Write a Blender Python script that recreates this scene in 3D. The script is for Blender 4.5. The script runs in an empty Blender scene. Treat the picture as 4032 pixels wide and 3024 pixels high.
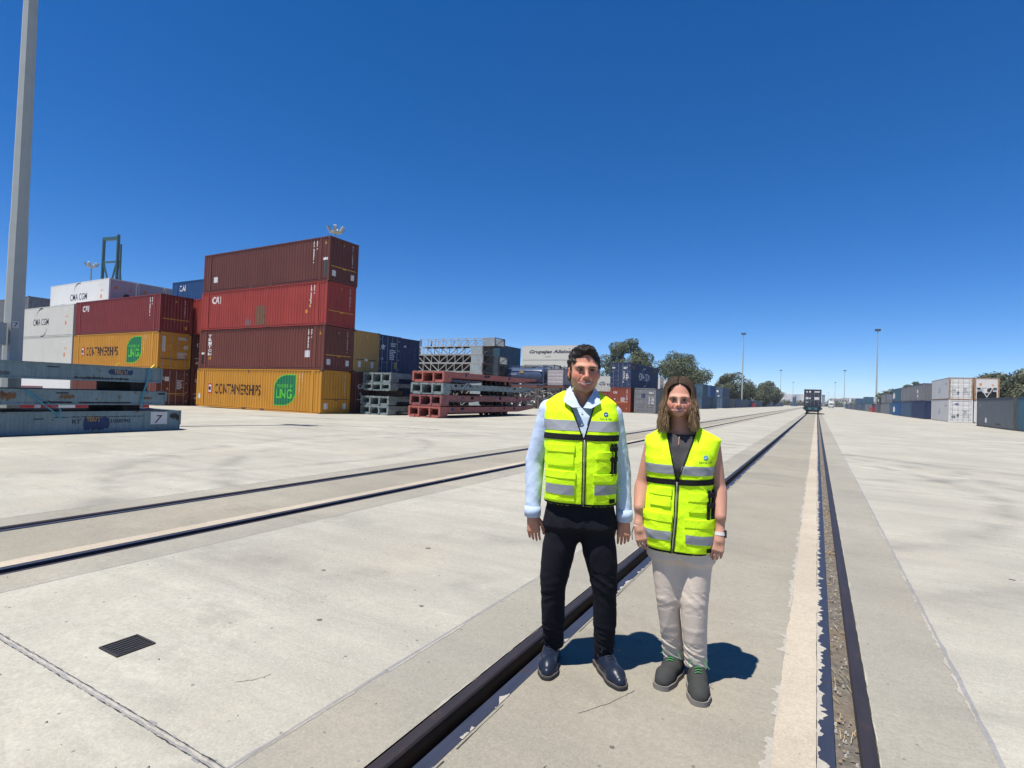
import bpy, bmesh, math, random
import numpy as np
from mathutils import Vector, Matrix, noise as mnoise
random.seed(7); RNG = np.random.RandomState(7)
R = math.radians
SC = bpy.context.scene
COL = SC.collection

# ---------------------------------------------------------------- camera
cam = bpy.data.cameras.new('camera'); CAM = bpy.data.objects.new('camera', cam); COL.objects.link(CAM)
cam.sensor_fit = 'HORIZONTAL'; cam.sensor_width = 36.0; cam.lens = 2130.0 / 4032 * 36
cam.clip_start = 0.05; cam.clip_end = 6000
PITCH, ROLL, YAW, HC, XC = 0.0193516, 0.0347288, 0.5140252, 1.5078, 0.6394
_f = Vector((-math.sin(YAW) * math.cos(PITCH), math.cos(YAW) * math.cos(PITCH), math.sin(PITCH)))
_r = Vector((math.cos(YAW), math.sin(YAW), 0)); _u = _r.cross(_f)
_r2 = _r * math.cos(ROLL) + _u * math.sin(ROLL); _u2 = _u * math.cos(ROLL) - _r * math.sin(ROLL)
CAM.matrix_world = Matrix(((_r2.x, _u2.x, -_f.x, XC), (_r2.y, _u2.y, -_f.y, 0), (_r2.z, _u2.z, -_f.z, HC), (0, 0, 0, 1)))
SC.camera = CAM

# ---------------------------------------------------------------- sky and sun
SUN = Vector((-0.135, -0.34, 1.0)).normalized()          # towards the sun
ELEV = math.asin(SUN.z)
W = bpy.data.worlds.new('World'); SC.world = W; W.use_nodes = True
nt = W.node_tree; nt.nodes.clear()
wo = nt.nodes.new('ShaderNodeOutputWorld'); bg = nt.nodes.new('ShaderNodeBackground'); sk = nt.nodes.new('ShaderNodeTexSky')
sk.sky_type = 'NISHITA'; sk.sun_disc = False; sk.sun_elevation = ELEV; sk.sun_rotation = math.atan2(SUN.x, SUN.y)
sk.altitude = 0; sk.air_density = 0.6; sk.dust_density = 0.0; sk.ozone_density = 5.0
hs = nt.nodes.new('ShaderNodeHueSaturation'); hs.inputs['Saturation'].default_value = 1.38
gm = nt.nodes.new('ShaderNodeGamma'); gm.inputs['Gamma'].default_value = 0.88; nt.links.new(sk.outputs[0], gm.inputs['Color'])
hs.inputs['Hue'].default_value = 0.5075
nt.links.new(gm.outputs[0], hs.inputs['Color'])
nt.links.new(hs.outputs[0], bg.inputs[0]); bg.inputs[1].default_value = 0.122; nt.links.new(bg.outputs[0], wo.inputs[0])
sl = bpy.data.lights.new('sun', 'SUN'); sl.energy = 5.0; sl.angle = R(0.53); sl.color = (1.0, 0.955, 0.89)
so = bpy.data.objects.new('sun', sl); COL.objects.link(so); so.location = (0, 0, 60)
so.rotation_euler = SUN.to_track_quat('Z', 'Y').to_euler()
SC.view_settings.view_transform = 'Standard'; SC.view_settings.look = 'None'
SC.view_settings.exposure = 0.60; SC.view_settings.gamma = 1.0; SC.view_settings.use_curve_mapping = False
SC.render.engine = 'CYCLES'
SC.cycles.use_denoising = True; SC.cycles.max_bounces = 6; SC.cycles.diffuse_bounces = 3; SC.cycles.glossy_bounces = 3
SC.cycles.transparent_max_bounces = 6; SC.cycles.caustics_reflective = False; SC.cycles.caustics_refractive = False
SC.cycles.use_adaptive_sampling = True; SC.cycles.adaptive_threshold = 0.015

# ---------------------------------------------------------------- helpers
def gz(x): return -0.007 * max(0.0, abs(x) - 2.0)        # yard falls gently away from the tracks

def link(o, parent=None):
    COL.objects.link(o)
    if parent is not None: o.parent = parent
    return o
def obj(name, me, mat=None, parent=None, smooth=False):
    if mat is not None and len(me.materials) == 0:
        for m in (mat if isinstance(mat, (list, tuple)) else [mat]): me.materials.append(m)
    if smooth and len(me.polygons): me.polygons.foreach_set('use_smooth', [True] * len(me.polygons))
    return link(bpy.data.objects.new(name, me), parent)
def shared(name, me, mat, parent=None):                   # shared mesh, own material
    if len(me.materials) == 0: me.materials.append(mat)
    o = link(bpy.data.objects.new(name, me), parent)
    o.material_slots[0].link = 'OBJECT'; o.material_slots[0].material = mat
    return o
def empty(name, loc=(0, 0, 0), rz=0.0):
    o = bpy.data.objects.new(name, None); COL.objects.link(o); o.empty_display_size = 0.3
    o.location = loc; o.rotation_euler = (0, 0, rz); return o
def tag(o, label=None, cat=None, group=None, kind=None):
    if label: o['label'] = label
    if cat: o['category'] = cat
    if group: o['group'] = group
    if kind: o['kind'] = kind
    return o

class MB:
    def __init__(s): s.v = []; s.f = []; s.m = []
    def add(s, vs, fs, mi=0):
        b = len(s.v); s.v += [tuple(q) for q in vs]
        for f in fs: s.f.append(tuple(b + i for i in f)); s.m.append(mi)
    def box(s, x0, x1, y0, y1, z0, z1, mi=0):
        s.add([(x0, y0, z0), (x1, y0, z0), (x1, y1, z0), (x0, y1, z0), (x0, y0, z1), (x1, y0, z1), (x1, y1, z1), (x0, y1, z1)],
              [(0, 3, 2, 1), (4, 5, 6, 7), (0, 1, 5, 4), (1, 2, 6, 5), (2, 3, 7, 6), (3, 0, 4, 7)], mi); return s
    def quad(s, a, b, c, d, mi=0): s.add([a, b, c, d], [(0, 1, 2, 3)], mi); return s
    def prism(s, poly, axis, a, b, mi=0):                 # 2-D polygon swept along an axis
        def P(q, t): return {'x': (t, q[0], q[1]), 'y': (q[0], t, q[1]), 'z': (q[0], q[1], t)}[axis]
        n = len(poly); vs = [P(q, a) for q in poly] + [P(q, b) for q in poly]
        fs = [tuple(range(n - 1, -1, -1)), tuple(range(n, 2 * n))] + [(i, (i + 1) % n, n + (i + 1) % n, n + i) for i in range(n)]
        s.add(vs, fs, mi); return s
    def bar(s, p, q, w, h=None, mi=0, up=(0, 0, 1)):
        h = h or w; p = Vector(p); q = Vector(q); d = (q - p).normalized(); u = Vector(up)
        if abs(d.dot(u)) > 0.98: u = Vector((1, 0, 0))
        a = d.cross(u).normalized() * (w / 2); b = a.cross(d).normalized() * (h / 2)
        vs = [p - a - b, p + a - b, p + a + b, p - a + b, q - a - b, q + a - b, q + a + b, q - a + b]
        s.add(vs, [(0, 1, 2, 3), (7, 6, 5, 4), (0, 4, 5, 1), (1, 5, 6, 2), (2, 6, 7, 3), (3, 7, 4, 0)], mi); return s
    def cyl(s, p, q, r, r2=None, n=12, mi=0, cap=True):
        r2 = r if r2 is None else r2; p = Vector(p); q = Vector(q); d = (q - p).normalized()
        u = Vector((0, 0, 1)) if abs(d.z) < 0.9 else Vector((1, 0, 0))
        a = d.cross(u).normalized(); b = d.cross(a)
        vs = []
        for c, rr in ((p, r), (q, r2)):
            for i in range(n):
                t = 2 * math.pi * i / n; vs.append(c + (a * math.cos(t) + b * math.sin(t)) * rr)
        fs = [(i, (i + 1) % n, n + (i + 1) % n, n + i) for i in range(n)]
        if cap: fs += [tuple(range(n - 1, -1, -1)), tuple(range(n, 2 * n))]
        s.add(vs, fs, mi); return s
    def tube(s, pts, r, n=6, mi=0):
        pts = [Vector(q) for q in pts]; rs = r if isinstance(r, (list, tuple)) else [r] * len(pts)
        vs = []; pa = None
        for i, c in enumerate(pts):
            d = (pts[min(i + 1, len(pts) - 1)] - pts[max(i - 1, 0)]).normalized()
            if pa is None:
                u = Vector((0, 0, 1)) if abs(d.z) < 0.9 else Vector((1, 0, 0)); a = d.cross(u).normalized()
            else: a = (pa - d * pa.dot(d)).normalized()
            pa = a; b = d.cross(a)
            for k in range(n):
                t = 2 * math.pi * k / n; vs.append(c + (a * math.cos(t) + b * math.sin(t)) * rs[i])
        fs = []
        for i in range(len(pts) - 1):
            for k in range(n): fs.append((i * n + k, i * n + (k + 1) % n, (i + 1) * n + (k + 1) % n, (i + 1) * n + k))
        fs += [tuple(range(n - 1, -1, -1)), tuple(range((len(pts) - 1) * n, len(pts) * n))]
        s.add(vs, fs, mi); return s
    def lathe(s, prof, c=(0, 0, 0), n=20, mi=0, axis='z'):
        vs = []
        for r, h in prof:
            for k in range(n):
                t = 2 * math.pi * k / n
                q = (r * math.cos(t), r * math.sin(t), h)
                if axis == 'x': q = (h, q[0], q[1])
                if axis == 'y': q = (q[0], h, q[1])
                vs.append((c[0] + q[0], c[1] + q[1], c[2] + q[2]))
        fs = [(i * n + k, i * n + (k + 1) % n, (i + 1) * n + (k + 1) % n, (i + 1) * n + k) for i in range(len(prof) - 1) for k in range(n)]
        s.add(vs, fs, mi); return s
    def mesh(s, name):
        me = bpy.data.meshes.new(name); me.from_pydata(s.v, [], s.f)
        if any(s.m): me.polygons.foreach_set('material_index', s.m)
        me.update(); return me
    def build(s, name, mat=None, parent=None, smooth=False): return obj(name, s.mesh(name), mat, parent, smooth)

# ---------------------------------------------------------------- materials
def _nodes(name):
    m = bpy.data.materials.new(name); m.use_nodes = True; t = m.node_tree; b = t.nodes['Principled BSDF']; return m, t, b
def N(t, kind, **kw):
    n = t.nodes.new('ShaderNode' + kind)
    for k, v in kw.items():
        if k in n.inputs: n.inputs[k].default_value = v
        else: setattr(n, k, v)
    return n
def noise(t, vec, scale, detail=4, rough=0.55, dist=0.0):
    n = N(t, 'TexNoise'); n.inputs['Scale'].default_value = scale; n.inputs['Detail'].default_value = detail
    n.inputs['Roughness'].default_value = rough; n.inputs['Distortion'].default_value = dist
    if vec is not None: t.links.new(vec, n.inputs['Vector'])
    return n.outputs['Fac']
def ramp(t, fac, stops):
    n = N(t, 'ValToRGB'); e = n.color_ramp.elements
    while len(e) > 1: e.remove(e[-1])
    e[0].position = stops[0][0]; e[0].color = (*stops[0][1], 1) if isinstance(stops[0][1], tuple) else (stops[0][1],) * 3 + (1,)
    for p_, c in stops[1:]:
        k = e.new(p_); k.color = (*c, 1) if isinstance(c, tuple) else (c, c, c, 1)
    t.links.new(fac, n.inputs[0]); return n.outputs[0]
def mix(t, fac, a, b, mode='MIX'):
    n = N(t, 'MixRGB', blend_type=mode)
    for i, q in enumerate((fac, a, b)):
        if isinstance(q, (int, float)): n.inputs[i].default_value = q if i == 0 else (q, q, q, 1)
        elif isinstance(q, tuple): n.inputs[i].default_value = (*q, 1)
        else: t.links.new(q, n.inputs[i])
    return n.outputs[0]
def math_(t, op, a, b=0.0, clamp=False):
    n = N(t, 'Math', operation=op, use_clamp=clamp)
    for i, q in enumerate((a, b)):
        if isinstance(q, (int, float)): n.inputs[i].default_value = q
        else: t.links.new(q, n.inputs[i])
    return n.outputs[0]
def coords(t, scale=(1, 1, 1), rnd=True):
    tc = N(t, 'TexCoord'); mp = N(t, 'Mapping'); mp.inputs['Scale'].default_value = scale
    t.links.new(tc.outputs['Object'], mp.inputs['Vector'])
    if rnd:
        oi = N(t, 'ObjectInfo'); k = math_(t, 'MULTIPLY', oi.outputs['Random'], 37.0); cb = N(t, 'CombineXYZ')
        for i in range(3): t.links.new(k, cb.inputs[i])
        t.links.new(cb.outputs[0], mp.inputs['Location'])
    return mp.outputs[0]
def bump(t, b, h, strength=0.3, dist=0.01):
    n = N(t, 'Bump'); n.inputs['Strength'].default_value = strength; n.inputs['Distance'].default_value = dist
    t.links.new(h, n.inputs['Height']); t.links.new(n.outputs[0], b.inputs['Normal'])
_MC = {}
ALB = 0.80
def plain(name, rgb, rough=0.6, metal=0.0, var=0.12, scale=6.0, spec=0.4):
    if name in _MC: return _MC[name]
    rgb = tuple(x * ALB for x in rgb)
    m, t, b = _nodes(name); v = coords(t)
    f = noise(t, v, scale, 5)
    c = mix(t, f, tuple(x * (1 - var) for x in rgb), tuple(min(1, x * (1 + var)) for x in rgb))
    t.links.new(c, b.inputs['Base Color']); b.inputs['Roughness'].default_value = rough; b.inputs['Metallic'].default_value = metal
    b.inputs['Specular IOR Level'].default_value = spec
    _MC[name] = m; return m
def paint(name, rgb, rust=0.3, fade=0.25, rough=0.55, dirt=0.35, scale=1.0, rustc=(0.16, 0.06, 0.025)):
    """weathered container paint: faded patches, streaks running down, rust spots, grime"""
    if name in _MC: return _MC[name]
    rgb = tuple(x * ALB for x in rgb); rustc = tuple(x * ALB for x in rustc)
    m, t, b = _nodes(name)
    v = coords(t); vs = coords(t, (5.0, 5.0, 0.35))
    c = mix(t, noise(t, v, 0.6 * scale, 3), tuple(x * (1 - fade) for x in rgb), tuple(min(1, x * (1 + fade) + 0.01) for x in rgb))
    st = ramp(t, noise(t, vs, 1.4 * scale, 5, 0.6), [(0.42, 0.0), (0.75, 1.0)])
    c = mix(t, math_(t, 'MULTIPLY', st, dirt), c, tuple(x * 0.45 + 0.01 for x in rgb))
    g = ramp(t, noise(t, v, 9 * scale, 6, 0.7), [(0.5, 0.0), (0.8, 1.0)])
    c = mix(t, math_(t, 'MULTIPLY', g, dirt * 0.6), c, (0.05, 0.045, 0.04))
    th = 0.70 - 0.2 * rust
    rm = ramp(t, noise(t, v, 2.6 * scale, 9, 0.72), [(th, 0.0), (th + 0.05, 1.0)])
    rc = mix(t, noise(t, v, 22, 3), rustc, tuple(x * 0.4 for x in rustc))
    c = mix(t, math_(t, 'MULTIPLY', rm, 0.9 if rust > 0 else 0.0), c, rc)
    t.links.new(c, b.inputs['Base Color'])
    b.inputs['Roughness'].default_value = rough; b.inputs['Specular IOR Level'].default_value = 0.35
    bump(t, b, noise(t, v, 3.0, 3), 0.12, 0.02)
    _MC[name] = m; return m

# ---------------------------------------------------------------- lettering
_TX = {}
def text_mesh(s, bold=0.0, shear=0.0, spacing=1.0):
    """outline of a string as a flat mesh, normalised to the unit square"""
    k = (s, bold, shear, spacing)
    if k in _TX: return _TX[k]
    cu = bpy.data.curves.new('t', 'FONT'); cu.body = s; cu.offset = bold; cu.shear = shear; cu.space_character = spacing
    cu.resolution_u = 3; cu.fill_mode = 'BOTH'
    o = bpy.data.objects.new('t', cu); COL.objects.link(o)
    dg = bpy.context.evaluated_depsgraph_get()
    me = bpy.data.meshes.new_from_object(o.evaluated_get(dg))
    v = np.zeros(len(me.vertices) * 3); me.vertices.foreach_get('co', v); v = v.reshape(-1, 3)[:, :2]
    fs = [tuple(p_.vertices) for p_ in me.polygons]
    lo, hi = v.min(0), v.max(0)
    _TX[k] = ((v - lo) / (hi - lo), fs, (hi - lo)[0] / (hi - lo)[1])
    bpy.data.objects.remove(o); bpy.data.curves.remove(cu); bpy.data.meshes.remove(me)
    return _TX[k]
for _s in ('CONTAINERSHIPS', 'CAI', 'LNG', 'POWERED BY', '45', 'CMA CGM', 'Alisios', '5500', 'TESU 21', 'TESU 2', 'RT', '100090', '7'): text_mesh(_s)
# ================================================================ ground, tracks
def gz(x): return -0.007 * (min(abs(x), 60.0) - 2.0) if abs(x) > 2 else 0.0
def concrete(name, base, warm=0.0, streak=0.5, pits=0.5, arcs=False):
    base = tuple(x * 0.84 for x in base)
    m, t, b = _nodes(name)
    tc = N(t, 'TexCoord'); o = tc.outputs['Object']
    def mp(s, rot=0.0):
        n = N(t, 'Mapping'); n.inputs['Scale'].default_value = s; n.inputs['Rotation'].default_value = (0, 0, rot); t.links.new(o, n.inputs['Vector']); return n.outputs[0]
    big = noise(t, mp((1, 1, 1)), 0.35, 5, 0.6); med = noise(t, mp((1, 1, 1)), 2.2, 6, 0.65); sp = noise(t, mp((1, 1, 1)), 95, 3, 0.6); sp2 = noise(t, mp((1, 1, 1)), 62, 4, 0.7)
    d = tuple(x * 0.76 for x in base); l = tuple(min(1, x * 1.17) for x in base)
    c = mix(t, ramp(t, big, [(0.38, 0.0), (0.62, 1.0)]), d, l)
    c = mix(t, math_(t, 'MULTIPLY', ramp(t, med, [(0.40, 0.0), (0.62, 1.0)]), 0.6), c, tuple(x * 0.80 for x in base))
    # brushed streaks and tyre scuffs across the yard
    s1 = ramp(t, noise(t, mp((0.55, 2.6, 1), 0.15), 1.0, 6, 0.7), [(0.46, 0.0), (0.72, 1.0)])
    s2 = ramp(t, noise(t, mp((0.10, 1.3, 1), -0.5), 1.0, 7, 0.7), [(0.50, 0.0), (0.70, 1.0)])
    c = mix(t, math_(t, 'MULTIPLY', s1, streak * 0.45), c, (0.17, 0.163, 0.152))
    c = mix(t, math_(t, 'MULTIPLY', s2, streak * 0.60), c, (0.125, 0.12, 0.112))
    # ochre staining
    oc = ramp(t, noise(t, mp((1, 0.5, 1)), 0.9, 4, 0.6), [(0.5, 0.0), (0.75, 1.0)])
    c = mix(t, math_(t, 'MULTIPLY', oc, 0.22 + warm), c, (0.40, 0.31, 0.21))
    # aggregate grain
    c = mix(t, ramp(t, sp, [(0.3, 0.0), (0.7, 0.5)]), c, tuple(min(1, x * 1.3) for x in base), 'MIX')
    c = mix(t, ramp(t, sp2, [(0.28, 0.32), (0.55, 0.0)]), c, tuple(x * 0.5 for x in base))
    g3 = noise(t, mp((1, 1, 1)), 21, 7, 0.78); g4 = noise(t, mp((1.7, 1.3, 1)), 40, 5, 0.75)
    c = mix(t, math_(t, 'MULTIPLY', ramp(t, g3, [(0.44, 0.0), (0.60, 1.0)]), 0.34), c, tuple(x * 0.70 for x in base))
    c = mix(t, math_(t, 'MULTIPLY', ramp(t, g4, [(0.52, 0.0), (0.66, 1.0)]), 0.40), c, tuple(min(1, x * 1.32) for x in base))
    vo = N(t, 'TexVoronoi'); vo.inputs['Scale'].default_value = 11.0; t.links.new(mp((1, 1, 1)), vo.inputs['Vector'])
    rn = ramp(t, vo.outputs['Color'], [(0.66, 0.0), (0.70, 1.0)])
    pit = ramp(t, vo.outputs['Distance'], [(0.05, 1.0), (0.13, 0.0)])
    c = mix(t, math_(t, 'MULTIPLY', math_(t, 'MULTIPLY', pit, rn), pits), c, tuple(x * 0.28 for x in base))
    st = ramp(t, noise(t, mp((0.8, 1.6, 1), 0.4), 0.7, 8, 0.75, 0.6), [(0.56, 0.0), (0.66, 1.0)])
    c = mix(t, math_(t, 'MULTIPLY', st, 0.42), c, tuple(x * 0.60 for x in base))
    if arcs:
        sx = N(t, 'SeparateXYZ'); t.links.new(o, sx.inputs[0])
        dn = noise(t, mp((1, 1, 1)), 1.2, 4)
        for ax, ay, rr, wd in ((-4.5, 12.0, 8.9, 0.55), (-4.3, 12.2, 7.6, 0.35), (0.4, 16.6, 3.3, 0.35), (-14.0, 9.0, 6.0, 0.3), (8.0, 26.0, 9.0, 0.5)):
            dx = math_(t, 'SUBTRACT', sx.outputs[0], ax); dy = math_(t, 'SUBTRACT', sx.outputs[1], ay)
            r2 = math_(t, 'SQRT', math_(t, 'ADD', math_(t, 'MULTIPLY', dx, dx), math_(t, 'MULTIPLY', dy, dy)))
            e = math_(t, 'ABSOLUTE', math_(t, 'SUBTRACT', r2, rr))
            k = math_(t, 'SUBTRACT', 1.0, math_(t, 'DIVIDE', e, wd), clamp=True)
            k = math_(t, 'MULTIPLY', k, ramp(t, dn, [(0.38, 0.0), (0.62, 1.0)]))
            c = mix(t, math_(t, 'MULTIPLY', k, 0.42), c, (0.10, 0.096, 0.09))
    t.links.new(c, b.inputs['Base Color']); b.inputs['Roughness'].default_value = 0.9; b.inputs['Specular IOR Level'].default_value = 0.25
    hsum = math_(t, 'ADD', math_(t, 'MULTIPLY', sp, 0.5), math_(t, 'ADD', sp2, math_(t, 'MULTIPLY', med, 2.0)))
    bump(t, b, hsum, 0.35, 0.006)
    return m
M_YARD = concrete('yard_concrete', (0.408, 0.388, 0.322), 0.05, 0.85, 0.9, arcs=True)
M_SHOULDER = concrete('shoulder_concrete', (0.315, 0.296, 0.242), 0.06, 0.55, 0.6)
M_INFILL = concrete('infill_concrete', (0.303, 0.279, 0.220), 0.10, 0.6, 0.7)
M_BEIGE = concrete('beige_mortar', (0.45, 0.39, 0.30), 0.12, 0.15, 0.5)
M_MORTAR = concrete('white_mortar', (0.40, 0.37, 0.315), 0.0, 0.2, 0.5)
M_SEAL = concrete('joint_sealant', (0.27, 0.265, 0.255), 0.0, 0.3, 0.8)
M_TAR = plain('tar', (0.035, 0.033, 0.034), 0.8)

YB = [-12.0, 0.0, 3, 6, 10, 15, 20, 30, 45, 70, 110, 170, 260, 420, 700, 1200, 2200, 4200]
def sheet(name, xs, mat, z=0.0, ys=YB, zf=gz):
    mb = MB(); n = len(xs)
    for y in ys:
        for x in xs: mb.v.append((x, y, zf(x) + z))
    for j in range(len(ys) - 1):
        for i in range(n - 1):
            a = j * n + i; mb.f.append((a, a + 1, a + 1 + n, a + n)); mb.m.append(0)
    return tag(mb.build(name, mat), kind='structure')
C2 = -5.71
sheet('ground', [-1500, -400, -60, -40, -20, C2 - 1.36], M_YARD)
sheet('ground', [C2 + 1.36, -2.0, -1.345], M_YARD)
sheet('ground', [1.36, 2.0, 20, 60, 400, 1500], M_YARD)
sheet('ground', [-1500, 1500], M_YARD, z=-0.01, ys=[-80, -12.0], zf=lambda x: -0.0)
for c in (0.0, C2):
    sheet('track_bed', [c - 1.36 if c else -1.345, c - 0.905], M_SHOULDER)
    sheet('track_bed', [c - 0.675, c, c + 0.675] if c else [-0.675, 0.675], M_INFILL)
    sheet('track_bed', [c + 0.905, c + 1.36], M_SHOULDER)

def ysteps(y0, y1, fine=0.06):
    ys = [y0]
    while ys[-1] < y1: ys.append(ys[-1] + max(fine, (0.004 if fine < 0.03 else 0.012) * abs(ys[-1])))
    ys[-1] = y1; return ys
def ribbon(name, x0, x1, y0, y1, mat, z=0.003, j0=0.0, j1=0.0, fine=0.06, gaps=0.0, seed=0, kind='structure', fq=1.0):
    """sheet along y with ragged long edges, optionally broken into patches"""
    mb = MB(); ys = ysteps(y0, y1, fine); prev = None
    for i, y in enumerate(ys):
        n0 = mnoise.fractal(Vector((y * 4.3 * fq, seed, 0.3)), 0.6, 2.1, 7) * j0; n1 = mnoise.fractal(Vector((y * 4.7 * fq, seed + 9.1, 0.7)), 0.6, 2.1, 7) * j1
        a, b_ = x0 + n0, x1 + n1
        if gaps and mnoise.fractal(Vector((y * 1.1 * fq, seed + 3.3, 1.7)), 0.8, 2.1, 4) < gaps: prev = None; continue
        if b_ - a < 0.002: b_ = a + 0.002
        k = len(mb.v); mb.v += [(a, y, gz(a) + z), (b_, y, gz(b_) + z)]
        if prev is not None: mb.f.append((prev, prev + 1, k + 1, k)); mb.m.append(0)
        prev = k
    if not mb.f: return None
    return tag(mb.build(name, mat), kind=kind)
ribbon('mortar_strip', 0.500, 0.673, -3, 500, M_BEIGE, 0.0012, 0.012, 0.003, seed=1)
ribbon('mortar_strip', 0.480, 0.503, -3, 60, M_MORTAR, 0.0020, 0.03, 0.004, fine=0.006, gaps=-0.15, seed=2, fq=3.0)
ribbon('mortar_strip', C2 + 0.50, C2 + 0.673, -8, 300, M_BEIGE, 0.0012, 0.012, 0.003, seed=3)
ribbon('joint_sealant', -1.356, -1.338, -6, 260, M_SEAL, 0.0012, 0.006, 0.006, seed=4)
ribbon('joint_sealant', -1.337, -1.327, -6, 60, M_MORTAR, 0.0020, 0.006, 0.008, gaps=-0.2, seed=5)
ribbon('joint_sealant', 1.348, 1.372, -6, 260, M_SEAL, 0.0012, 0.008, 0.008, seed=6)
ribbon('joint_sealant', 1.338, 1.350, -6, 60, M_MORTAR, 0.0020, 0.016, 0.006, fine=0.012, gaps=-0.1, seed=7, fq=2.5)
ribbon('joint_sealant', C2 + 1.353, C2 + 1.368, -12, 200, M_SEAL, 0.0012, 0.004, 0.004, seed=8)
ribbon('joint_sealant', C2 - 1.368, C2 - 1.353, -12, 200, M_SEAL, 0.0012, 0.004, 0.004, seed=9)
def cross_joint(x0, x1, y, w, seed, mat, z=0.0012, jit=0.007):
    mb = MB(); n = int(abs(x1 - x0) / 0.010); prev = None
    for i in range(n + 1):
        x = x0 + (x1 - x0) * i / n
        a = y - w / 2 + mnoise.fractal(Vector((x * 11, seed, 0)), 0.6, 2.1, 6) * jit; b_ = y + w / 2 + mnoise.fractal(Vector((x * 12, seed + 5, 0)), 0.6, 2.1, 6) * jit
        k = len(mb.v); mb.v += [(x, a, gz(x) + z), (x, b_, gz(x) + z)]
        if prev is not None: mb.f.append((prev, k, k + 1, prev + 1)); mb.m.append(0)
        prev = k
    return tag(mb.build('joint_sealant', mat), kind='structure')
cross_joint(C2 + 1.36, -1.345, 1.335, 0.034, 1, M_SEAL, 0.0012, 0.012)
cross_joint(C2 + 1.36, -1.345, 1.337, 0.010, 7, M_MORTAR, 0.0018, 0.008)
cross_joint(C2 + 1.36, -1.345, 1.318, 0.003, 8, M_TAR, 0.0018, 0.006)
cross_joint(C2 + 1.36, -1.345, 1.349, 0.004, 2, M_TAR, 0.0020, 0.004)
for yy in (7.5, 13.6, 19.8, 32): cross_joint(C2 + 1.36, -1.345, yy, 0.012, yy, M_SEAL, 0.0012, 0.003)
for yy in (12.4, 24.5): cross_joint(1.36, 16, yy, 0.015, yy, M_SEAL, 0.0012, 0.004)
for yy in (15.4, 21.6): cross_joint(-19, C2 - 1.36, yy, 0.015, yy, M_SEAL, 0.0012, 0.004)

# rails with their guard angles, sunk in grooves
m_, t_, b_ = _nodes('rail_steel'); v_ = coords(t_, rnd=False)
c_ = mix(t_, noise(t_, coords(t_, (8, 0.8, 1), False), 3, 6), (0.022, 0.018, 0.019), (0.05, 0.040, 0.040))
c_ = mix(t_, ramp(t_, noise(t_, v_, 7, 7, 0.7), [(0.55, 0.0), (0.7, 1.0)]), c_, (0.07, 0.042, 0.032))
t_.links.new(c_, b_.inputs['Base Color']); b_.inputs['Metallic'].default_value = 0.35; b_.inputs['Roughness'].default_value = 0.5; M_RAIL = m_
m_, t_, b_ = _nodes('guard_steel'); v_ = coords(t_, rnd=False)
c_ = mix(t_, noise(t_, coords(t_, (10, 1, 1), False), 3, 6), (0.020, 0.026, 0.045), (0.05, 0.055, 0.08))
c_ = mix(t_, ramp(t_, noise(t_, v_, 5, 8, 0.75), [(0.6, 0.0), (0.66, 1.0)]), c_, (0.055, 0.035, 0.03))
t_.links.new(c_, b_.inputs['Base Color']); b_.inputs['Metallic'].default_value = 0.3; b_.inputs['Roughness'].default_value = 0.5; M_GUARD = m_
m_, t_, b_ = _nodes('groove_dirt'); v_ = coords(t_, rnd=False)
c_ = mix(t_, ramp(t_, noise(t_, v_, 18, 8, 0.75), [(0.3, 0.0), (0.7, 1.0)]), (0.045, 0.04, 0.035), (0.20, 0.175, 0.14))
c_ = mix(t_, ramp(t_, noise(t_, v_, 1.3, 3), [(0.5, 0.0), (0.7, 0.7)]), c_, (0.16, 0.11, 0.06))
t_.links.new(c_, b_.inputs['Base Color']); b_.inputs['Roughness'].default_value = 0.95; bump(t_, b_, noise(t_, v_, 30, 6, 0.7), 0.8, 0.02); M_DIRT = m_
RAILS = []
for c, side, lab in ((0, -1, 'dark steel rail in its groove just behind the man, running to the freight wagon'),
                     (0, 1, 'dark steel rail beside the beige mortar strip, right of the woman'),
                     (C2, -1, 'farther dark rail of the second track, nearest the blue stacked platforms'),
                     (C2, 1, 'nearer dark rail of the second track, edged by a beige mortar strip')):
    s = side; z0 = gz(c)
    y0, y1 = -10.0, 560.0
    prof = [(0.834, -0.05), (0.834, -0.008), (0.841, 0.001), (0.850, 0.003), (0.886, 0.003), (0.896, 0.0), (0.903, -0.008), (0.903, -0.05), (0.878, -0.058), (0.878, -0.13), (0.86, -0.13), (0.86, -0.058)]
    poly = [(c + s * x, z0 + z) for x, z in prof]
    if s < 0: poly = poly[::-1]
    root = empty('rail', (0, 0, 0)); tag(root, lab, 'rail', 'rails sunk in the yard')
    MB().prism(poly, 'y', y0, y1).build('rail_head', M_RAIL, root)
    a, b_ = sorted((c + s * 0.673, c + s * 0.739))
    MB().box(a, b_, y0, y1, z0 - 0.14, z0 + 0.0035).build('guard_angle', M_GUARD, root)
    fl = -0.034 if (c == 0 and s > 0) else -0.13
    a, b_ = sorted((c + s * 0.70, c + s * 0.92))
    mb = MB(); ys = ysteps(y0, y1, 0.05); nx = 6
    for y in ys:
        for i in range(nx + 1):
            mb.v.append((a + (b_ - a) * i / nx, y, z0 + fl + 0.014 * mnoise.fractal(Vector((i * 0.5, y * 5, c)), 0.8, 2, 4)))
    for j in range(len(ys) - 1):
        for i in range(nx): k = j * (nx + 1) + i; mb.f.append((k, k + 1, k + nx + 2, k + nx + 1)); mb.m.append(0)
    mb.build('groove_floor', M_DIRT, root)
    RAILS.append(root)
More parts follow.
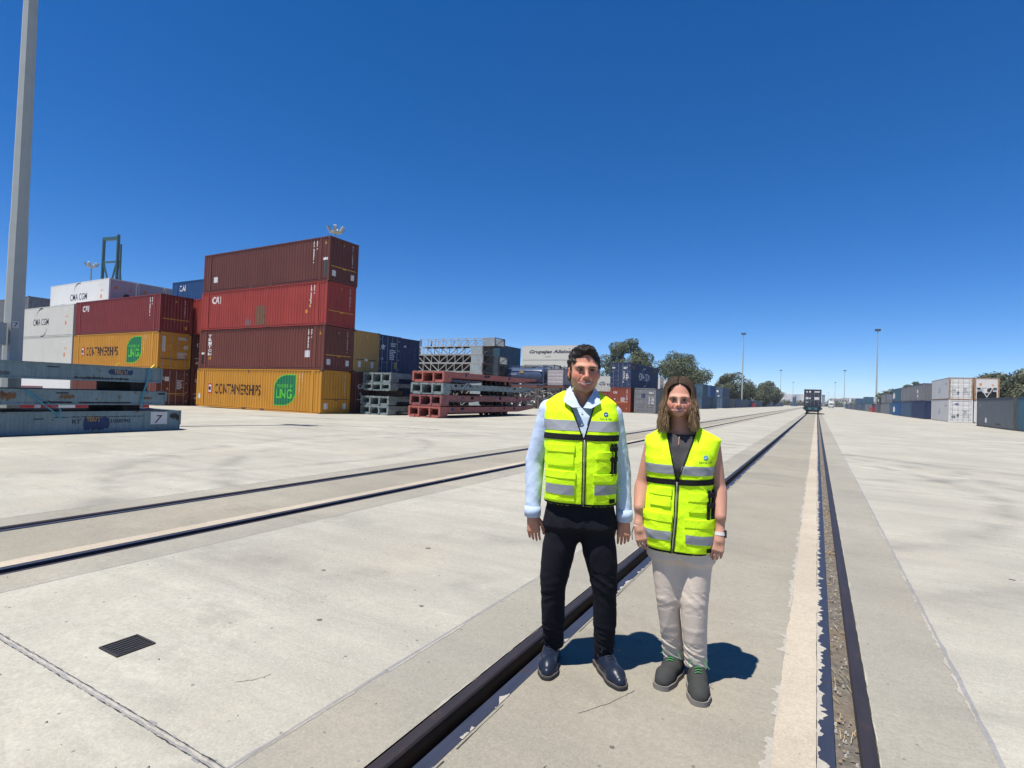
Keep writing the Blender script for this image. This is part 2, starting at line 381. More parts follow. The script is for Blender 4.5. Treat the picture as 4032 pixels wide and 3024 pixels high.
# splashes of white mortar over the guard angles and ragged slab edges
ribbon('mortar_splash', 0.671, 0.688, -2, 40, M_MORTAR, 0.0042, 0.003, 0.034, fine=0.006, gaps=0.0, seed=11, fq=3.0)
ribbon('mortar_splash', 0.904, 0.907, -2, 40, M_MORTAR, 0.0022, 0.003, 0.012, fine=0.02, gaps=-0.3, seed=12)
ribbon('mortar_splash', -0.682, -0.671, -2, 40, M_MORTAR, 0.0042, 0.024, 0.003, fine=0.006, gaps=0.12, seed=13, fq=3.0)
ribbon('mortar_splash', -0.909, -0.902, -2, 40, M_MORTAR, 0.0022, 0.012, 0.003, fine=0.02, gaps=-0.2, seed=14)
ribbon('joint_sealant', -0.660, -0.655, -2, 30, M_TAR, 0.0014, 0.003, 0.003, fine=0.03, gaps=-0.3, seed=15)
ribbon('joint_sealant', 0.668, 0.671, -2, 30, M_TAR, 0.0030, 0.002, 0.002, fine=0.02, gaps=-0.15, seed=16)
# dry leaves, straw and grit lying in the grooves
M_LEAF = plain('dry_leaf', (0.30, 0.22, 0.13), 0.8, var=0.7, scale=14)
M_STRAW = plain('straw', (0.45, 0.36, 0.20), 0.8, var=0.4, scale=20)
M_GRIT = plain('grit', (0.40, 0.38, 0.34), 0.9, var=0.5, scale=30)
lf = MB(); stw = MB(); gr = MB()
for i in range(700):
    y = 1.2 + 16 * random.random() ** 1.6; sgn = 1 if random.random() < 0.8 else -1
    x = sgn * random.uniform(0.748, 0.826); z = -0.026 if sgn > 0 else -0.118
    k = random.random(); an = random.uniform(0, 6.28)
    if k < 0.40:
        l = random.uniform(0.012, 0.036); w = l * random.uniform(0.25, 0.5); c, s = math.cos(an) * l / 2, math.sin(an) * l / 2; cw, sw = -math.sin(an) * w / 2, math.cos(an) * w / 2
        h = random.uniform(0.0, 0.016)
        lf.add([(x - c, y - s, z + 0.004), (x + cw, y + sw, z + h + 0.004), (x + c, y + s, z + 0.006 + h * 0.5), (x - cw, y - sw, z + 0.004)], [(0, 1, 2, 3)])
    elif k < 0.62:
        l = random.uniform(0.04, 0.12); p = Vector((x, y, z + 0.004)); q = p + Vector((math.cos(an) * l * 0.4, math.sin(an) * l, random.uniform(0, 0.02)))
        q.x = min(max(q.x, 0.742), 0.83) if sgn > 0 else max(min(q.x, -0.742), -0.83)
        stw.bar(p, q, 0.0025)
    else:
        r = random.uniform(0.003, 0.010); gr.cyl((x, y, z - 0.002), (x, y, z + r), r, r * 0.5, n=6)
tag(lf.build('leaf_litter', M_LEAF), 'dry brown leaves caught in the rail grooves', 'leaves', kind='stuff')
tag(stw.build('straw_litter', M_STRAW), 'dry straw caught in the rail grooves', 'straw', kind='stuff')
for i in range(170):
    d = 1.6 + 9 * random.random() ** 1.4; a = random.uniform(-0.5, 1.35); x = 0.64 - d * math.sin(a); y = d * math.cos(a)
    if 0.66 < abs(x) < 0.92 or y < 0.6: continue
    r = random.uniform(0.002, 0.008); gr.cyl((x, y, gz(x) - 0.001), (x + r * 0.2, y, gz(x) + r * 1.1), r, r * 0.55, n=6)
tag(gr.build('loose_grit', M_GRIT), 'loose grit scattered over the concrete', 'grit', kind='stuff')
# tar repairs and stains with shapes of their own
def wiggle(name, pts, w, mat, z=0.0015):
    mb = MB(); prev = None; P = [Vector((q[0], q[1], 0)) for q in pts]; out = []
    for i in range(len(P) - 1):
        n = 14
        for k in range(n): out.append(P[i].lerp(P[i + 1], k / n))
    out.append(P[-1])
    for i, q in enumerate(out):
        d = (out[min(i + 1, len(out) - 1)] - out[max(0, i - 1)]).normalized(); nn = Vector((-d.y, d.x, 0))
        q = q + nn * mnoise.fractal(Vector((i * 0.35, w * 50, 0)), 0.8, 2, 4) * w * 2.5
        ww = w * (0.4 + 0.9 * abs(mnoise.noise(Vector((i * 0.4, 3, w)))) + 0.3 * random.random())
        a, b2 = q - nn * ww, q + nn * ww; k = len(mb.v); mb.v += [(a.x, a.y, gz(a.x) + z), (b2.x, b2.y, gz(b2.x) + z)]
        if prev is not None: mb.f.append((prev, prev + 1, k + 1, k)); mb.m.append(0)
        prev = k
    return tag(mb.build(name, mat), kind='structure')
wiggle('tar_stain', [(-19.0, 16.3), (-17.6, 16.4), (-16.3, 17.2), (-15.2, 17.9)], 0.05, M_TAR)
wiggle('tar_stain', [(-15.9, 18.2), (-14.2, 18.2), (-13.2, 18.4)], 0.07, M_TAR)
wiggle('tar_stain', [(-27.0, 19.2), (-22.2, 20.6), (-17.4, 22.6), (-15.8, 23.6)], 0.10, M_TAR)
wiggle('hairline_crack', [(-0.40, 1.78), (-0.32, 1.93), (-0.29, 2.04)], 0.0022, M_TAR)
wiggle('hairline_crack', [(-0.32, 2.45), (-0.22, 2.62), (-0.15, 2.80)], 0.0018, M_TAR)
wiggle('hairline_crack', [(-1.9, 1.75), (-1.84, 1.82), (-1.82, 1.9)], 0.002, M_TAR)
for x, y, r in ((0.02, 1.93, 0.013), (-0.10, 2.30, 0.012), (-2.15, 2.5, 0.02), (-2.9, 3.2, 0.02), (-1.75, 3.05, 0.02), (3.4, 4.3, 0.022), (-2.6, 4.2, 0.03), (2.2, 6.5, 0.025)):
    mb = MB(); n = 14; mb.v = [(x + r * (0.7 + 0.5 * random.random()) * math.cos(6.283 * k / n), y + r * (0.6 + 0.5 * random.random()) * math.sin(6.283 * k / n), gz(x) + 0.0015) for k in range(n)]
    mb.f = [tuple(range(n))]; mb.m = [0]; tag(mb.build('oil_spot', plain('oil', (0.14, 0.115, 0.10), 0.8)), kind='structure')
# drain grate
M_IRON = plain('cast_iron', (0.045, 0.043, 0.042), 0.6, 0.3, 0.4, 30)
g = empty('drain_grate', (-2.76, 1.663, gz(-2.76))); tag(g, 'small square cast iron drain grate set in the concrete, left foreground', 'grate')
MB().box(-0.093, 0.093, -0.093, 0.093, 0.001, 0.003).build('pit', plain('pit_black', (0.01, 0.01, 0.01), 0.9), g)
for (x0, x1, y0, y1) in ((-0.1, 0.1, -0.1, -0.088), (-0.1, 0.1, 0.088, 0.1), (-0.1, -0.088, -0.088, 0.088), (0.088, 0.1, -0.088, 0.088)):
    MB().box(x0, x1, y0, y1, 0.0, 0.009).build('frame_bar', M_IRON, g)
bm_ = MB().box(-0.009, 0.009, -0.086, 0.07, 0.003, 0.0085).mesh('slat')
for i in range(6):
    s = obj('slat', bm_, M_IRON, g); s.location = (-0.07 + i * 0.028, 0, 0)
# ================================================================ shipping containers
_ME = {}
PITCH_S, DEP = 0.278, 0.05
def corr_breaks(L0, L1, pitch):
    n = max(1, round((L1 - L0) / pitch)); p = (L1 - L0) / n; out = []
    for i in range(n):
        b = L0 + i * p
        out += [(b, 0.0), (b + p * 0.26, 0.0), (b + p * 0.5, 1.0), (b + p * 0.76, 1.0)]
    out.append((L1, 0.0)); return out
def corr_panel(key, L0, L1, z0, z1, pitch=PITCH_S, dep=DEP, flip=False):
    if key in _ME: return _ME[key]
    mb = MB(); br = corr_breaks(L0, L1, pitch)
    for x, d in br: mb.v += [(x, d * dep, z0), (x, d * dep, z1)]
    for i in range(len(br) - 1):
        k = 2 * i; mb.f.append((k, k + 2, k + 3, k + 1)); mb.m.append(0)
    me = mb.mesh('panel'); _ME[key] = me; return me
def flat_panel(key, L0, L1, z0, z1, ribs=0):
    if key in _ME: return _ME[key]
    mb = MB(); mb.quad((L0, 0, z0), (L1, 0, z0), (L1, 0, z1), (L0, 0, z1))
    for i in range(ribs):
        x = L0 + (L1 - L0) * (i + 1) / (ribs + 1); mb.box(x - 0.012, x + 0.012, -0.004, 0.0, z0, z1)
    me = mb.mesh('panel'); _ME[key] = me; return me
def frame_mesh(L, H, W, doors):
    key = ('frame', L, H, W, doors)
    if key in _ME: return _ME[key]
    mb = MB(); p = 0.16; e = 0.0
    for x0 in (0, L - p):
        for y0 in (0, W - p): mb.box(x0, x0 + p, y0, y0 + p, 0.115, H - 0.115)
    for y0 in (0.004, W - 0.066):
        mb.box(0.18, L - 0.18, y0, y0 + 0.062, H - 0.075, H - 0.012)                  # top rails
        mb.box(0.18, L - 0.18, y0, y0 + 0.062, 0.025, 0.045)                          # bottom rail: two flanges and a web
        mb.box(0.18, L - 0.18, y0, y0 + 0.062, 0.155, 0.175)
        mb.box(0.18, L - 0.18, y0 + 0.02, y0 + 0.042, 0.045, 0.155)
        if L > 13:
            for xm in (0.76, L - 0.76 - 0.14): mb.box(xm, xm + 0.14, y0 - 0.004 if y0 < 1 else y0 + 0.0, y0 + 0.062 if y0 < 1 else y0 + 0.066, 0.02, H - 0.05)
    for x0 in (0.006, L - 0.126):
        mb.box(x0, x0 + 0.12, 0.17, W - 0.17, 0.02, 0.15); mb.box(x0, x0 + 0.12, 0.17, W - 0.17, H - 0.11, H - 0.012)
    me = mb.mesh('frame'); _ME[key] = me; return me
def door_mesh(key, w, h):
    if key in _ME: return _ME[key]
    mb = MB(); fr = 0.07
    mb.box(0, w, 0.02, 0.05, 0, h)
    for a in ((0, w, 0, fr), (0, w, h - fr, h)): mb.box(a[0], a[1], 0.0, 0.02, a[2], a[3])
    for a in ((0, fr), (w - fr, w)): mb.box(a[0], a[1], 0.0, 0.02, fr, h - fr)
    n = 4
    for i in range(n):
        zc = fr + (h - 2 * fr) * (i + 0.5) / n; hh = (h - 2 * fr) / n * 0.36
        mb.add([(fr, 0.02, zc - hh), (w - fr, 0.02, zc - hh), (w - fr, 0.006, zc - hh + 0.05), (fr, 0.006, zc - hh + 0.05), (fr, 0.006, zc + hh - 0.05), (w - fr, 0.006, zc + hh - 0.05), (fr, 0.02, zc + hh), (w - fr, 0.02, zc + hh)],
               [(0, 1, 2, 3), (3, 2, 5, 4), (4, 5, 7, 6)])
    me = mb.mesh('door'); _ME[key] = me; return me
def small(key, fn):
    if key not in _ME: mb = MB(); fn(mb); _ME[key] = mb.mesh(key if isinstance(key, str) else key[0])
    return _ME[key]
M_STEEL = plain('galvanised', (0.42, 0.43, 0.44), 0.45, 0.5, 0.2, 20)
M_CAST = paint('casting_rust', (0.13, 0.06, 0.045), 0.7, 0.3, 0.8)
M_WHITE = plain('decal_white', (0.78, 0.77, 0.74), 0.6, var=0.06)
M_LABEL = plain('label_white', (0.70, 0.69, 0.68), 0.6, var=0.15, scale=40)
M_YEL = plain('decal_yellow', (0.72, 0.38, 0.03), 0.6)
M_BLK = plain('decal_black', (0.02, 0.018, 0.018), 0.6)
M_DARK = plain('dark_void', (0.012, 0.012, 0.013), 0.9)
M_NAVYT = plain('text_navy', (0.018, 0.022, 0.055), 0.6)
M_ORANGE = plain('decal_orange', (0.70, 0.22, 0.03), 0.6)

class Box:
    """One container. Local x runs along its length, y=0 is its front side (facing -y)."""
    def __init__(s, name, x, y, z, L, H, color, along='X', W=2.438, doors='none', label='', group=None, detail=2, reefer=False, frame_mat=None, cat='container', face_ends=('lo', 'hi'), endmat=None):
        s.L, s.H, s.W, s.mat, s.reefer = L, H, W, color, reefer
        s.root = empty(name, (x, y, z) if along == 'X' else (x + W, y, z), 0 if along == 'X' else math.pi / 2)
        tag(s.root, label, cat, group)
        fm = frame_mat or color; s.panels = {}; P = 0.155
        z0, z1 = 0.175, H - 0.075
        kx = (L, H, W)
        shared('frame', frame_mesh(L, H, W, doors), fm, s.root)
        for face in ('front', 'back'):
            if reefer: me = flat_panel(('rside',) + kx, P, L - P, z0, z1, 0)
            elif detail >= 1: me = corr_panel(('side',) + kx, P, L - P, z0, z1)
            else: me = corr_panel(('side1',) + kx, P, L - P, z0, z1, 0.55, 0.05)
            o = shared('side_panel', me, color, s.root)
            if face == 'front': o.location = (0, 0.014, 0)
            else: o.location = (L, W - 0.014, 0); o.rotation_euler = (0, 0, math.pi)
            s.panels[face] = o
        em = endmat or color
        for end in ('lo', 'hi'):
            isdoor = doors == end
            if isdoor:
                dw = (W - 0.30) / 2
                for k in (0, 1):
                    d = shared('door', door_mesh(('door', W, H), dw - 0.005, H - 0.25), em, s.root)
                    if end == 'lo': d.location = (0.02, W - 0.15 - k * dw, 0.14); d.rotation_euler = (0, 0, -math.pi / 2)
                    else: d.location = (L - 0.02, 0.15 + k * dw, 0.14); d.rotation_euler = (0, 0, math.pi / 2)
                    s.panels['door%d' % k] = d
                    if detail >= 2:
                        rod = small(('rod', H), lambda mb: mb.cyl((0, -0.02, -0.01), (0, -0.02, H - 0.25), 0.017, n=8))
                        for xr in (0.24, dw - 0.26):
                            r = shared('lock_rod', rod, M_STEEL, d); r.location = (xr, 0, 0)
                        hd = small('handle', lambda mb: mb.bar((0, -0.04, 0), (0.34, -0.045, 0), 0.03, 0.022))
                        for xr in (0.16, dw - 0.52):
                            h_ = shared('handle', hd, M_STEEL, d); h_.location = (xr, 0, 0.72)
                        hg = small('hinge', lambda mb: mb.box(-0.05, 0.09, -0.012, 0.012, -0.05, 0.05))
                        for q in range(4):
                            h_ = shared('hinge', hg, M_STEEL, d); h_.location = (0.0 if k == 0 else dw - 0.045, 0, 0.25 + q * (H - 0.75) / 3)
                s.panels[end] = s.panels['door0']
            elif reefer and end in face_ends and detail >= 1: s.machine(end, em)
            else:
                me = flat_panel(('rend',) + kx, 0.155, W - 0.155, 0.15, H - 0.11) if reefer else corr_panel(('end',) + kx, 0.155, W - 0.155, 0.15, H - 0.11, 0.24, 0.045)
                o = shared('end_panel', me, em, s.root)
                if end == 'lo': o.location = (0.012, W, 0); o.rotation_euler = (0, 0, -math.pi / 2)
                else: o.location = (L - 0.012, 0, 0); o.rotation_euler = (0, 0, math.pi / 2)
                s.panels[end] = o
        ro = shared('roof', small(('roof',) + kx, lambda mb: mb.box(0.1, L - 0.1, 0.05, W - 0.05, H - 0.03, H - 0.006)), color, s.root)
        fl = shared('floor', small(('floor',) + kx, lambda mb: mb.box(0.15, L - 0.15, 0.07, W - 0.07, 0.08, 0.16)), M_DARK, s.root)
        if detail >= 1:
            cm = small('casting', lambda mb: (mb.box(-0.004, 0.178, -0.004, 0.162, 0, 0.118), mb.box(0.05, 0.13, -0.0055, -0.004, 0.035, 0.085, 0)))
            xs = [0, L] if L < 13 else [0, L]
            for cx in (0, 1):
                for cy in (0, 1):
                    for cz in (0, H - 0.118):
                        o = shared('corner_casting', cm, M_CAST if not reefer else fm, s.root)
                        o.location = (cx * L, cy * W, cz); o.scale = (1 - 2 * cx, 1 - 2 * cy, 1)
        if detail >= 2 and not reefer:
            fp = small('fork_pocket', lambda mb: mb.box(-0.2, 0.2, 0.0005, 0.02, 0.03, 0.15))
            for fx in (L / 2 - 1.03, L / 2 + 1.03): o = shared('fork_pocket', fp, M_CAST, s.root); o.location = (fx, 0, 0)
    def machine(s, end, em):
        """refrigeration end: recessed bulkhead, condenser fan, control box and compressor bay"""
        W_, H = s.W, s.H
        o = empty('cooling_unit'); o.parent = s.root
        if end == 'lo': o.location = (0.012, W_, 0); o.rotation_euler = (0, 0, -math.pi / 2)
        else: o.location = (s.L - 0.012, 0, 0); o.rotation_euler = (0, 0, math.pi / 2)
        shared('bulkhead', small(('bulk', W_, H), lambda mb: (mb.box(0.155, W_ - 0.155, 0.03, 0.06, 0.15, H - 0.11), mb.box(0.2, W_ - 0.2, 0.0, 0.03, H * 0.56, H - 0.2))), em, o)
        shared('compressor_bay', small(('bay', W_, H), lambda mb: mb.box(0.25, W_ - 0.25, 0.018, 0.031, 0.2, H * 0.33)), M_DARK, o)
        shared('fan_guard', small(('fan', H), lambda mb: mb.cyl((W_ * 0.63, 0.032, H * 0.45), (W_ * 0.63, 0.012, H * 0.45), 0.3, n=20)), plain('fan_dark', (0.035, 0.033, 0.035), 0.6), o)
        shared('fan_rim', small(('fanr', H), lambda mb: mb.lathe([(0.3, 0.008), (0.36, 0.008), (0.36, 0.03)], (W_ * 0.63, 0, H * 0.45), 20, axis='y')), em, o)
        shared('control_box', small(('ctl', H), lambda mb: mb.box(W_ * 0.16, W_ * 0.36, -0.02, 0.03, H * 0.36, H * 0.52)), M_STEEL, o)
        shared('warning_sticker', small(('wst', H), lambda mb: (mb.box(W_ * 0.2, W_ * 0.3, -0.003, 0.0, H * 0.66, H * 0.76), mb.box(W_ * 0.7, W_ * 0.78, -0.003, 0.0, H * 0.66, H * 0.71))), M_ORANGE, o)
        s.panels[end] = o
    # ---- decals: u to the right and v up as seen looking at the face
    def face_info(s, face):
        if face in ('front', 'back'): return s.L, (0 if s.reefer else DEP), PITCH_S, s.L
        return s.W, (0 if (s.reefer or face.startswith('door') or face in s.panels and s.panels[face].name.startswith('door')) else 0.045), 0.24, s.W
    def decal(s, name, face, pts, faces, mat, lift=0.004, parent=None):
        Lf, dep, pitch, _ = s.face_info(face); P = 0.155
        if dep:
            bm = bmesh.new(); vs = [bm.verts.new((p[0], 0, p[1])) for p in pts]
            for f in faces:
                try: bm.faces.new([vs[i] for i in f])
                except ValueError: pass
            u0, u1 = min(p[0] for p in pts), max(p[0] for p in pts)
            br = corr_breaks(P, Lf - P, pitch)
            for x, d in br:
                if u0 < x < u1: bmesh.ops.bisect_plane(bm, geom=bm.verts[:] + bm.edges[:] + bm.faces[:], plane_co=(x, 0, 0), plane_no=(1, 0, 0), dist=1e-6)
            bx = np.array([b[0] for b in br]); bd = np.array([b[1] for b in br]) * dep
            for v in bm.verts: v.co.y = float(np.interp(v.co.x, bx, bd)) - lift
            me = bpy.data.meshes.new(name); bm.to_mesh(me); bm.free()
        else:
            me = bpy.data.meshes.new(name); me.from_pydata([(p[0], -lift, p[1]) for p in pts], [], faces)
        pn = s.panels[face]
        o = obj(name, me, mat, pn)
        if pn.name.startswith('door'):                      # doors have their own shifted frame
            o.location = (-0.15, 0, -0.14)
        return o
    def text(s, face, t, u, v, w, h, mat, bold=0.012, shear=0.0, spacing=1.0, lift=0.004):
        pts, fs, asp = text_mesh(t, bold, shear, spacing)
        return s.decal('lettering', face, [(u + p[0] * w, v + p[1] * h) for p in pts], fs, mat, lift)
    def rect(s, name, face, u, v, w, h, mat, lift=0.004):
        return s.decal(name, face, [(u, v), (u + w, v), (u + w, v + h), (u, v + h)], [(0, 1, 2, 3)], mat, lift)
    def tri(s, face, u, v, w, mat, lift=0.004):
        return s.decal('warning_triangle', face, [(u, v), (u + w, v), (u + w / 2, v + w)], [(0, 1, 2)], mat, lift)
    def poly(s, name, face, pts, mat, lift=0.004):
        return s.decal(name, face, pts, [tuple(range(len(pts)))], mat, lift)
    def column(s, face, u, v0, v1, w, mat, n=11):
        """small vertical row of characters (a serial number read from afar)"""
        h = (v1 - v0) / n
        pts, fs = [], []
        for i in range(n):
            if i in (4, n - 2): continue
            z = v1 - (i + 1) * h; k = len(pts); ww = w * random.uniform(0.6, 1)
            pts += [(u, z + h * 0.15), (u + ww, z + h * 0.15), (u + ww, z + h * 0.9), (u, z + h * 0.9)]; fs.append((k, k + 1, k + 2, k + 3))
        o = s.decal('serial_number', face, pts, fs, mat); o['kind'] = 'stuff'; return o
def lines_block(b, face, u, v, w, h, mat, rows=4):
    pts, fs = [], []
    for i in range(rows):
        z = v + h * (rows - 1 - i) / rows; k = len(pts); ww = w * random.uniform(0.55, 1)
        pts += [(u, z), (u + ww, z), (u + ww, z + h / rows * 0.55), (u, z + h / rows * 0.55)]; fs.append((k, k + 1, k + 2, k + 3))
    o = b.decal('data_plate', face, pts, fs, mat); o['kind'] = 'stuff'; return o
def swoosh(b, face, u, v, w, h, mat, up=True):
    """crescent stroke of the shipping line's mark"""
    n = 12; out, inn = [], []
    for i in range(n + 1):
        t = i / n; a = R(175 - 80 * t); th = 0.02 + 0.20 * t ** 1.5
        out.append((math.cos(a), math.sin(a))); inn.append((math.cos(a) * (1 - th) + 0.0, math.sin(a) * (1 - th)))
    pts = out + inn[::-1]
    xs = [p[0] for p in pts]; ys = [p[1] for p in pts]; lo = (min(xs), min(ys)); sp = (max(xs) - lo[0], max(ys) - lo[1])
    q = [((p[0] - lo[0]) / sp[0], (p[1] - lo[1]) / sp[1]) for p in pts]
    if not up: q = [(1 - a_, 1 - b_) for a_, b_ in q]
    pp = [(u + a_ * w, v + b_ * h) for a_, b_ in q]
    fs = [(i, i + 1, 2 * n + 1 - i - 1, 2 * n + 1 - i) for i in range(n)]
    return b.decal('emblem', face, pp, fs, mat)
def std_end(b, face, label=True, bar=None):
    """markings found on the plain end of a 45 ft box"""
    W_ = b.W; H = b.H
    b.tri(face, W_ * 0.46, H - 0.42, 0.16, M_YEL)
    b.column(face, W_ * 0.80, H * 0.42, H * 0.93, 0.05, M_LABEL, 14)
    if bar: b.rect('height_stripe', face, 0.16, H * 0.335, W_ - 0.32, 0.05, bar); b.rect('height_plate', face, W_ * 0.46, H * 0.315, 0.26, 0.10, bar, 0.007)
    if label:
        b.rect('label_plate', face, 0.30, H * 0.12, 0.30, 0.38, M_LABEL, 0.006); b.rect('label_plate', face, W_ - 0.62, H * 0.12, 0.30, 0.38, M_LABEL, 0.006)
def std_side(b, face='front', u=None):
    u = u if u is not None else b.L - 1.55
    b.column(face, u, b.H * 0.42, b.H * 0.92, 0.10, M_WHITE, 15); b.column(face, u + 0.30, b.H * 0.72, b.H * 0.92, 0.09, M_WHITE, 6)

# ---- paint colours
P_MAROON = paint('paint_maroon', (0.135, 0.034, 0.022), 0.12, 0.15, dirt=0.4)
P_BROWNR = paint('paint_brown_red', (0.165, 0.040, 0.024), 0.10, 0.15, dirt=0.35)
P_RED = paint('paint_bright_red', (0.36, 0.040, 0.026), 0.25, 0.2, dirt=0.35)
P_CRIM = paint('paint_crimson', (0.22, 0.024, 0.022), 0.1, 0.15, dirt=0.3)
P_YEL = paint('paint_amber', (0.62, 0.28, 0.018), 0.30, 0.12, dirt=0.35, rustc=(0.20, 0.08, 0.02))
P_TAN = paint('paint_tan', (0.46, 0.27, 0.075), 0.2, 0.15, dirt=0.3)
P_NAVY = paint('paint_navy', (0.022, 0.040, 0.105), 0.25, 0.3, dirt=0.3)
P_BLUE = paint('paint_blue', (0.015, 0.085, 0.24), 0.1, 0.15, dirt=0.2)
P_TEALB = paint('paint_teal_blue', (0.045, 0.115, 0.17), 0.35, 0.25, dirt=0.35)
P_STEELB = paint('paint_steel_blue', (0.05, 0.10, 0.175), 0.3, 0.25, dirt=0.35)
P_GREY = paint('paint_grey', (0.20, 0.205, 0.215), 0.35, 0.2, dirt=0.4)
P_SLATE = paint('paint_slate', (0.115, 0.135, 0.155), 0.5, 0.2, dirt=0.4)
P_WHITE = paint('paint_reefer_white', (0.74, 0.73, 0.70), 0.05, 0.05, dirt=0.10)
P_CREAM = paint('paint_reefer_cream', (0.62, 0.60, 0.53), 0.10, 0.07, dirt=0.14)
P_RUSTW = paint('paint_rusty_white', (0.72, 0.70, 0.66), 0.18, 0.08, dirt=0.2, rustc=(0.30, 0.11, 0.03))
P_RUSTF = paint('paint_rust_frame', (0.40, 0.25, 0.15), 0.8, 0.3, dirt=0.4, rustc=(0.22, 0.08, 0.03))
P_PINKG = paint('paint_pink_grey', (0.46, 0.42, 0.43), 0.15, 0.1, dirt=0.25)  # as endmat on white reefers, shade of their ends put into the colour
P_OXIDE = paint('paint_oxide_red', (0.28, 0.06, 0.035), 0.3, 0.2, dirt=0.35)

L45, L40, L20, HHC, HST = 13.716, 12.192, 6.058, 2.896, 2.591
G_A = 'containers in the tall front stack'
# ---- tall front stack: amber at the foot, three reds above
ax, ay, az = -40.83, 24.30, gz(-33)
LEAF = []
def leaf_pts(u, v, w, h):
    pts = []
    r = 0.62
    for i in range(9):
        a = R(180 - 90 * i / 8); pts.append((u + w * r + w * r * math.cos(a), v + h * (1 - 0.42) + h * 0.42 * math.sin(a)))
    pts.append((u + w, v + h))
    for i in range(9):
        a = R(0 - 90 * i / 8); pts.append((u + w * (1 - r) + w * r * math.cos(a), v + h * 0.42 + h * 0.42 * math.sin(a)))
    pts.append((u, v)); return pts
M_LEAFD = paint('leaf_green', (0.012, 0.19, 0.075), 0.0, 0.08, dirt=0.1)
M_LEAFL = plain('leaf_lime', (0.13, 0.62, 0.03), 0.6)
M_BROWNT = plain('text_dark_brown', (0.045, 0.012, 0.008), 0.6)
def containerships(b, f='front'):
    k = 1.0
    b.rect('logo_square', f, 1.40, 1.05, 0.55, 0.72, plain('logo_red', (0.52, 0.04, 0.02), 0.6)); b.rect('logo_square', f, 1.475, 1.14, 0.40, 0.54, M_WHITE, 0.007)
    b.poly('logo_disc', f, [(1.675 + 0.115 * math.cos(t), 1.41 + 0.155 * math.sin(t)) for t in np.linspace(0, 6.28, 15)[:-1]], M_NAVYT, 0.010)
    b.text(f, 'CONTAINERSHIPS', 2.30, 1.02, 5.3, 0.76, M_BROWNT, 0.018)
    b.poly('leaf_emblem', f, leaf_pts(9.05, 0.42, 2.20, 2.14), M_LEAFL); b.poly('leaf_emblem', f, leaf_pts(9.12, 0.48, 2.06, 2.02), M_LEAFD, 0.007)
    b.text(f, 'POWERED BY', 9.32, 1.66, 1.62, 0.22, M_LEAFL, 0.012, lift=0.010); b.text(f, 'LNG', 9.28, 0.92, 1.62, 0.64, M_LEAFL, 0.02, lift=0.010)
    std_side(b, f, 11.55)
b = Box('shipping_container', ax - 0.06, ay, az, L45, HHC, P_YEL, 'X', 2.5, 'none', 'amber yellow container with a green leaf emblem at the foot of the tall front stack', G_A)
containerships(b); std_end(b, 'hi', bar=plain('bar_brown', (0.10, 0.03, 0.015), 0.6)); b.rect('label_plate', 'front', 0.22, 0.62, 0.28, 0.36, M_LABEL)
b.decal('rust_hole', 'front', [(6.1, 2.80), (6.35, 2.80), (6.26, 2.62), (6.2, 2.52), (6.15, 2.66)], [(0, 1, 2, 3, 4)], M_CAST)
b = Box('shipping_container', ax + 0.02, ay + 0.02, az + HHC, L45, HHC, P_BROWNR, 'X', 2.5, 'none', 'brown red container with vertical white lettering, second from the bottom of the tall stack', G_A)
for i, ch in enumerate('TRITON'): b.text('front', ch, 1.10, 2.34 - i * 0.27, 0.42, 0.22, M_WHITE, 0.03)
b.text('front', '45', 1.16, 0.68, 0.32, 0.22, M_YEL, 0.03); std_side(b); std_end(b, 'hi', bar=M_YEL)
b.rect('label_plate', 'front', 11.92, 0.82, 0.42, 0.44, M_LABEL); b.tri('front', 13.2, 2.3, 0.2, M_YEL); b.rect('vent_slot', 'front', 0.30, 0.32, 0.26, 0.72, M_DARK); b.rect('label_plate', 'front', 0.27, 1.08, 0.34, 0.14, M_WHITE)
b = Box('shipping_container', ax + 0.14, ay - 0.01, az + 2 * HHC, L45, HHC, P_RED, 'X', 2.5, 'none', 'bright red container with a rusty patch on its side, third up in the tall stack', G_A)
b.text('front', 'CAI', 1.30, 1.96, 1.05, 0.56, M_WHITE, 0.03, 0.0, 1.12); std_side(b); std_end(b, 'hi', label=False, bar=M_YEL)
b.rect('repair_patch', 'front', 6.55, 0.22, 1.05, 1.34, paint('patch_rust', (0.19, 0.095, 0.05), 0.6, 0.3)); b.tri('front', 11.98, 1.65, 0.18, M_YEL); b.rect('label_plate', 'front', 12.0, 1.25, 0.14, 0.16, M_YEL); b.rect('label_plate', 'front', 11.7, 0.85, 0.22, 0.22, M_YEL)
b.decal('paint_touch_up', 'front', [(5.3, 0.25), (6.1, 0.25), (6.0, 0.7), (5.75, 0.5), (5.6, 0.75), (5.4, 0.55)], [(0, 1, 2, 3, 4, 5)], plain('primer_grey', (0.22, 0.12, 0.13), 0.7))
b = Box('shipping_container', ax + 0.20, ay + 0.02, az + 3 * HHC, L45, HHC, P_MAROON, 'X', 2.5, 'none', 'dark maroon container at the very top of the tall front stack', G_A)
std_side(b); std_end(b, 'hi', bar=M_YEL); b.rect('label_plate', 'front', 1.3, 0.70, 0.17, 0.42, M_WHITE); b.rect('label_plate', 'front', 1.53, 0.70, 0.17, 0.42, M_WHITE); b.tri('front', 13.2, 2.4, 0.2, M_YEL)
b.rect('vent_slot', 'front', 13.16, 0.32, 0.28, 0.98, plain('slot_green', (0.05, 0.075, 0.07), 0.6)); b.rect('label_plate', 'front', 13.10, 1.36, 0.40, 0.16, M_WHITE)

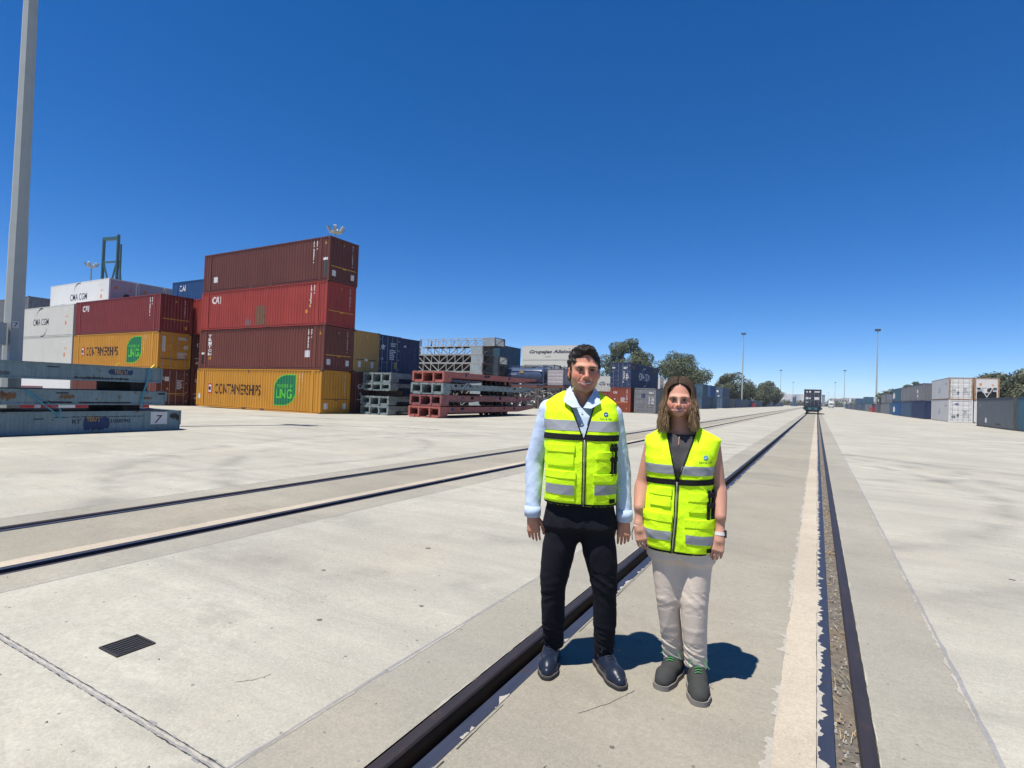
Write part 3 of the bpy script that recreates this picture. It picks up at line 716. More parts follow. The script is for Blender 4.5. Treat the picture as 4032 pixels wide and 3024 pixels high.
# ---- stack beside it on the left: brown, amber, crimson
bx, by, bz = -57.2, 22.7, gz(-50)
G_B = 'containers in the left stack'
b = Box('shipping_container', bx, by, bz, L45, HHC, P_BROWNR, 'X', 2.5, 'hi', 'brown container with lock rods at the foot of the left stack, behind the blue platforms', G_B)
b.text('hi', '45', 0.22, 2.05, 0.34, 0.24, M_WHITE, 0.02); lines_block(b, 'hi', 1.55, 1.35, 0.55, 0.75, M_LABEL, 6); b.rect('label_plate', 'hi', 0.62, 1.95, 0.32, 0.34, M_LABEL); b.tri('hi', 0.75, 1.3, 0.2, M_YEL); b.rect('height_stripe', 'hi', 0.2, 0.95, 2.1, 0.05, M_YEL)
b = Box('shipping_container', bx, by + 0.02, bz + HHC, L45, HHC, P_YEL, 'X', 2.5, 'hi', 'amber yellow container with a green leaf emblem, doors marked 45, in the left stack', G_B)
containerships(b); b.text('hi', '45', 1.90, 1.62, 0.40, 0.32, M_WHITE, 0.03); b.rect('label_plate', 'hi', 0.30, 1.35, 0.24, 1.2, M_LABEL); b.tri('hi', 0.78, 1.75, 0.24, M_YEL); lines_block(b, 'hi', 1.45, 0.85, 0.85, 0.55, M_LABEL, 5); lines_block(b, 'hi', 1.5, 2.35, 0.8, 0.25, M_LABEL, 2)
b.rect('height_stripe', 'hi', 0.2, 0.78, 2.1, 0.04, M_BLK)
b = Box('shipping_container', bx + 0.1, by, bz + 2 * HHC, L45, HHC, P_CRIM, 'X', 2.5, 'none', 'crimson container on top of the left stack with white lettering on its side', G_B)
b.text('front', 'CAI', 1.25, 1.96, 1.05, 0.56, M_WHITE, 0.03, 0.0, 1.12); std_side(b); b.tri('hi', 1.1, 2.35, 0.2, M_YEL); b.column('hi', 1.85, 1.25, 2.6, 0.06, M_LABEL, 14); b.rect('height_stripe', 'hi', 0.22, 0.98, 2.05, 0.06, M_YEL); b.rect('label_plate', 'hi', 1.9, 0.3, 0.18, 0.24, M_YEL)

# ---- rows behind the two stacks
G_C = 'containers in rows behind the stacks'
for lv, lab in ((0, 'dark maroon container at ground level in the gap between the two red stacks'), (1, 'dark maroon container marked in white, second level in the gap between the stacks')):
    b = Box('shipping_container', -57.2, 25.35, bz + lv * HHC, L45, HHC, P_MAROON, 'X', 2.45, 'none', lab, G_C)
    b.text('hi', 'CAI', 0.35, 1.9, 0.55, 0.34, M_WHITE, 0.03); b.tri('hi', 0.5, 1.4, 0.22, M_LABEL); b.rect('height_stripe', 'hi', 0.2, 0.95, 2.0, 0.05, M_LABEL); b.text('hi', '45', 0.3, 0.5 if lv == 0 else 0.45, 0.42, 0.3, M_WHITE, 0.03)
Box('shipping_container', -56.1, 25.4, bz + 2 * HHC, L45, HHC, P_RED, 'X', 2.4, 'none', 'bright red container glimpsed between the two stacks, below the blue one', G_C)
for lv in range(3): Box('shipping_container', -54.3, 29.35, bz + lv * HHC, L45, HHC, P_MAROON, 'X', 2.45, 'none', ('maroon container at ground level hidden behind the tall front stack', 'maroon container on the second level hidden behind the tall front stack', 'maroon container right under the blue one behind the tall front stack')[lv], 'hidden containers under the blue one', detail=0)
b = Box('shipping_container', -54.3, 29.35, bz + 3 * HHC, L45, HHC, P_BLUE, 'X', 2.45, 'none', 'bright blue container high behind the tall stack, with white lettering', G_C)
b.text('front', 'CAI', 1.15, 1.95, 1.05, 0.56, M_WHITE, 0.03, 0.0, 1.12)

# ---- white refrigerated containers on the far left
G_W = 'white refrigerated containers on the left'
def cmacgm(b, f, c, v, w, mat, face_h=None):
    b.text(f, 'CMA CGM', c - w / 2, v, w, w * 0.19, mat, 0.008)
    swoosh(b, f, c - w * 0.30, v + w * 0.25, w * 0.40, w * 0.28, mat, True); swoosh(b, f, c + w * 0.02, v - w * 0.36, w * 0.40, w * 0.28, mat, False)
def reefer_marks(b, f):
    L = b.L
    lines_block(b, f, L - 2.0, 2.3, 0.9, 0.2, M_LABEL, 2); b.tri(f, L - 1.55, 1.75, 0.22, M_ORANGE); b.tri(f, L - 1.2, 1.75, 0.18, M_ORANGE)
    b.rect('label_plate', f, L - 1.6, 1.05, 0.28, 0.36, M_ORANGE); b.rect('data_plate', f, 4.5, 0.25, 1.0, 0.06, M_LABEL)
wz = gz(-62)
Box('refrigerated_container', -69.7, 22.7, wz, L40, HHC, P_WHITE, 'X', doors='none', label='white refrigerated container at ground level behind the light mast', group=G_W, reefer=True, endmat=P_PINKG)
b = Box('refrigerated_container', -69.7, 22.7, wz + HHC, L40, HHC, P_CREAM, 'X', label='plain off white refrigerated container under the one with the black mark, beside the mast', group=G_W, reefer=True, endmat=P_PINKG); reefer_marks(b, 'front')
b = Box('refrigerated_container', -69.7, 22.7, wz + 2 * HHC, L40, HHC, P_CREAM, 'X', label='off white refrigerated container with black lettering just right of the light mast', group=G_W, reefer=True, endmat=P_PINKG)
cmacgm(b, 'front', 5.6, 1.15, 3.3, M_NAVYT); reefer_marks(b, 'front')
for r_, (yy, labs) in enumerate(((25.4, ('at ground level of the row behind', 'second up in the row behind', 'third up in the row behind', None)), (27.9, ('at ground level', 'second level', 'third level', None)), (30.4, ('at ground', 'second', 'third', None)))):
    for lv in range(4):
        if r_ > 0 and lv < 3: continue
        lab = {(0, 3): 'bright white refrigerated container on top at the left, with black lettering and crescent mark', (1, 3): 'pinkish grey cooling end of a refrigerated container, behind the top white one', (2, 3): 'last refrigerated container end in the top row, beside the blue container'}.get((r_, lv), 'white refrigerated container in the second row at the left, %s' % ('at ground level', 'on the second level', 'on the third level', '')[lv])
        b = Box('refrigerated_container', -69.8, yy, wz + lv * HHC, L40, HHC, P_WHITE if lv == 3 and r_ == 0 else P_CREAM, 'X', label=lab, group=G_W, reefer=True, endmat=P_PINKG, detail=2 if lv == 3 else 0)
        if (r_, lv) == (0, 3):
            cmacgm(b, 'front', 6.2, 1.1, 3.5, M_NAVYT); reefer_marks(b, 'front'); b.text('front', 'LOW CARBON', 0.95, 0.62, 2.6, 0.26, plain('text_grey', (0.3, 0.3, 0.32), 0.6), 0.0)
# stack of plain boxes carrying the two rear reefers
for yy in (27.9, 30.4):
    for lv in range(3): Box('refrigerated_container', -69.8, yy, wz + lv * HHC, L40, HHC, P_CREAM, 'X', label='white refrigerated container in the %s row at the left, %s' % ('third' if yy < 29 else 'fourth', ('at ground level', 'on the second level', 'on the third level')[lv]), group=G_W, reefer=True, detail=0)
ez = gz(-80)
for lv in range(4):
    b = Box('shipping_container', -93.0, 27.3, ez + lv * HHC, L40, HHC, P_GREY if lv == 3 else P_SLATE, 'X', doors='hi' if lv == 3 else 'none', label='grey container with doors on top, half hidden by the light mast' if lv == 3 else ('slate container at ground level beyond the light mast', 'slate container on the second level beyond the light mast', 'slate container on the third level beyond the light mast', '')[lv], group='grey containers at the left edge', detail=2 if lv == 3 else 0)

# ---- row running away to the right of the tall stack
G_D = 'containers in line behind the tall stack'
tz = gz(-30)
b = Box('shipping_container', -27.1 - L45, 26.9, tz, L45, HHC, P_MAROON, 'X', 2.45, 'none', 'dark maroon container under the tan one, right of the tall stack', G_D)
b.text('hi', 'CAI', 0.55, 1.72, 0.62, 0.34, M_WHITE, 0.03); b.tri('hi', 0.7, 1.3, 0.2, M_LABEL); b.rect('height_stripe', 'hi', 0.5, 0.95, 1.2, 0.05, M_LABEL)
b = Box('shipping_container', -27.1 - L45, 26.9, tz + HHC, L45, HHC, P_TAN, 'X', 2.45, 'none', 'tan container end with two white label plates, right of the tall stack', G_D)
b.tri('hi', 1.15, 2.42, 0.22, M_YEL); b.rect('height_stripe', 'hi', 0.2, 0.86, 2.05, 0.05, M_BLK); b.rect('height_plate', 'hi', 1.08, 0.80, 0.3, 0.16, M_LABEL, 0.008); b.rect('label_plate', 'hi', 0.50, 0.34, 0.26, 0.42, M_LABEL); b.rect('label_plate', 'hi', 1.72, 0.34, 0.26, 0.42, M_LABEL)
for lv in range(2):
    b = Box('shipping_container', -27.3 - L40, 29.5, tz + lv * HHC, L40, HHC, P_NAVY, 'X', 2.42, 'hi', ('navy container with doors below its twin, behind the pale platforms', 'navy container with white stickers on its doors, next to the tan one')[lv], G_D)
    if lv: b.poly('sticker', 'hi', [(0.25, 2.05), (0.5, 2.2), (0.62, 2.1), (0.8, 2.12), (0.6, 1.95), (0.65, 1.8), (0.35, 1.85)], M_LABEL); lines_block(b, 'hi', 1.2, 1.1, 0.7, 0.8, M_LABEL, 6); lines_block(b, 'hi', 1.3, 2.1, 0.7, 0.3, M_LABEL, 3); b.rect('label_plate', 'hi', 1.75, 0.42, 0.3, 0.5, plain('dull_yellow', (0.45, 0.34, 0.05), 0.6)); b.tri('hi', 0.35, 1.05, 0.2, M_LABEL)
    b = Box('shipping_container', -27.5 - L40, 32.0, tz + lv * HHC, L40, HHC, P_NAVY, 'X', 2.42, 'none', ('plain navy container at ground level, last in line behind the platforms', 'plain navy container end with a column of white characters, beside the lattice frames')[lv], G_D)
    if lv: b.column('hi', 1.85, 0.95, 2.3, 0.07, M_LABEL, 14); b.poly('sticker', 'hi', [(0.5, 2.2), (0.85, 2.2), (0.7, 2.42)], M_LABEL)
# ================================================================ roll trailers, platforms, frames, masts, wagon
P_PINK = paint('paint_faded_pink_red', (0.46, 0.13, 0.10), 0.6, 0.35, dirt=0.7, scale=2.4)
P_PINK2 = paint('paint_blotchy_red', (0.34, 0.11, 0.11), 0.8, 0.5, dirt=0.8, scale=2.2)
P_PTEAL = paint('paint_pale_teal', (0.26, 0.33, 0.33), 0.8, 0.35, dirt=0.8, scale=2.4)
P_LBLUE = paint('paint_light_blue', (0.19, 0.275, 0.30), 0.55, 0.25, dirt=0.6, scale=1.8)
M_TYRE = plain('tyre', (0.02, 0.02, 0.02), 0.85)
M_RUSTY = paint('bare_rust', (0.10, 0.06, 0.04), 0.6, 0.4)
M_NAVYP = plain('navy_patch', (0.02, 0.04, 0.12), 0.6, var=0.3)

def ribface(y, pts): return pts
def roll_trailer(x1, y0, z, L, h, mat, label, group, W=2.5, kind=0, mat2=None):
    r = empty('roll_trailer', (x1, y0, z), math.pi / 2 + random.uniform(-0.008, 0.008)); tag(r, label, 'trailer', group)
    b0 = h * 0.50
    # side beams: deep web with flanges, belly rising to a snout at the far end
    for k, yy in enumerate((0.0, W - 0.14)):
        mb = MB(); poly = [(0.75, b0), (L - 2.6, b0), (L - 0.15, h * 0.80), (L, h * 0.93), (L, h), (0.75, h)]
        mb.prism([(p[0], p[1]) for p in poly], 'y', yy + 0.02, yy + 0.12)
        mb.box(0.75, L - 0.1, yy, yy + 0.14, h - 0.035, h + 0.002); mb.prism([(0.75, b0 - 0.03), (L - 2.6, b0 - 0.03), (L - 0.15, h * 0.80 - 0.03), (L - 0.15, h * 0.80), (L - 2.6, b0 + 0.002), (0.75, b0 + 0.002)], 'y', yy, yy + 0.14)
        bm = mb.build('side_beam', mat, r)
        if k == 0:
            for i in range(7):
                x = random.uniform(1.2, L - 2.8); w = random.choice((0.14, 0.26, 0.3)); zz = b0 + h * random.uniform(0.14, 0.3)
                MB().box(x, x + w, -0.0035 + 0.02, 0.021, zz, zz + min(0.2, w)).build('label_plate' if i % 2 else 'lashing_slot', M_NAVYP if i % 2 else M_DARK, bm)
    for i in range(10):                                       # deck planks of steel plate
        MB().box(0.8 + (L - 1.0) * i / 10, 0.8 + (L - 1.0) * (i + 1) / 10 - 0.012, 0.13, W - 0.13, h - 0.05, h - 0.004).build('deck_plate', mat2 or M_RUSTY, r)
    # gooseneck end with its three openings
    ef = MB(); d = 0.78
    ef.box(0, d, 0, W, h - 0.10, h + 0.01); ef.box(0.03, d, 0.12, W - 0.12, 0.0, 0.07)
    for (a, b_) in ((0, 0.15), (0.78, 0.90), (W - 0.90, W - 0.78), (W - 0.15, W)): ef.box(0.0, d, a, b_, 0.07, h - 0.10)
    ef.box(0.06, d, 0.15, 0.78, 0.07, 0.07 + h * 0.16); ef.box(0.06, d, W - 0.78, W - 0.15, 0.07, 0.07 + h * 0.16)
    ef.box(0.10, d, 0.15, 0.78, h * 0.76, h - 0.10); ef.box(0.10, d, W - 0.78, W - 0.15, h * 0.76, h - 0.10)
    for yy in (0.15, W - 0.78): ef.prism([(yy, h * 0.76), (yy + 0.63, h * 0.76), (yy + 0.63, h * 0.62), (yy + 0.5, h * 0.76)] if yy < 1 else [(yy, h * 0.76), (yy, h * 0.62), (yy + 0.13, h * 0.76)], 'x', 0.04, 0.2)
    ef.prism([(0.90, h - 0.13), (0.90, h * 0.55), (1.06, h - 0.13)], 'x', 0.05, d); ef.prism([(W - 0.90, h - 0.13), (W - 1.06, h - 0.13), (W - 0.90, h * 0.55)], 'x', 0.05, d)
    if kind == 1: ef.prism([(0.0, 0.12), (0.0, 0.16), (0.55, 0.16), (0.55, -0.0), (0.25, 0.0)], 'x', -0.05, 0.0); ef.prism([(W, 0.12), (W - 0.25, 0.0), (W - 0.55, 0.0), (W - 0.55, 0.16), (W, 0.16)], 'x', -0.05, 0.0)
    e = ef.build('gooseneck_frame', mat, r)
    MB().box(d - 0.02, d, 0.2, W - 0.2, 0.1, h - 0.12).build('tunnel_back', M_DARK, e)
    for yy in (0.34, 1.14, W - 0.62): MB().box(-0.012, 0.0, yy, yy + 0.24, h - 0.11, h - 0.0).build('stop_plate', mat, e)
    for yy in (0.1, W - 0.1): MB().cyl((0.1, yy, h + 0.02), (0.1, yy, h + 0.07), 0.05, 0.03, 8).build('twist_lock', M_RUSTY, r)
    # solid wheels in two rows under the far third
    for xx in (L - 4.6, L - 3.9):
        for yy in (0.30, 0.78, W - 1.0, W - 0.52):
            w = MB().cyl((xx, yy, 0.21), (xx, yy + 0.2, 0.21), 0.205, n=16).build('wheel', M_TYRE, r)
            MB().cyl((xx, yy - 0.004, 0.21), (xx, yy + 0.204, 0.21), 0.11, n=12).build('rim', mat, w)
    return r
G_R = 'roll trailers stacked on one another'
zr = gz(-21)
for i, (mt, lab, kd) in enumerate(((P_PINK, 'lowest faded red roll trailer, resting on the concrete, with a snout at its far end', 1),
                                   (P_PINK2, 'blotchy dark red roll trailer, second from the ground in the red stack', 0),
                                   (P_PTEAL, 'pale teal roll trailer sandwiched between red ones', 0),
                                   (P_PINK, 'faded red roll trailer on top of the stack, with three openings at its end', 0))):
    roll_trailer(-19.72 + (0.0, 0.05, 0.16, 0.18)[i], 27.1 + (0, .05, .0, .05)[i], zr + i * 0.745, 12.6, 0.70, mt, lab, G_R, 2.55, kd)
G_T = 'pale teal platforms in the stack left of the red one'
for i, (zz, lab, kd, hh) in enumerate(((0.0, 'lowest pale platform of the teal stack, half lost in shadow', 0, 0.60), (0.62, 'pale teal roll trailer low in the teal stack, below the dark gap', 0, 0.62),
                                       (1.62, 'thin pale platform above the dark gap in the teal stack', 0, 0.50), (2.14, 'pale teal roll trailer on top of the teal stack', 0, 0.68))):
    roll_trailer(-23.82 - (0.05 if i % 2 else 0), 26.95 + 0.06 * i, gz(-25) + zz, 12.4, hh, P_PTEAL, lab, G_T, 2.5, kd)
for yy in (28.2, 33, 38): tag(MB().box(-26.1, -24.0, yy, yy + 0.3, gz(-25) + 1.245, gz(-25) + 1.615).build('dunnage_block', M_RUSTY), 'dark timber block %s in the dark gap of the teal stack' % {28.2: 'nearest', 33: 'half way along', 38: 'farthest'}[yy], 'timber', 'timber blocks in the teal stack')

# ---- light blue platforms at the left edge (their long sides face the track)
def text_on(name, parent, s, mat, ox, oz, w, h, y=-0.004, bold=0.02, shear=0.0):
    pts, fs, _ = text_mesh(s, bold, shear); me = bpy.data.meshes.new(name)
    me.from_pydata([(ox + p[0] * w, y, oz + p[1] * h) for p in pts], [], fs); return obj(name, me, mat, parent)
def platform(y1, z0, z1, label, L=12.4):
    """root at the near low corner, local x = +Y (right as seen from the track), y=0 faces the track"""
    r = empty('flat_platform', (-18.6, y1 - L, z0), math.pi / 2); tag(r, label, 'platform', 'light blue platforms stacked at the left edge')
    h = z1 - z0; W_ = 2.5
    mb = MB(); mb.box(0.0, L, 0.03, 0.05, 0.03, h - 0.03); mb.box(0, L, 0, 0.14, h - 0.035, h); mb.box(0, L, 0.0, 0.14, 0.0, 0.04)
    mb.box(L - 0.02, L, 0, 0.14, 0, h)
    web = mb.build('side_beam', P_LBLUE, r)
    mb = MB(); mb.box(0.0, L, W_ - 0.05, W_ - 0.03, 0.03, h - 0.03); mb.box(0, L, W_ - 0.14, W_, h - 0.035, h); mb.box(0, L, W_ - 0.14, W_, 0, 0.04); mb.build('side_beam', P_LBLUE, r)
    for i in range(8): MB().box(0.02 + (L - 0.04) * i / 8, 0.01 + (L - 0.04) * (i + 1) / 8, 0.145, W_ - 0.145, h - 0.06, h - 0.01).build('deck_plate', M_RUSTY, r)
    for i in range(5): MB().box(0.6 + i * 2.8, 0.72 + i * 2.8, 0.145, W_ - 0.145, 0.05, h - 0.062).build('cross_beam', P_LBLUE, r)
    MB().prism([(L - 0.01, 0.12 * h), (L + 0.12, 0.25 * h), (L + 0.12, h), (L - 0.01, h)], 'y', 0.15, W_ - 0.15).build('end_beam', P_LBLUE, r)
    return r, web, h, L
def scuff(web, x0, x1, z0, z1, mat, y=0.0265, n=26, rough=0.4):
    top = []; bot = []
    for i in range(n + 1):
        x = x0 + (x1 - x0) * i / n; e = min(1.0, min(i, n - i) / (n * 0.05) + 0.3)
        top.append((x, z0 + (z1 - z0) * (0.5 + 0.5 * e * (1 - rough * random.random())))); bot.append((x, z0 + (z1 - z0) * (0.5 - 0.5 * e * (1 - rough * random.random()))))
    me = bpy.data.meshes.new('paint_patch'); vs = [(p[0], y, p[1]) for p in bot] + [(p[0], y, p[1]) for p in top]
    me.from_pydata(vs, [], [(i, i + 1, n + 2 + i, n + 1 + i) for i in range(n)]); return obj('paint_patch', me, mat, web)
M_TESU = plain('text_ochre', (0.50, 0.30, 0.06), 0.6)
M_RUSTP = paint('rust_patch', (0.17, 0.085, 0.03), 0.7, 0.4)
M_STRAP = plain('strap_teal', (0.05, 0.26, 0.36), 0.7)
zf = gz(-19)
r1, w1, h1, L1 = platform(10.73, zf + 0.02, 0.55, 'lowest light blue platform with a white plate marked 7, at the left edge')
Y1 = 10.73 - 12.4
scuff(w1, 7.90 - Y1, 8.60 - Y1, 0.05, 0.49, M_NAVYP); text_on('lettering', w1, 'TESU 2', M_TESU, 7.99 - Y1, 0.34, 0.34, 0.13, 0.022)
text_on('lettering', w1, 'RT', M_BLK, 7.62 - Y1, 0.28, 0.22, 0.12, 0.0265); text_on('lettering', w1, '100090', M_BLK, 8.63 - Y1, 0.28, 0.55, 0.12, 0.0265)
MB().box(9.79 - Y1, 10.31 - Y1, 0.012, 0.029, 0.20, 0.55 - zf - 0.06).build('number_plate', M_LABEL, w1); text_on('lettering', w1, '7', M_BLK, 9.92 - Y1, 0.24, 0.24, 0.26, 0.009, 0.01, 0.3)
scuff(w1, 7.15 - Y1, 9.6 - Y1, 0.46, 0.50, M_BLK, 0.0268, 60, 0.9); scuff(w1, 4.9 - Y1, 6.0 - Y1, 0.12, 0.42, M_RUSTP); scuff(w1, 10.4 - Y1, 10.72 - Y1, 0.3, 0.6, M_BLK, 0.0262, 20, 0.8); scuff(w1, 6.7 - Y1, 6.95 - Y1, 0.42, 0.46, M_BLK)
r2, w2, h2, L2 = platform(10.22, 0.745, 1.19, 'middle light blue platform with black scraped stripes and brown stains')
Y2 = 10.22 - 12.4
scuff(w2, 6.9 - Y2, 7.6 - Y2, 0.04, 0.11, M_BLK); scuff(w2, 7.75 - Y2, 9.2 - Y2, 0.04, 0.10, M_BLK); scuff(w2, 7.2 - Y2, 7.5 - Y2, 0.33, 0.37, M_BLK, rough=0.1); scuff(w2, 5.7 - Y2, 6.3 - Y2, 0.1, 0.4, M_RUSTP, rough=0.8); scuff(w2, 7.3 - Y2, 7.65 - Y2, 0.15, 0.34, M_RUSTP, rough=0.8); scuff(w2, 9.45 - Y2, 9.8 - Y2, 0.18, 0.27, M_RUSTP); scuff(w2, 10.0 - Y2, 10.2 - Y2, 0.33, 0.43, M_BLK)
r3, w3, h3, L3 = platform(10.06, 1.48, 1.97, 'top light blue platform with a navy patch and yellow corner locks, at the left edge')
Y3 = 10.06 - 12.4
scuff(w3, 8.50 - Y3, 9.2 - Y3, 0.20, 0.40, M_NAVYP); text_on('lettering', w3, 'TESU 21', M_TESU, 8.66 - Y3, 0.245, 0.38, 0.11, 0.022)
text_on('lettering', w3, '5500', M_BLK, 5.86 - Y3, 0.09, 0.28, 0.10, 0.0265); scuff(w3, 7.6 - Y3, 9.1 - Y3, 0.045, 0.13, M_BLK, 0.0268, 70, 0.95); scuff(w3, 6.95 - Y3, 7.25 - Y3, 0.35, 0.39, M_BLK)
M_LOCKY = plain('lock_yellow', (0.75, 0.50, 0.05), 0.5)
for i, xx in enumerate((9.85 - Y3, 8.8 - Y3)):
    mb = MB()
    if i == 0: mb.prism([(xx - 0.11, h3), (xx + 0.11, h3), (xx + 0.05, h3 + 0.06), (xx, h3 + 0.12), (xx - 0.05, h3 + 0.06)], 'y', 0.02, 0.12)
    else: mb.tube([(xx - 0.08, 0.06, h3), (xx - 0.05, 0.06, h3 + 0.07), (xx + 0.02, 0.06, h3 + 0.09), (xx + 0.06, 0.06, h3 + 0.07)], 0.014, 6)
    mb.build('corner_lock', M_LOCKY, r3)
# blocks carrying the platforms, and lashing straps
for (y_, za_, zb_) in ((1.0, 0.55, 0.745), (9.0, 0.55, 0.745), (5.0, 0.55, 0.745), (1.2, 1.19, 1.48), (9.2, 1.19, 1.48)):
    tag(MB().box(-21.0, -18.75, y_, y_ + 0.5, za_, zb_).build('dunnage_block', M_DARK), 'black timber block at the %s, between the %s blue platforms' % ({1.0: 'left end', 1.2: 'left end', 5.0: 'middle', 9.0: 'right end', 9.2: 'right end'}[y_], 'lower two' if za_ < 1 else 'upper two'), 'timber', 'timber blocks between blue platforms')
def strap(pts, w, label):
    mb = MB(); vs = []
    for p in pts: vs += [(p[0], p[1] - w / 2, p[2]), (p[0], p[1] + w / 2, p[2])]
    mb.add(vs, [(2 * i, 2 * i + 1, 2 * i + 3, 2 * i + 2) for i in range(len(pts) - 1)])
    return tag(mb.build('lashing_strap', M_STRAP), label, 'strap', 'teal lashing straps on the blue platforms')
strap([(-18.57, 9.66, 1.98), (-18.55, 9.6, 1.5), (-18.56, 9.52, 1.2), (-18.56, 9.45, 0.76), (-18.55, 9.5, 0.62)], 0.06, 'teal lashing strap hanging down the right part of the blue platforms')
strap([(-18.56, 6.45, 1.16), (-18.55, 6.9, 0.75), (-18.55, 7.25, 0.45), (-18.56, 7.3, 0.35)], 0.06, 'slanting teal lashing strap across the middle and lowest blue platforms')
strap([(-18.56, 6.5, 1.17), (-18.55, 7.05, 0.78), (-18.56, 7.3, 0.62), (-18.555, 7.25, 0.38)], 0.035, 'thin looped teal strap beside the slanting one')
# red and white barrier glimpsed behind the platforms
M_BRED = plain('barrier_red', (0.45, 0.03, 0.03), 0.6)
g_ = empty('barrier', (-27.5, 7.0, gz(-27.5)), math.pi / 2); tag(g_, 'low red and white barrier seen between the blue platforms', 'barrier')
for i in range(6): MB().box(i * 1.3, i * 1.3 + 0.12, 0, 0.1, 0, 0.75).build('post', M_BRED, g_)
for i in range(12): MB().box(i * 0.6, i * 0.6 + 0.6, -0.03, 0.0, 0.40, 0.58).build('board', M_BRED if i % 2 else M_WHITE, g_)
hut = empty('skip', (-27.0, 7.6, gz(-27)), 0); tag(hut, 'red skip with a pale rim seen between the blue platforms', 'skip')
MB().prism([(0.3, 0), (1.9, 0), (2.2, 1.25), (0, 1.25)], 'x', -1.2, 0).build('tub', M_BRED, hut); MB().box(-1.25, 0.05, -0.05, 2.25, 1.25, 1.36).build('rim', plain('skip_pink', (0.60, 0.32, 0.30), 0.6), hut)

# ---- tall light masts
M_MAST = plain('mast_grey', (0.42, 0.44, 0.42), 0.6, 0.1, 0.12, 3)
M_LAMP = plain('lamp_housing', (0.10, 0.105, 0.11), 0.5, 0.3)
def mast(x, y, h, label, detail=False, crown=False, r0=0.265, r1=0.13, group='tall light masts in the yard'):
    m = empty('light_mast', (x, y, gz(x)), R(12)); tag(m, label, 'mast', group)
    n = 8 if not crown else 10
    zs = [0, 6.6, h] if detail else [0, h]
    if detail:
        MB().cyl((0, 0, 0), (0, 0, 6.6), r0, r0 + (r1 - r0) * 6.6 / h + 0.012, 8).build('lower_shaft', M_MAST, m); MB().cyl((0, 0, 6.55), (0, 0, h), r0 + (r1 - r0) * 6.6 / h, r1, 8).build('upper_shaft', M_MAST, m)
        MB().cyl((0, 0, 0), (0, 0, 0.05), 0.42, n=16).build('base_flange', M_MAST, m)
        for k in range(8):
            a = k * math.pi / 4 + 0.39; MB().cyl((0.35 * math.cos(a), 0.35 * math.sin(a), 0.05), (0.35 * math.cos(a), 0.35 * math.sin(a), 0.14), 0.025, n=6).build('bolt', M_STEEL, m)
    else: MB().cyl((0, 0, 0), (0, 0, h), r0, r1, n).build('shaft', M_MAST, m)
    if crown:
        hd = MB(); hd.lathe([(0.2, h - 0.3), (0.9, h - 0.1), (0.9, h + 0.05), (0.2, h)], n=10); hd.build('head_ring', M_MAST, m)
        for k in range(6):
            a = k * math.pi / 3; c, s = math.cos(a), math.sin(a); MB().bar((c * 0.85, s * 0.85, h), (c * 1.35, s * 1.35, h + 0.75), 0.42, 0.3).build('floodlight', M_MAST, m)
    else:
        MB().box(-0.7, 0.7, -0.06, 0.06, h - 0.1, h + 0.05).build('cross_arm', M_LAMP, m)
        for k in (-0.55, 0.0, 0.55): MB().box(k - 0.22, k + 0.22, -0.38, 0.12, h + 0.05, h + 0.55).build('floodlight', M_LAMP, m)
    return m
m7 = mast(-22.0, 7.25, 25.0, 'grey eight sided light mast with a white plate marked 7, at the left edge', True)
pl = MB(); pl.box(0.262, 0.27, -0.075, 0.075, 3.22, 3.44); o = pl.build('number_plate', M_LABEL, m7); o.rotation_euler = (0, 0, R(-12 - 8)); o.location = (0, 0, 0)
pts, fs, _ = text_mesh('7', 0.0); me = bpy.data.meshes.new('lettering'); me.from_pydata([(0.2745, -0.05 + p[0] * 0.10, 3.26 + p[1] * 0.14) for p in pts], [], fs); obj('lettering', me, M_BLK, o)
o = MB().box(0.2, 0.42, -0.42, -0.16, 2.65, 3.35).build('control_box', M_MAST, m7); o.rotation_euler = (0, 0, R(-30))
mast(-22.0, 202, 25.2, 'slim light mast behind the long row of dark containers, above the red barrier')
mast(-22.0, 426, 25.0, 'distant light mast beyond the fourth tree, left of the wagon')
mast(-22.0, 652, 25.0, 'faintest light mast left of the wagon, in front of the storage tanks')
mast(16.4, 199, 25.0, 'tallest looking light mast on the right, behind the dark stacked containers', True)
mast(16.4, 424, 25.0, 'distant light mast right of the wagon')
mast(16.4, 640, 25.0, 'fainter light mast just right of the wagon, by the low white buildings')
mast(18.0, 1150, 25.0, 'very faint farthest light mast on the right')
mast(-145.4, 60, 28.0, 'light mast with a crown of floodlights above the white containers at the left', crown=True, group='masts with a crown of floodlights')
mast(-66.2, 60, 26.6, 'light mast with a crown of floodlights just behind the tall red stack', crown=True, group='masts with a crown of floodlights')

# ---- ship-to-shore crane top behind the white containers
M_CRANE = plain('crane_green', (0.028, 0.085, 0.085), 0.5, 0.1)
cr = empty('quay_crane', (-234, 100, -0.5)); tag(cr, 'tall green portal frame of a quay crane rising behind the white containers', 'crane')
for x in (0, 10.6):
    MB().bar((x, 0, 0), (x, 0, 55.5), 0.8, 0.8).build('leg', M_CRANE, cr)
MB().bar((0, 0, 55.0), (10.6, 0, 54.2), 0.9, 1.2).build('top_beam', M_CRANE, cr); MB().bar((0, 0, 46.2), (10.6, 0, 45.6), 0.5, 0.6).build('tie_beam', M_CRANE, cr)
MB().bar((0.5, 0, 46), (5.8, 0, 36), 0.45).build('brace', M_CRANE, cr); MB().bar((10.1, 0, 45.6), (5.8, 0, 36), 0.45).build('brace', M_CRANE, cr)
MB().bar((11.6, 0.5, 52), (11.9, 0.5, 30), 0.45).build('ladder_shaft', M_CRANE, cr); MB().bar((10.8, 0.5, 46), (13.6, 0.5, 34), 0.4).build('brace', M_CRANE, cr); MB().bar((0, 0, 36), (10.6, 0, 36), 1.2).build('lower_beam', M_CRANE, cr)

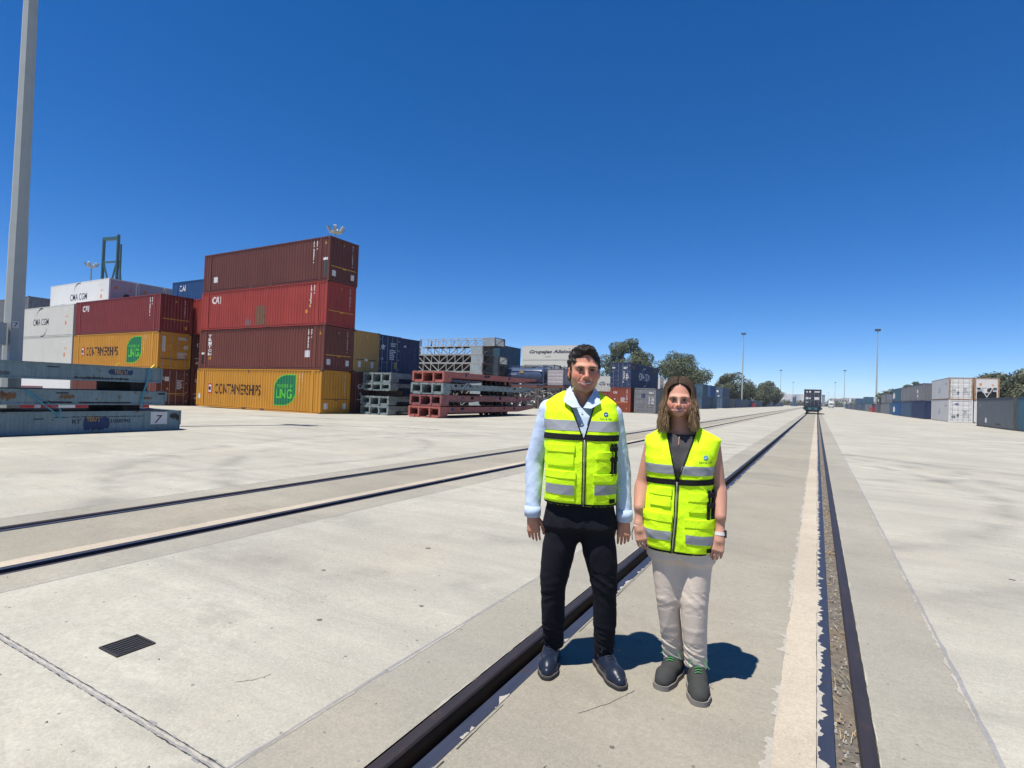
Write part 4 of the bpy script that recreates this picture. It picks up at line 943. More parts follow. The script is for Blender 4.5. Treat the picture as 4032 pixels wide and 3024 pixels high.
# ---- lattice-sided open frames stacked behind the roll trailers
P_ALU = paint('paint_pale_frame', (0.46, 0.46, 0.44), 0.5, 0.25, dirt=0.5, scale=2)
P_FRUST = paint('paint_brown_frame', (0.16, 0.13, 0.115), 0.6, 0.3, dirt=0.4)
P_PANELB = paint('paint_pale_blue_panel', (0.34, 0.40, 0.42), 0.6, 0.3, dirt=0.6, scale=2.5)
def lattice(x0, y0, z0, L, h, W_, label, shade_fill=False):
    r = empty('lattice_frame', (x0, y0, z0)); tag(r, label, 'frame', 'open lattice frames stacked in rows')
    n = 8; pw = 1.9
    for yy in (0.0, W_ - 0.08):
        MB().box(0, L, yy, yy + 0.08, 0.02, 0.10).build('lower_chord', P_ALU, r); MB().box(0, L, yy, yy + 0.08, h - 0.09, h - 0.01).build('upper_chord', P_ALU, r)
        st = (L - pw) / n
        for i in range(n + 1): MB().box(i * st - 0.035 + 0.04, i * st + 0.035 + 0.04, yy + 0.005, yy + 0.075, 0.10, h - 0.09).build('upright', P_ALU, r)
        for i in range(n):
            a, b_ = (0.10, h - 0.09) if i >= n // 2 else (h - 0.09, 0.10)
            MB().bar((i * st + 0.08, yy + 0.04, a), ((i + 1) * st, yy + 0.04, b_), 0.06, 0.075).build('diagonal', P_ALU, r)
        MB().box(L - pw, L - 0.14, yy + 0.01, yy + 0.07, 0.10, h - 0.09).build('side_sheet', P_PANELB, r)
    for xx in (0.0, L - 0.14):
        for yy in (0.0, W_ - 0.14): MB().box(xx, xx + 0.14, yy - 0.003, yy + 0.143, 0.0, h).build('corner_post', P_FRUST, r)
    MB().box(L - 0.13, L - 0.02, 0.14, W_ - 0.14, 0.03, 0.13).build('end_beam', P_FRUST, r); MB().box(L - 0.13, L - 0.02, 0.14, W_ - 0.14, h - 0.12, h - 0.02).build('end_beam', P_FRUST, r)
    MB().bar((L - 0.08, 0.1, 0.1), (L - 0.08, W_ - 0.1, h - 0.1), 0.07).build('diagonal', P_FRUST, r)
    MB().box(0.1, L - 0.1, 0.1, W_ - 0.1, 0.0, 0.06).build('floor', M_DARK, r)
    if shade_fill: MB().box(0.2, L - 0.2, W_ * 0.45, W_ * 0.5, 0.06, h - 0.05).build('shade_sheet', M_RUSTY, r)  # added dark sheet stands in for the shaded inside of the frame
    return r
zl_ = gz(-40)
names = ['at the bottom of its pile, hidden behind the roll trailers', 'second from the ground, hidden behind the roll trailers', 'third from the ground, behind the red roll trailers', 'fourth from the ground, behind the red roll trailers', 'fifth from the ground with a pale blue corner sheet', 'sixth from the ground with a rusty pale blue corner sheet', 'second from the top of its pile, above a brown one', 'on top of its pile, seen against the sky']
for i in range(8):
    top = i == 7
    lattice(-48.2 + (0.75 if top else -0.5 + 0.1 * (i % 2)), 58.0 + (0.9 if top else 0), zl_ + i * 1.125, 12.2, 1.12, 2.44, 'open lattice sided frame ' + names[i], shade_fill=i < 6)
for i in range(6): lattice(-48.6, 60.75, zl_ + i * 1.125, 12.9, 1.12, 2.3, 'brown ended lattice frame in the rear row, level %s' % ('one', 'two', 'three', 'four', 'five', 'six')[i])
G_E = 'dark containers behind the lattice frames'
for lv in range(2): Box('shipping_container', -53.5, 63.6, zl_ + lv * 2.9, L40, 2.9, P_SLATE, 'X', doors='none', label=('slate container at ground level close behind the lattice frames', 'slate container on the second level close behind the lattice frames')[lv], group=G_E, detail=0)
for lv in range(3): Box('shipping_container', -39.8, 63.5, zl_ + lv * 2.85, L20, 2.85, (P_SLATE, P_SLATE, P_TEALB)[lv], 'Y', doors='none', label=('slate container at ground level behind the lattice frames', 'slate container half way up behind the lattice frames', 'dark blue grey container on top, right of the lattice frames')[lv], group=G_E, detail=1)
lattice(-36.6, 69.5, zl_ + 4.3, 4.8, 1.9, 2.3, 'small dark lattice frame beside the white lettered containers'); Box('shipping_container', -37.0, 69.5, zl_, L20, 2.1, P_SLATE, 'X', doors='none', label='low slate container under the small dark lattice frame', group=G_E, detail=0); Box('shipping_container', -37.0, 69.5, zl_ + 2.1, L20, 2.15, P_SLATE, 'X', doors='none', label='second low slate container under the small dark lattice frame', group=G_E, detail=0)

# ---- tank containers
P_TANK = paint('paint_tank_blue', (0.055, 0.085, 0.16), 0.15, 0.2, 0.35, dirt=0.3)
def tank(x, y, z, L, mat, label, along='X', fm=None, text=None):
    r = empty('tank_container', (x, y, z) if along == 'X' else (x + 2.44, y, z), 0 if along == 'X' else math.pi / 2); tag(r, label, 'tank container', 'tank containers'); W_, H = 2.44, 2.55; fm = fm or mat
    prof = [(0.0, 0.12), (0.45, 0.16), (0.8, 0.27), (1.0, 0.46), (1.05, 0.7), (1.05, L - 0.7), (1.0, L - 0.46), (0.8, L - 0.27), (0.45, L - 0.16), (0.0, L - 0.12)]
    MB().lathe(prof, (0, W_ / 2, 1.30), 28, axis='x').build('vessel', mat, r, True)
    for xx in (L * 0.33, L * 0.66): MB().lathe([(1.052, xx - 0.04), (1.075, xx - 0.04), (1.075, xx + 0.04), (1.052, xx + 0.04)], (0, W_ / 2, 1.30), 28, axis='x').build('band', fm, r)
    for xx in (0, L - 0.12):
        for yy in (0, W_ - 0.12): MB().box(xx, xx + 0.12, yy, yy + 0.12, 0, H).build('corner_post', fm, r)
        for zz in (0.02, H - 0.13): MB().box(xx + 0.005, xx + 0.115, 0.12, W_ - 0.12, zz, zz + 0.11).build('end_rail', fm, r)
    for yy in (0.0, W_ - 0.1):
        for zz in (0.02, H - 0.1): MB().box(0.12, L - 0.12, yy + 0.005, yy + 0.095, zz, zz + 0.08).build('side_rail', fm, r)
        for a, b_ in ((0.1, 1.0), (L - 0.1, L - 1.0)):
            MB().bar((a, yy + 0.05, H - 0.75), (b_, yy + 0.05, H - 0.08), 0.06).build('brace', fm, r); MB().bar((a, yy + 0.05, 0.75), (b_, yy + 0.05, 0.08), 0.06).build('brace', fm, r)
    MB().box(L * 0.36, L * 0.72, W_ * 0.3, W_ * 0.7, H - 0.13, H - 0.06).build('walkway', M_STEEL, r)
    v = r
    MB().box(L * 0.40, L * 0.50, 0.14, 0.30, 1.55, 1.95).build('label_plate', plain('dull_ochre', (0.3, 0.24, 0.12), 0.6), r)
    for i in range(4): MB().cyl((1.0 + i * 0.28, 0.16, 1.42), (1.0 + i * 0.28, 0.26, 1.42), 0.07, n=10).build('roundel', M_LABEL, r)
    return r
def open_stand(x, y, z, L, W_, h, label):
    r = empty('flat_rack', (x, y, z)); tag(r, label, 'flat rack', 'flat racks holding loads off the ground')
    for xx in (0, L - 0.2):
        for yy in (0, W_ - 0.2): MB().box(xx, xx + 0.2, yy, yy + 0.2, 0, h - 0.26).build('corner_post', P_FRUST, r)
    MB().box(-0.05, L + 0.05, -0.05, W_ + 0.05, h - 0.26, h).build('deck', paint('deck_redbrown', (0.16, 0.06, 0.045), 0.5, 0.3), r); MB().box(0, L, 0.05, W_ - 0.05, 0.0, 0.25).build('base_frame', P_FRUST, r)
    return r
tzk = gz(-33)
open_stand(-35.7, 62.0, tzk, 5.0, 2.44, 3.0, 'dark flat rack full of scrap standing under the blue tank container')
open_stand(-30.6, 62.1, tzk, 3.6, 2.44, 3.0, 'rusty flat rack under the white tank end, behind the man')
tank(-35.8, 62.0, tzk + 3.0, 6.06, P_TANK, 'dark blue tank container lying on a flat rack above the red roll trailers')
Box('refrigerated_container', -29.65, 62.6, tzk + 3.0, L20, 2.2, P_PINKG, 'Y', doors='lo', label='pale grey container end on the rusty rack, between the blue tank and the man', group='loads on the flat racks', frame_mat=P_SLATE, detail=1)
sc = MB(); random.seed(3)
for i in range(260):
    p = Vector((random.uniform(-35.4, -27.6), random.uniform(61.9, 64.0), random.uniform(tzk + 0.3, tzk + 2.6))); d = Vector((random.uniform(-1, 1), random.uniform(-.5, .5), random.uniform(-0.6, 0.6))).normalized() * random.uniform(0.2, 0.9)
    q = p + d; q.z = min(max(q.z, tzk + 0.28), tzk + 2.68); sc.bar(p, q, random.uniform(0.03, 0.22), random.uniform(0.03, 0.12), random.randrange(4))
me = sc.mesh('scrap_heap'); o = obj('scrap_heap', me, [plain('scrap_grey', (0.30, 0.30, 0.29), 0.6), M_RUSTY, plain('scrap_white', (0.55, 0.54, 0.50), 0.6), P_FRUST]); tag(o, 'tangled scrap metal heaped inside the flat racks under the tank', 'scrap', kind='stuff')

# ---- white lettered reefers behind the man
G_G = 'white lettered containers behind the man'
gzr = gz(-45)
ord_ = ('ground level', 'second level', 'third level', 'top')
for lv in range(4):
    b = Box('refrigerated_container', -50.9, 95.0, gzr + lv * HHC, L40, HHC, P_CREAM, 'X', label=('cream lettered container at ground level, hidden behind the scrap', 'cream lettered container second from the ground, behind the man', 'cream lettered container below the top one, beside the man\'s head', 'topmost cream container with slanted navy lettering, left of the man\'s head')[lv], group=G_G, reefer=True, detail=1)
    b.text('front', 'Grupajes Alisios', 1.6, 1.15 if lv == 3 else 0.95, 9.0, 0.90, M_NAVYT, 0.035, 0.28); b.rect('data_plate', 'front', 5.2, 0.62, 1.2, 0.16, plain('text_grey', (0.3, 0.3, 0.32), 0.6))
    b.poly('emblem', 'front', [(10.2 + 0.55 * math.cos(t), 2.25 + 0.28 * math.sin(t)) for t in np.linspace(0, 6.28, 17)[:-1]], M_LABEL); b.poly('emblem', 'front', [(10.2 + 0.22 * math.cos(t), 2.25 + 0.14 * math.sin(t)) for t in np.linspace(0, 6.28, 13)[:-1]], plain('text_grey', (0.3, 0.3, 0.32), 0.6), 0.007)
for lv in range(2):
    b = Box('refrigerated_container', -35.5, 95.0, gzr + lv * HHC, L40, HHC, P_CREAM, 'X', label=('cream container at ground level between the man and the navy container', 'cream container with navy lettering peeping out either side of the navy container')[lv], group=G_G, reefer=True, detail=1)
    b.text('front', 'Grupajes Alisios', 1.0, 0.95, 9.0, 0.90, M_NAVYT, 0.035, 0.28)
lattice(-36.2, 88.0, gzr + 2.85, 12.2, 1.5, 2.4, 'dark lattice frame in front of the cream container, right of the man\'s face'); Box('shipping_container', -36.2, 88.0, gzr, L40, 2.85, P_OXIDE, 'X', doors='none', label='oxide red container carrying the dark lattice frame, right of the man', group=G_G, detail=1)

# ---- blue, red and grey group between the two people
G_M = 'containers between the two people'
mz = gz(-18)
b = Box('shipping_container', -20.35, 60.5, mz, L40, 2.86, P_OXIDE, 'Y', doors='none', label='oxide red container at ground level just right of the man\'s shoulder', group=G_M)
b.text('lo', 'CAI', 0.35, 2.15, 0.45, 0.26, M_WHITE, 0.03); b.column('lo', 1.95, 1.2, 2.65, 0.12, M_LABEL, 12); lines_block(b, 'lo', 1.25, 1.25, 0.65, 0.5, M_LABEL, 4); b.tri('lo', 0.45, 1.45, 0.2, M_LABEL); b.rect('height_stripe', 'lo', 0.7, 1.08, 1.4, 0.09, plain('stripe_orange', (0.6, 0.2, 0.05), 0.6)); b.tri('lo', 1.9, 0.4, 0.18, M_YEL)
b = Box('shipping_container', -20.40, 60.5, mz + 2.86, L40, HHC, P_NAVY, 'Y', doors='lo', label='navy container with white lettering and crescents, upper level between the two people', group=G_M)
b.text('front', 'CMA CGM', 3.4, 0.98, 4.7, 0.92, M_WHITE, 0.006); swoosh(b, 'front', 4.8, 2.05, 1.3, 0.5, M_WHITE, True); swoosh(b, 'front', 5.5, 0.25, 1.3, 0.5, M_WHITE, False)
b.rect('label_plate', 'front', 0.5, 2.2, 1.3, 0.4, plain('dull_brown', (0.15, 0.08, 0.03), 0.6)); b.rect('label_plate', 'front', 10.0, 2.2, 1.3, 0.35, plain('dull_brown', (0.15, 0.08, 0.03), 0.6))
lines_block(b, 'lo', 1.55, 2.15, 0.65, 0.3, M_WHITE, 2); lines_block(b, 'lo', 1.55, 0.95, 0.2, 1.0, M_WHITE, 6); lines_block(b, 'lo', 1.85, 0.95, 0.35, 0.75, M_WHITE, 4); b.tri('lo', 1.45, 0.6, 0.2, M_WHITE); b.rect('label_plate', 'lo', 0.2, 2.2, 0.35, 0.14, M_WHITE)
b = Box('shipping_container', -17.42, 60.3, mz, L40, 2.86, P_GREY, 'Y', doors='lo', label='grey container with lock rods and a blue sticker, left of the woman\'s head', group=G_M)
b.rect('sticker', 'lo', 0.8, 1.75, 0.4, 0.5, M_NAVYP); lines_block(b, 'lo', 1.65, 2.25, 0.6, 0.2, M_WHITE, 2); lines_block(b, 'lo', 1.95, 1.1, 0.3, 0.8, M_WHITE, 5); lines_block(b, 'lo', 1.65, 1.1, 0.16, 0.8, M_WHITE, 5); b.tri('lo', 1.6, 0.7, 0.2, M_YEL)
b = Box('shipping_container', -14.9, 64.5, mz, L20, 2.6, P_GREY, 'Y', doors='lo', label='second grey container partly hidden by the woman\'s hair', group=G_M)

# ---- wagon with a container at the end of the track
M_WAG = paint('wagon_teal', (0.03, 0.10, 0.115), 0.4, 0.3, dirt=0.5)
M_UND = plain('underframe_black', (0.018, 0.018, 0.02), 0.7)
wg = empty('flat_wagon', (0, 101.2, 0)); tag(wg, 'teal flat wagon with buffers standing on the track', 'wagon')
MB().box(-1.3, 1.3, 0, 14.2, 0.95, 1.16).build('deck', M_WAG, wg); MB().box(-1.28, 1.28, -0.12, 0.0, 0.66, 1.14).build('headstock', M_WAG, wg)
for x in (-0.9, 0.9):
    bu = MB().cyl((x, -0.12, 0.98), (x, -0.55, 0.98), 0.11, n=12).build('buffer', M_UND, wg); MB().cyl((x, -0.55, 0.98), (x, -0.62, 0.98), 0.24, n=16).build('buffer_head', M_UND, bu)
MB().bar((0, -0.1, 0.92), (0, -0.5, 0.85), 0.09, 0.16).build('coupling_hook', M_UND, wg)
for x in (-0.55, 0.35): MB().box(x, x + 0.3, -0.14, -0.12, 0.78, 1.02).build('number_plate', plain('plate_blue', (0.05, 0.25, 0.36), 0.6), wg)
for x in (-0.98, 0.98): MB().box(x - 0.1, x + 0.1, 0.1, 14, 0.55, 0.95).build('sole_bar', M_UND, wg)
for yy in (1.2, 3.0, 11.2, 13.0):
    ax_ = MB().cyl((-0.95, yy, 0.46), (0.95, yy, 0.46), 0.08, n=10).build('axle', M_UND, wg)
    for s in (-1, 1): MB().lathe([(0.0, s * 0.80), (0.46, s * 0.80), (0.48, s * 0.83), (0.46, s * 0.93), (0.0, s * 0.93)], (0, yy, 0.46), 22, axis='x').build('wheel', M_UND, ax_)
for s in (-1, 1): MB().box(s * 1.36 - 0.06, s * 1.36 + 0.06, 0.2, 0.5, 0.8, 1.05).build('hand_rail', M_WAG, wg)
b = Box('shipping_container', -1.25, 101.7, 1.165, L40, HHC, paint('paint_ink', (0.030, 0.036, 0.055), 0.2, 0.3), 'Y', 2.5, 'lo', 'dark navy container with white squares on its doors, loaded on the flat wagon', 'container on the wagon')
for u, v, w, h in ((0.32, 2.35, 0.22, 0.24), (0.72, 2.35, 0.28, 0.28), (1.5, 2.38, 0.75, 0.22), (0.25, 1.25, 0.4, 0.34), (0.75, 1.3, 0.22, 0.24), (1.5, 1.2, 0.7, 0.42), (0.25, 0.68, 0.4, 0.18)): b.rect('sticker', 'lo', u, v, w, h, M_LABEL, 0.012)
for v in (2.1, 1.62, 1.05): b.rect('reinforcing_strip', 'lo', 0.2, v, 2.1, 0.05, plain('strip_grey', (0.16, 0.17, 0.2), 0.6), 0.011)
# ================================================================ far rows of containers
G_L = 'containers in the long row on the left'
fz = gz(-22)
def far_box(name, x, y, z, L, H, mat, lab, grp, doors='none', along='Y', detail=1, **k): return Box(name, x, y, z, L, H, mat, along, doors=doors, label=lab, group=grp, detail=detail, **k)
XL = -22.6
Box('shipping_container', XL - 2.6, 103.0, fz, L40, 2.6, P_GREY, 'Y', label='pale grey container at ground level hidden behind the woman\'s hair', group=G_L, detail=1)
Box('refrigerated_container', XL - 2.6, 103.0, fz + 2.6, L40, 2.75, P_RUSTW, 'Y', label='pale grey container showing beside the right edge of the woman\'s hair', group=G_L, detail=1, reefer=True)
seq = [(117.0, L40, P_STEELB, 'steel blue container at ground level right beside the woman\'s hair'), (130.2, L20, P_TEALB, 'short teal container second along the lower left row'), (145.0, L40, P_STEELB, 'blue container third along the lower left row, with a pale door')]
for y, L, mt, lab in seq:
    b = Box('shipping_container', XL, y, fz, L, 2.65, mt, 'Y', doors='lo', label=lab, group=G_L, detail=2)
b = Box('shipping_container', XL - 0.1, 118.5, fz + 2.65, L20, 2.6, P_TEALB, 'Y', doors='lo', label='dark teal container on the upper level nearest the woman\'s hair', group=G_L)
b = Box('shipping_container', XL, 127.0, fz + 2.65, L40 * 0.6, 2.6, P_BLUE, 'Y', doors='lo', label='brighter blue container on the upper level with white stickers on its doors', group=G_L)
b.rect('sticker', 'lo', 0.5, 2.1, 1.2, 0.3, M_LABEL, 0.012); b.rect('sticker', 'lo', 0.9, 0.3, 0.6, 0.5, M_WHITE, 0.012); b.rect('sticker', 'lo', 1.6, 0.8, 0.3, 0.4, M_WHITE, 0.012)
b = Box('shipping_container', XL, 145.0, fz + 2.65, L40, 2.6, P_STEELB, 'Y', doors='lo', label='blue container on the upper level with a single white cross, right of the others', group=G_L)
b.rect('sticker', 'lo', 1.0, 1.4, 0.5, 0.5, M_WHITE, 0.012); b.rect('sticker', 'lo', 1.3, 0.3, 0.4, 0.3, M_LABEL, 0.012)
y = 158.0; k = 0
words_ = ['first', 'second', 'third', 'fourth', 'fifth', 'sixth', 'seventh', 'eighth', 'ninth', 'tenth', 'eleventh', 'twelfth', 'thirteenth', 'fourteenth', 'fifteenth', 'sixteenth', 'seventeenth', 'eighteenth', 'nineteenth', 'twentieth', 'twenty first', 'twenty second']
while y < 425:
    mt = (P_SLATE, P_STEELB, P_SLATE, P_TEALB, P_NAVY)[k % 5]
    Box('shipping_container', XL + 0.3 * ((k * 7) % 3) / 3, y, fz, L40, 2.6, mt, 'Y', label='dark container, %s along the single row running to the left of the wagon' % words_[k], group='containers in the single dark row on the left', detail=1 if y < 300 else 0)
    y += 12.6; k += 1
# small red barrier and white bollard by that row
rb = empty('barrier', (-20.6, 214, fz)); tag(rb, 'small red barrier standing by the long dark row of containers on the left', 'barrier')
for i in range(3): MB().box(i * 0.8, i * 0.8 + 0.12, 0, 0.1, 0, 1.6).build('post', M_BRED, rb)
MB().box(0, 1.72, 0.1, 0.16, 1.0, 1.3).build('board', M_BRED, rb); MB().box(0, 1.72, 0.1, 0.16, 0.3, 0.6).build('board', M_BRED, rb)
wb = empty('bollard', (-22.0, 202.0, fz)); tag(wb, 'white concrete block at the foot of the mast in the left row', 'bollard')
MB().box(0.55, 1.35, -0.4, 0.4, 0, 2.4).build('block', M_WHITE, wb); MB().box(0.5, 1.4, -0.45, 0.45, 2.4, 2.55).build('cap', M_WHITE, wb)

# ---- right hand rows
G_Q = 'containers along the right of the yard'
rz = gz(16)
b = Box('shipping_container', 15.35, 48.6, rz, L40, HHC, P_TEALB, 'Y', label='teal container cut off by the right edge of the picture', group=G_Q)
b = Box('shipping_container', 15.2, 61.0, rz - 0.02, L40, HHC, P_SLATE, 'Y', label='slate grey container with rust and a white scrape, near the right edge', group=G_Q, frame_mat=paint('slate_rust', (0.10, 0.10, 0.10), 0.75, 0.3))
# its track side is the local back face
b.poly('scrape', 'back', [(3.0, 0.55), (3.25, 0.75), (3.2, 1.0), (3.5, 0.85), (3.7, 1.0), (3.72, 0.6), (3.5, 0.4), (3.3, 0.5)], M_LABEL); b.poly('scrape', 'back', [(1.1, 2.0), (1.3, 2.0), (1.32, 2.35), (1.15, 2.4)], M_LABEL); b.rect('faded_mark', 'back', 6.5, 0.35, 1.8, 0.16, plain('mark_dark', (0.06, 0.06, 0.065), 0.7)); b.rect('faded_mark', 'back', 6.6, 0.1 + 0.18, 0.5, 0.3, plain('mark_rust', (0.14, 0.09, 0.06), 0.7), 0.006)
for lv in range(2):
    b = Box('refrigerated_container', 15.5, 88.9, rz + lv * HHC, L40, HHC, P_RUSTW, 'Y', doors='lo', label=('dirty white refrigerated container with double doors at ground level on the right', 'rust framed white container with doors marked 45 on the upper level at right')[lv], group=G_Q, reefer=True, frame_mat=P_RUSTF if lv else P_RUSTW)
    b.text('lo', '45', 0.25, 1.1 if lv else 0.55, 0.45, 0.30, M_BLK if not lv else plain('text_grey', (0.3, 0.3, 0.32), 0.6), 0.02, lift=0.01); b.rect('sticker', 'lo', 0.85, 0.82, 0.2, 0.26, plain('mark_dark', (0.06, 0.06, 0.065), 0.7), 0.01); lines_block(b, 'lo', 1.5, 1.0, 0.45, 0.6, plain('text_pale', (0.45, 0.45, 0.45), 0.6), 5)
    if not lv: b.poly('emblem', 'lo', [(0.45, 2.35), (0.7, 2.42), (0.85, 2.55), (0.95, 2.42), (1.15, 2.38), (0.95, 2.3), (0.85, 2.2), (0.7, 2.3)], plain('emblem_blue', (0.12, 0.16, 0.28), 0.6), 0.01)
    b.poly('faded_mark', 'back', [(5.2, 0.9), (6.4, 0.9), (6.6, 1.6), (6.0, 1.8), (5.6, 1.5)], plain('text_pale', (0.45, 0.45, 0.45), 0.6)); b.rect('faded_mark', 'back', 9.8, 2.0, 1.0, 0.25, plain('text_pink', (0.5, 0.36, 0.34), 0.6))
b = Box('refrigerated_container', 18.05, 88.9, rz + HHC, L40, HHC, P_RUSTW, 'Y', label='rusty cooling end of a white refrigerated container, upper level at the far right', group=G_Q, reefer=True, frame_mat=P_RUSTF, face_ends=('lo',))
Box('refrigerated_container', 18.05, 88.9, rz, L40, HHC, P_RUSTW, 'Y', label='white refrigerated container under the rusty cooling end, hidden by the slate one', group=G_Q, reefer=True, detail=0)
for u, v, w, h in ((0.28, 1.42, 0.42, 0.2), (1.75, 1.42, 0.42, 0.2), (0.28, 0.95, 0.5, 0.2), (1.66, 0.95, 0.5, 0.2), (0.28, 0.3, 0.62, 0.22)): b.rect('grille', 'lo', u, v, w, h, M_DARK, 0.024)
b.poly('panel_edge', 'lo', [(0.42, 1.9), (0.52, 1.9), (1.22, 0.55), (1.92, 1.9), (2.02, 1.9), (1.22, 0.38)], P_RUSTW, 0.03)
cols = [(104.3, P_NAVY, P_GREY, 'dark navy container at ground level, just left of the white refrigerated pair', 'grey container on the upper level with two white stickers, left of the white pair'),
        (118.0, P_STEELB, P_GREY, 'blue green container at ground level, second left of the white pair', 'plain grey container on the upper level, second left of the white pair'),
        (131.9, P_BLUE, P_TEALB, 'blue container at ground level with a torn white poster', 'teal container on the upper level with a torn white poster')]
torn = [(1.2, 0.7), (2.4, 0.6), (3.2, 0.9), (4.6, 0.7), (4.5, 1.5), (4.0, 1.9), (3.4, 1.7), (2.8, 2.1), (2.2, 1.7), (1.4, 1.9)]
for y, m0, m1, l0, l1 in cols:
    b0 = Box('shipping_container', 15.0, y, rz, L40, 2.85, m0, 'Y', label=l0, group=G_Q, detail=1); b1 = Box('shipping_container', 15.0, y + 0.3, rz + 2.85, L40, 2.75, m1, 'Y', label=l1, group=G_Q, detail=1)
    if y == 104.3: b1.rect('sticker', 'back', 6.0, 1.3, 1.1, 0.55, M_WHITE); b1.rect('sticker', 'back', 6.1, 0.6, 0.9, 0.45, M_WHITE)
    if y > 130: b0.poly('poster', 'back', torn, M_LABEL); b1.poly('poster', 'back', torn, M_LABEL)
for lv in range(2): Box('shipping_container', 17.9, 103.2, rz + lv * 2.8, L40, 2.8, P_SLATE, 'Y', label=('dark container in the second row at ground level, behind the grey ones at right', 'dark container end showing between the grey and the white containers at right')[lv], group=G_Q, doors='lo', detail=1)
y = 146.5; k = 0
mats = [P_TEALB, P_GREY, P_GREY, P_SLATE, P_NAVY, P_GREY, P_GREY, P_STEELB, P_STEELB, P_SLATE, P_TEALB, P_STEELB, P_SLATE, P_SLATE, P_STEELB, P_SLATE, P_SLATE, P_SLATE, P_STEELB, P_SLATE]
while y < 390:
    xx = 15.9 + (k % 3) * 0.2
    Box('shipping_container', xx, y, rz, L40, 2.65, mats[k % 20], 'Y', label='container, %s along the ground row stretching away on the right beyond the posters' % words_[k], group='containers in the far ground row on the right', detail=1 if y < 260 else 0)
    if k in (2, 7, 11): Box('shipping_container', xx, y, rz + 2.65, L40, 2.6, (P_NAVY, None, None, None, None, None, None, P_TEALB, None, None, None, P_STEELB)[k], 'Y', doors='lo', label={2: 'dark container alone on the upper level at the foot of the tall right mast', 7: 'teal container on top of the far right row', 11: 'blue container on top of the far right row, nearest the white truck'}[k], group='containers in the far ground row on the right', detail=2 if k == 2 else 1)
    y += 12.7; k += 1
rb = empty('barrier', (14.6, 196, rz)); tag(rb, 'small red barrier standing by the far right row of containers', 'barrier')
for i in range(3): MB().box(i * 0.6, i * 0.6 + 0.14, 0, 0.1, 0, 1.5 + 0.4 * i).build('post', M_BRED, rb)
MB().box(0, 1.34, 0.1, 0.16, 1.0, 1.3).build('board', M_BRED, rb); MB().box(0, 1.34, 0.1, 0.16, 0.3, 0.6).build('board', M_BRED, rb)

# ---- white truck on the right of the wagon
tk = empty('truck', (8.4, 395, gz(8))); tag(tk, 'white box truck parked far off, right of the wagon', 'truck')
MB().box(-1.3, 1.3, 1.6, 9.0, 1.2, 4.6).build('box_body', M_WHITE, tk)
cab = MB(); cab.prism([(0, 0.5), (0, 2.0), (0.35, 3.1), (1.5, 3.2), (1.5, 0.5)], 'x', -1.2, 1.2); cb_ = cab.build('cab', M_WHITE, tk)
MB().quad((-1.05, -0.01, 2.02), (1.05, -0.01, 2.02), (1.0, 0.30, 3.0), (-1.0, 0.30, 3.0)).build('windscreen', plain('glass_dark', (0.03, 0.035, 0.04), 0.15), cb_)
MB().box(-1.25, 1.25, -0.1, 0.0, 0.4, 0.9).build('bumper', M_LAMP, cb_)
for s in (-1, 1):
    MB().box(s * 0.9 - 0.2, s * 0.9 + 0.2, -0.04, 0.0, 0.95, 1.2).build('headlight', M_LABEL, cb_)
    for yy in (0.9, 6.6, 7.8): MB().cyl((s * 1.25, yy, 0.5), (s * 0.95, yy, 0.5), 0.5, n=14).build('wheel', M_TYRE, tk)

# ---- storage tanks and pale buildings on the horizon
P_TWHITE = plain('tank_white', (0.62, 0.62, 0.60), 0.5, var=0.05); M_EARTH = plain('bund_earth', (0.42, 0.27, 0.17), 0.9, var=0.2, scale=0.1)
def storage_tank(x, y, r, h, label):
    t = empty('storage_tank', (x, y, -0.4)); tag(t, label, 'storage tank', 'white storage tanks on the horizon')
    MB().cyl((0, 0, 0), (0, 0, h), r, n=40).build('shell', P_TWHITE, t, False); MB().lathe([(r * 1.01, h - 0.3), (r * 1.01, h), (r * 0.5, h + r * 0.07), (0.01, h + r * 0.09)], n=40).build('roof', P_TWHITE, t)
    for k in range(5): MB().lathe([(r * 1.002, h * (k + 1) / 6), (r * 1.012, h * (k + 1) / 6 + 0.15), (r * 1.002, h * (k + 1) / 6 + 0.3)], n=40).build('girth_ring', M_STEEL, t)
storage_tank(-40.5, 900, 5.5, 17, 'slim white storage tank at the left of the tank farm'); storage_tank(-32.5, 880, 7.5, 16, 'broad grey banded storage tank behind the faint mast'); storage_tank(-16.0, 905, 9.5, 17, 'white storage tank peeping out beside the wagon')
tag(MB().prism([(-60, 0), (-57, 5.0), (6, 5.0), (9, 0)], 'y', 860, 866).build('earth_bank', M_EARTH), kind='structure')
M_BW = plain('facade_white', (0.60, 0.58, 0.54), 0.8, var=0.05); M_BC = plain('facade_cream', (0.52, 0.46, 0.38), 0.8, var=0.06); M_WIN = plain('window_dark', (0.10, 0.11, 0.13), 0.4)
def building(x, y, w, d, h, mat, label, nx, nz):
    b = empty('building', (x, y, -0.4)); tag(b, label, 'building', 'pale buildings on the horizon')
    MB().box(0, w, 0, d, 0, h).build('wall', mat, b); MB().box(-0.3, w + 0.3, -0.3, d + 0.3, h, h + 0.8).build('roof', mat, b)
    wm = MB().box(0, w / nx * 0.45, -0.15, 0.0, 0, h / nz * 0.4).mesh('window')
    for i in range(nx):
        for k in range(nz): o = obj('window', wm, M_WIN, b); o.location = (w * (i + 0.28) / nx, 0, h * (k + 0.35) / nz)
building(15.5, 800, 12, 12, 10.5, M_BW, 'low white building right of the wagon, behind the truck', 4, 2); building(28, 806, 8.5, 12, 11.5, M_BW, 'second low white building with a flat roof right of the wagon', 3, 2); building(39, 815, 10, 12, 11.5, M_BC, 'cream building behind the distant right mast', 4, 3)
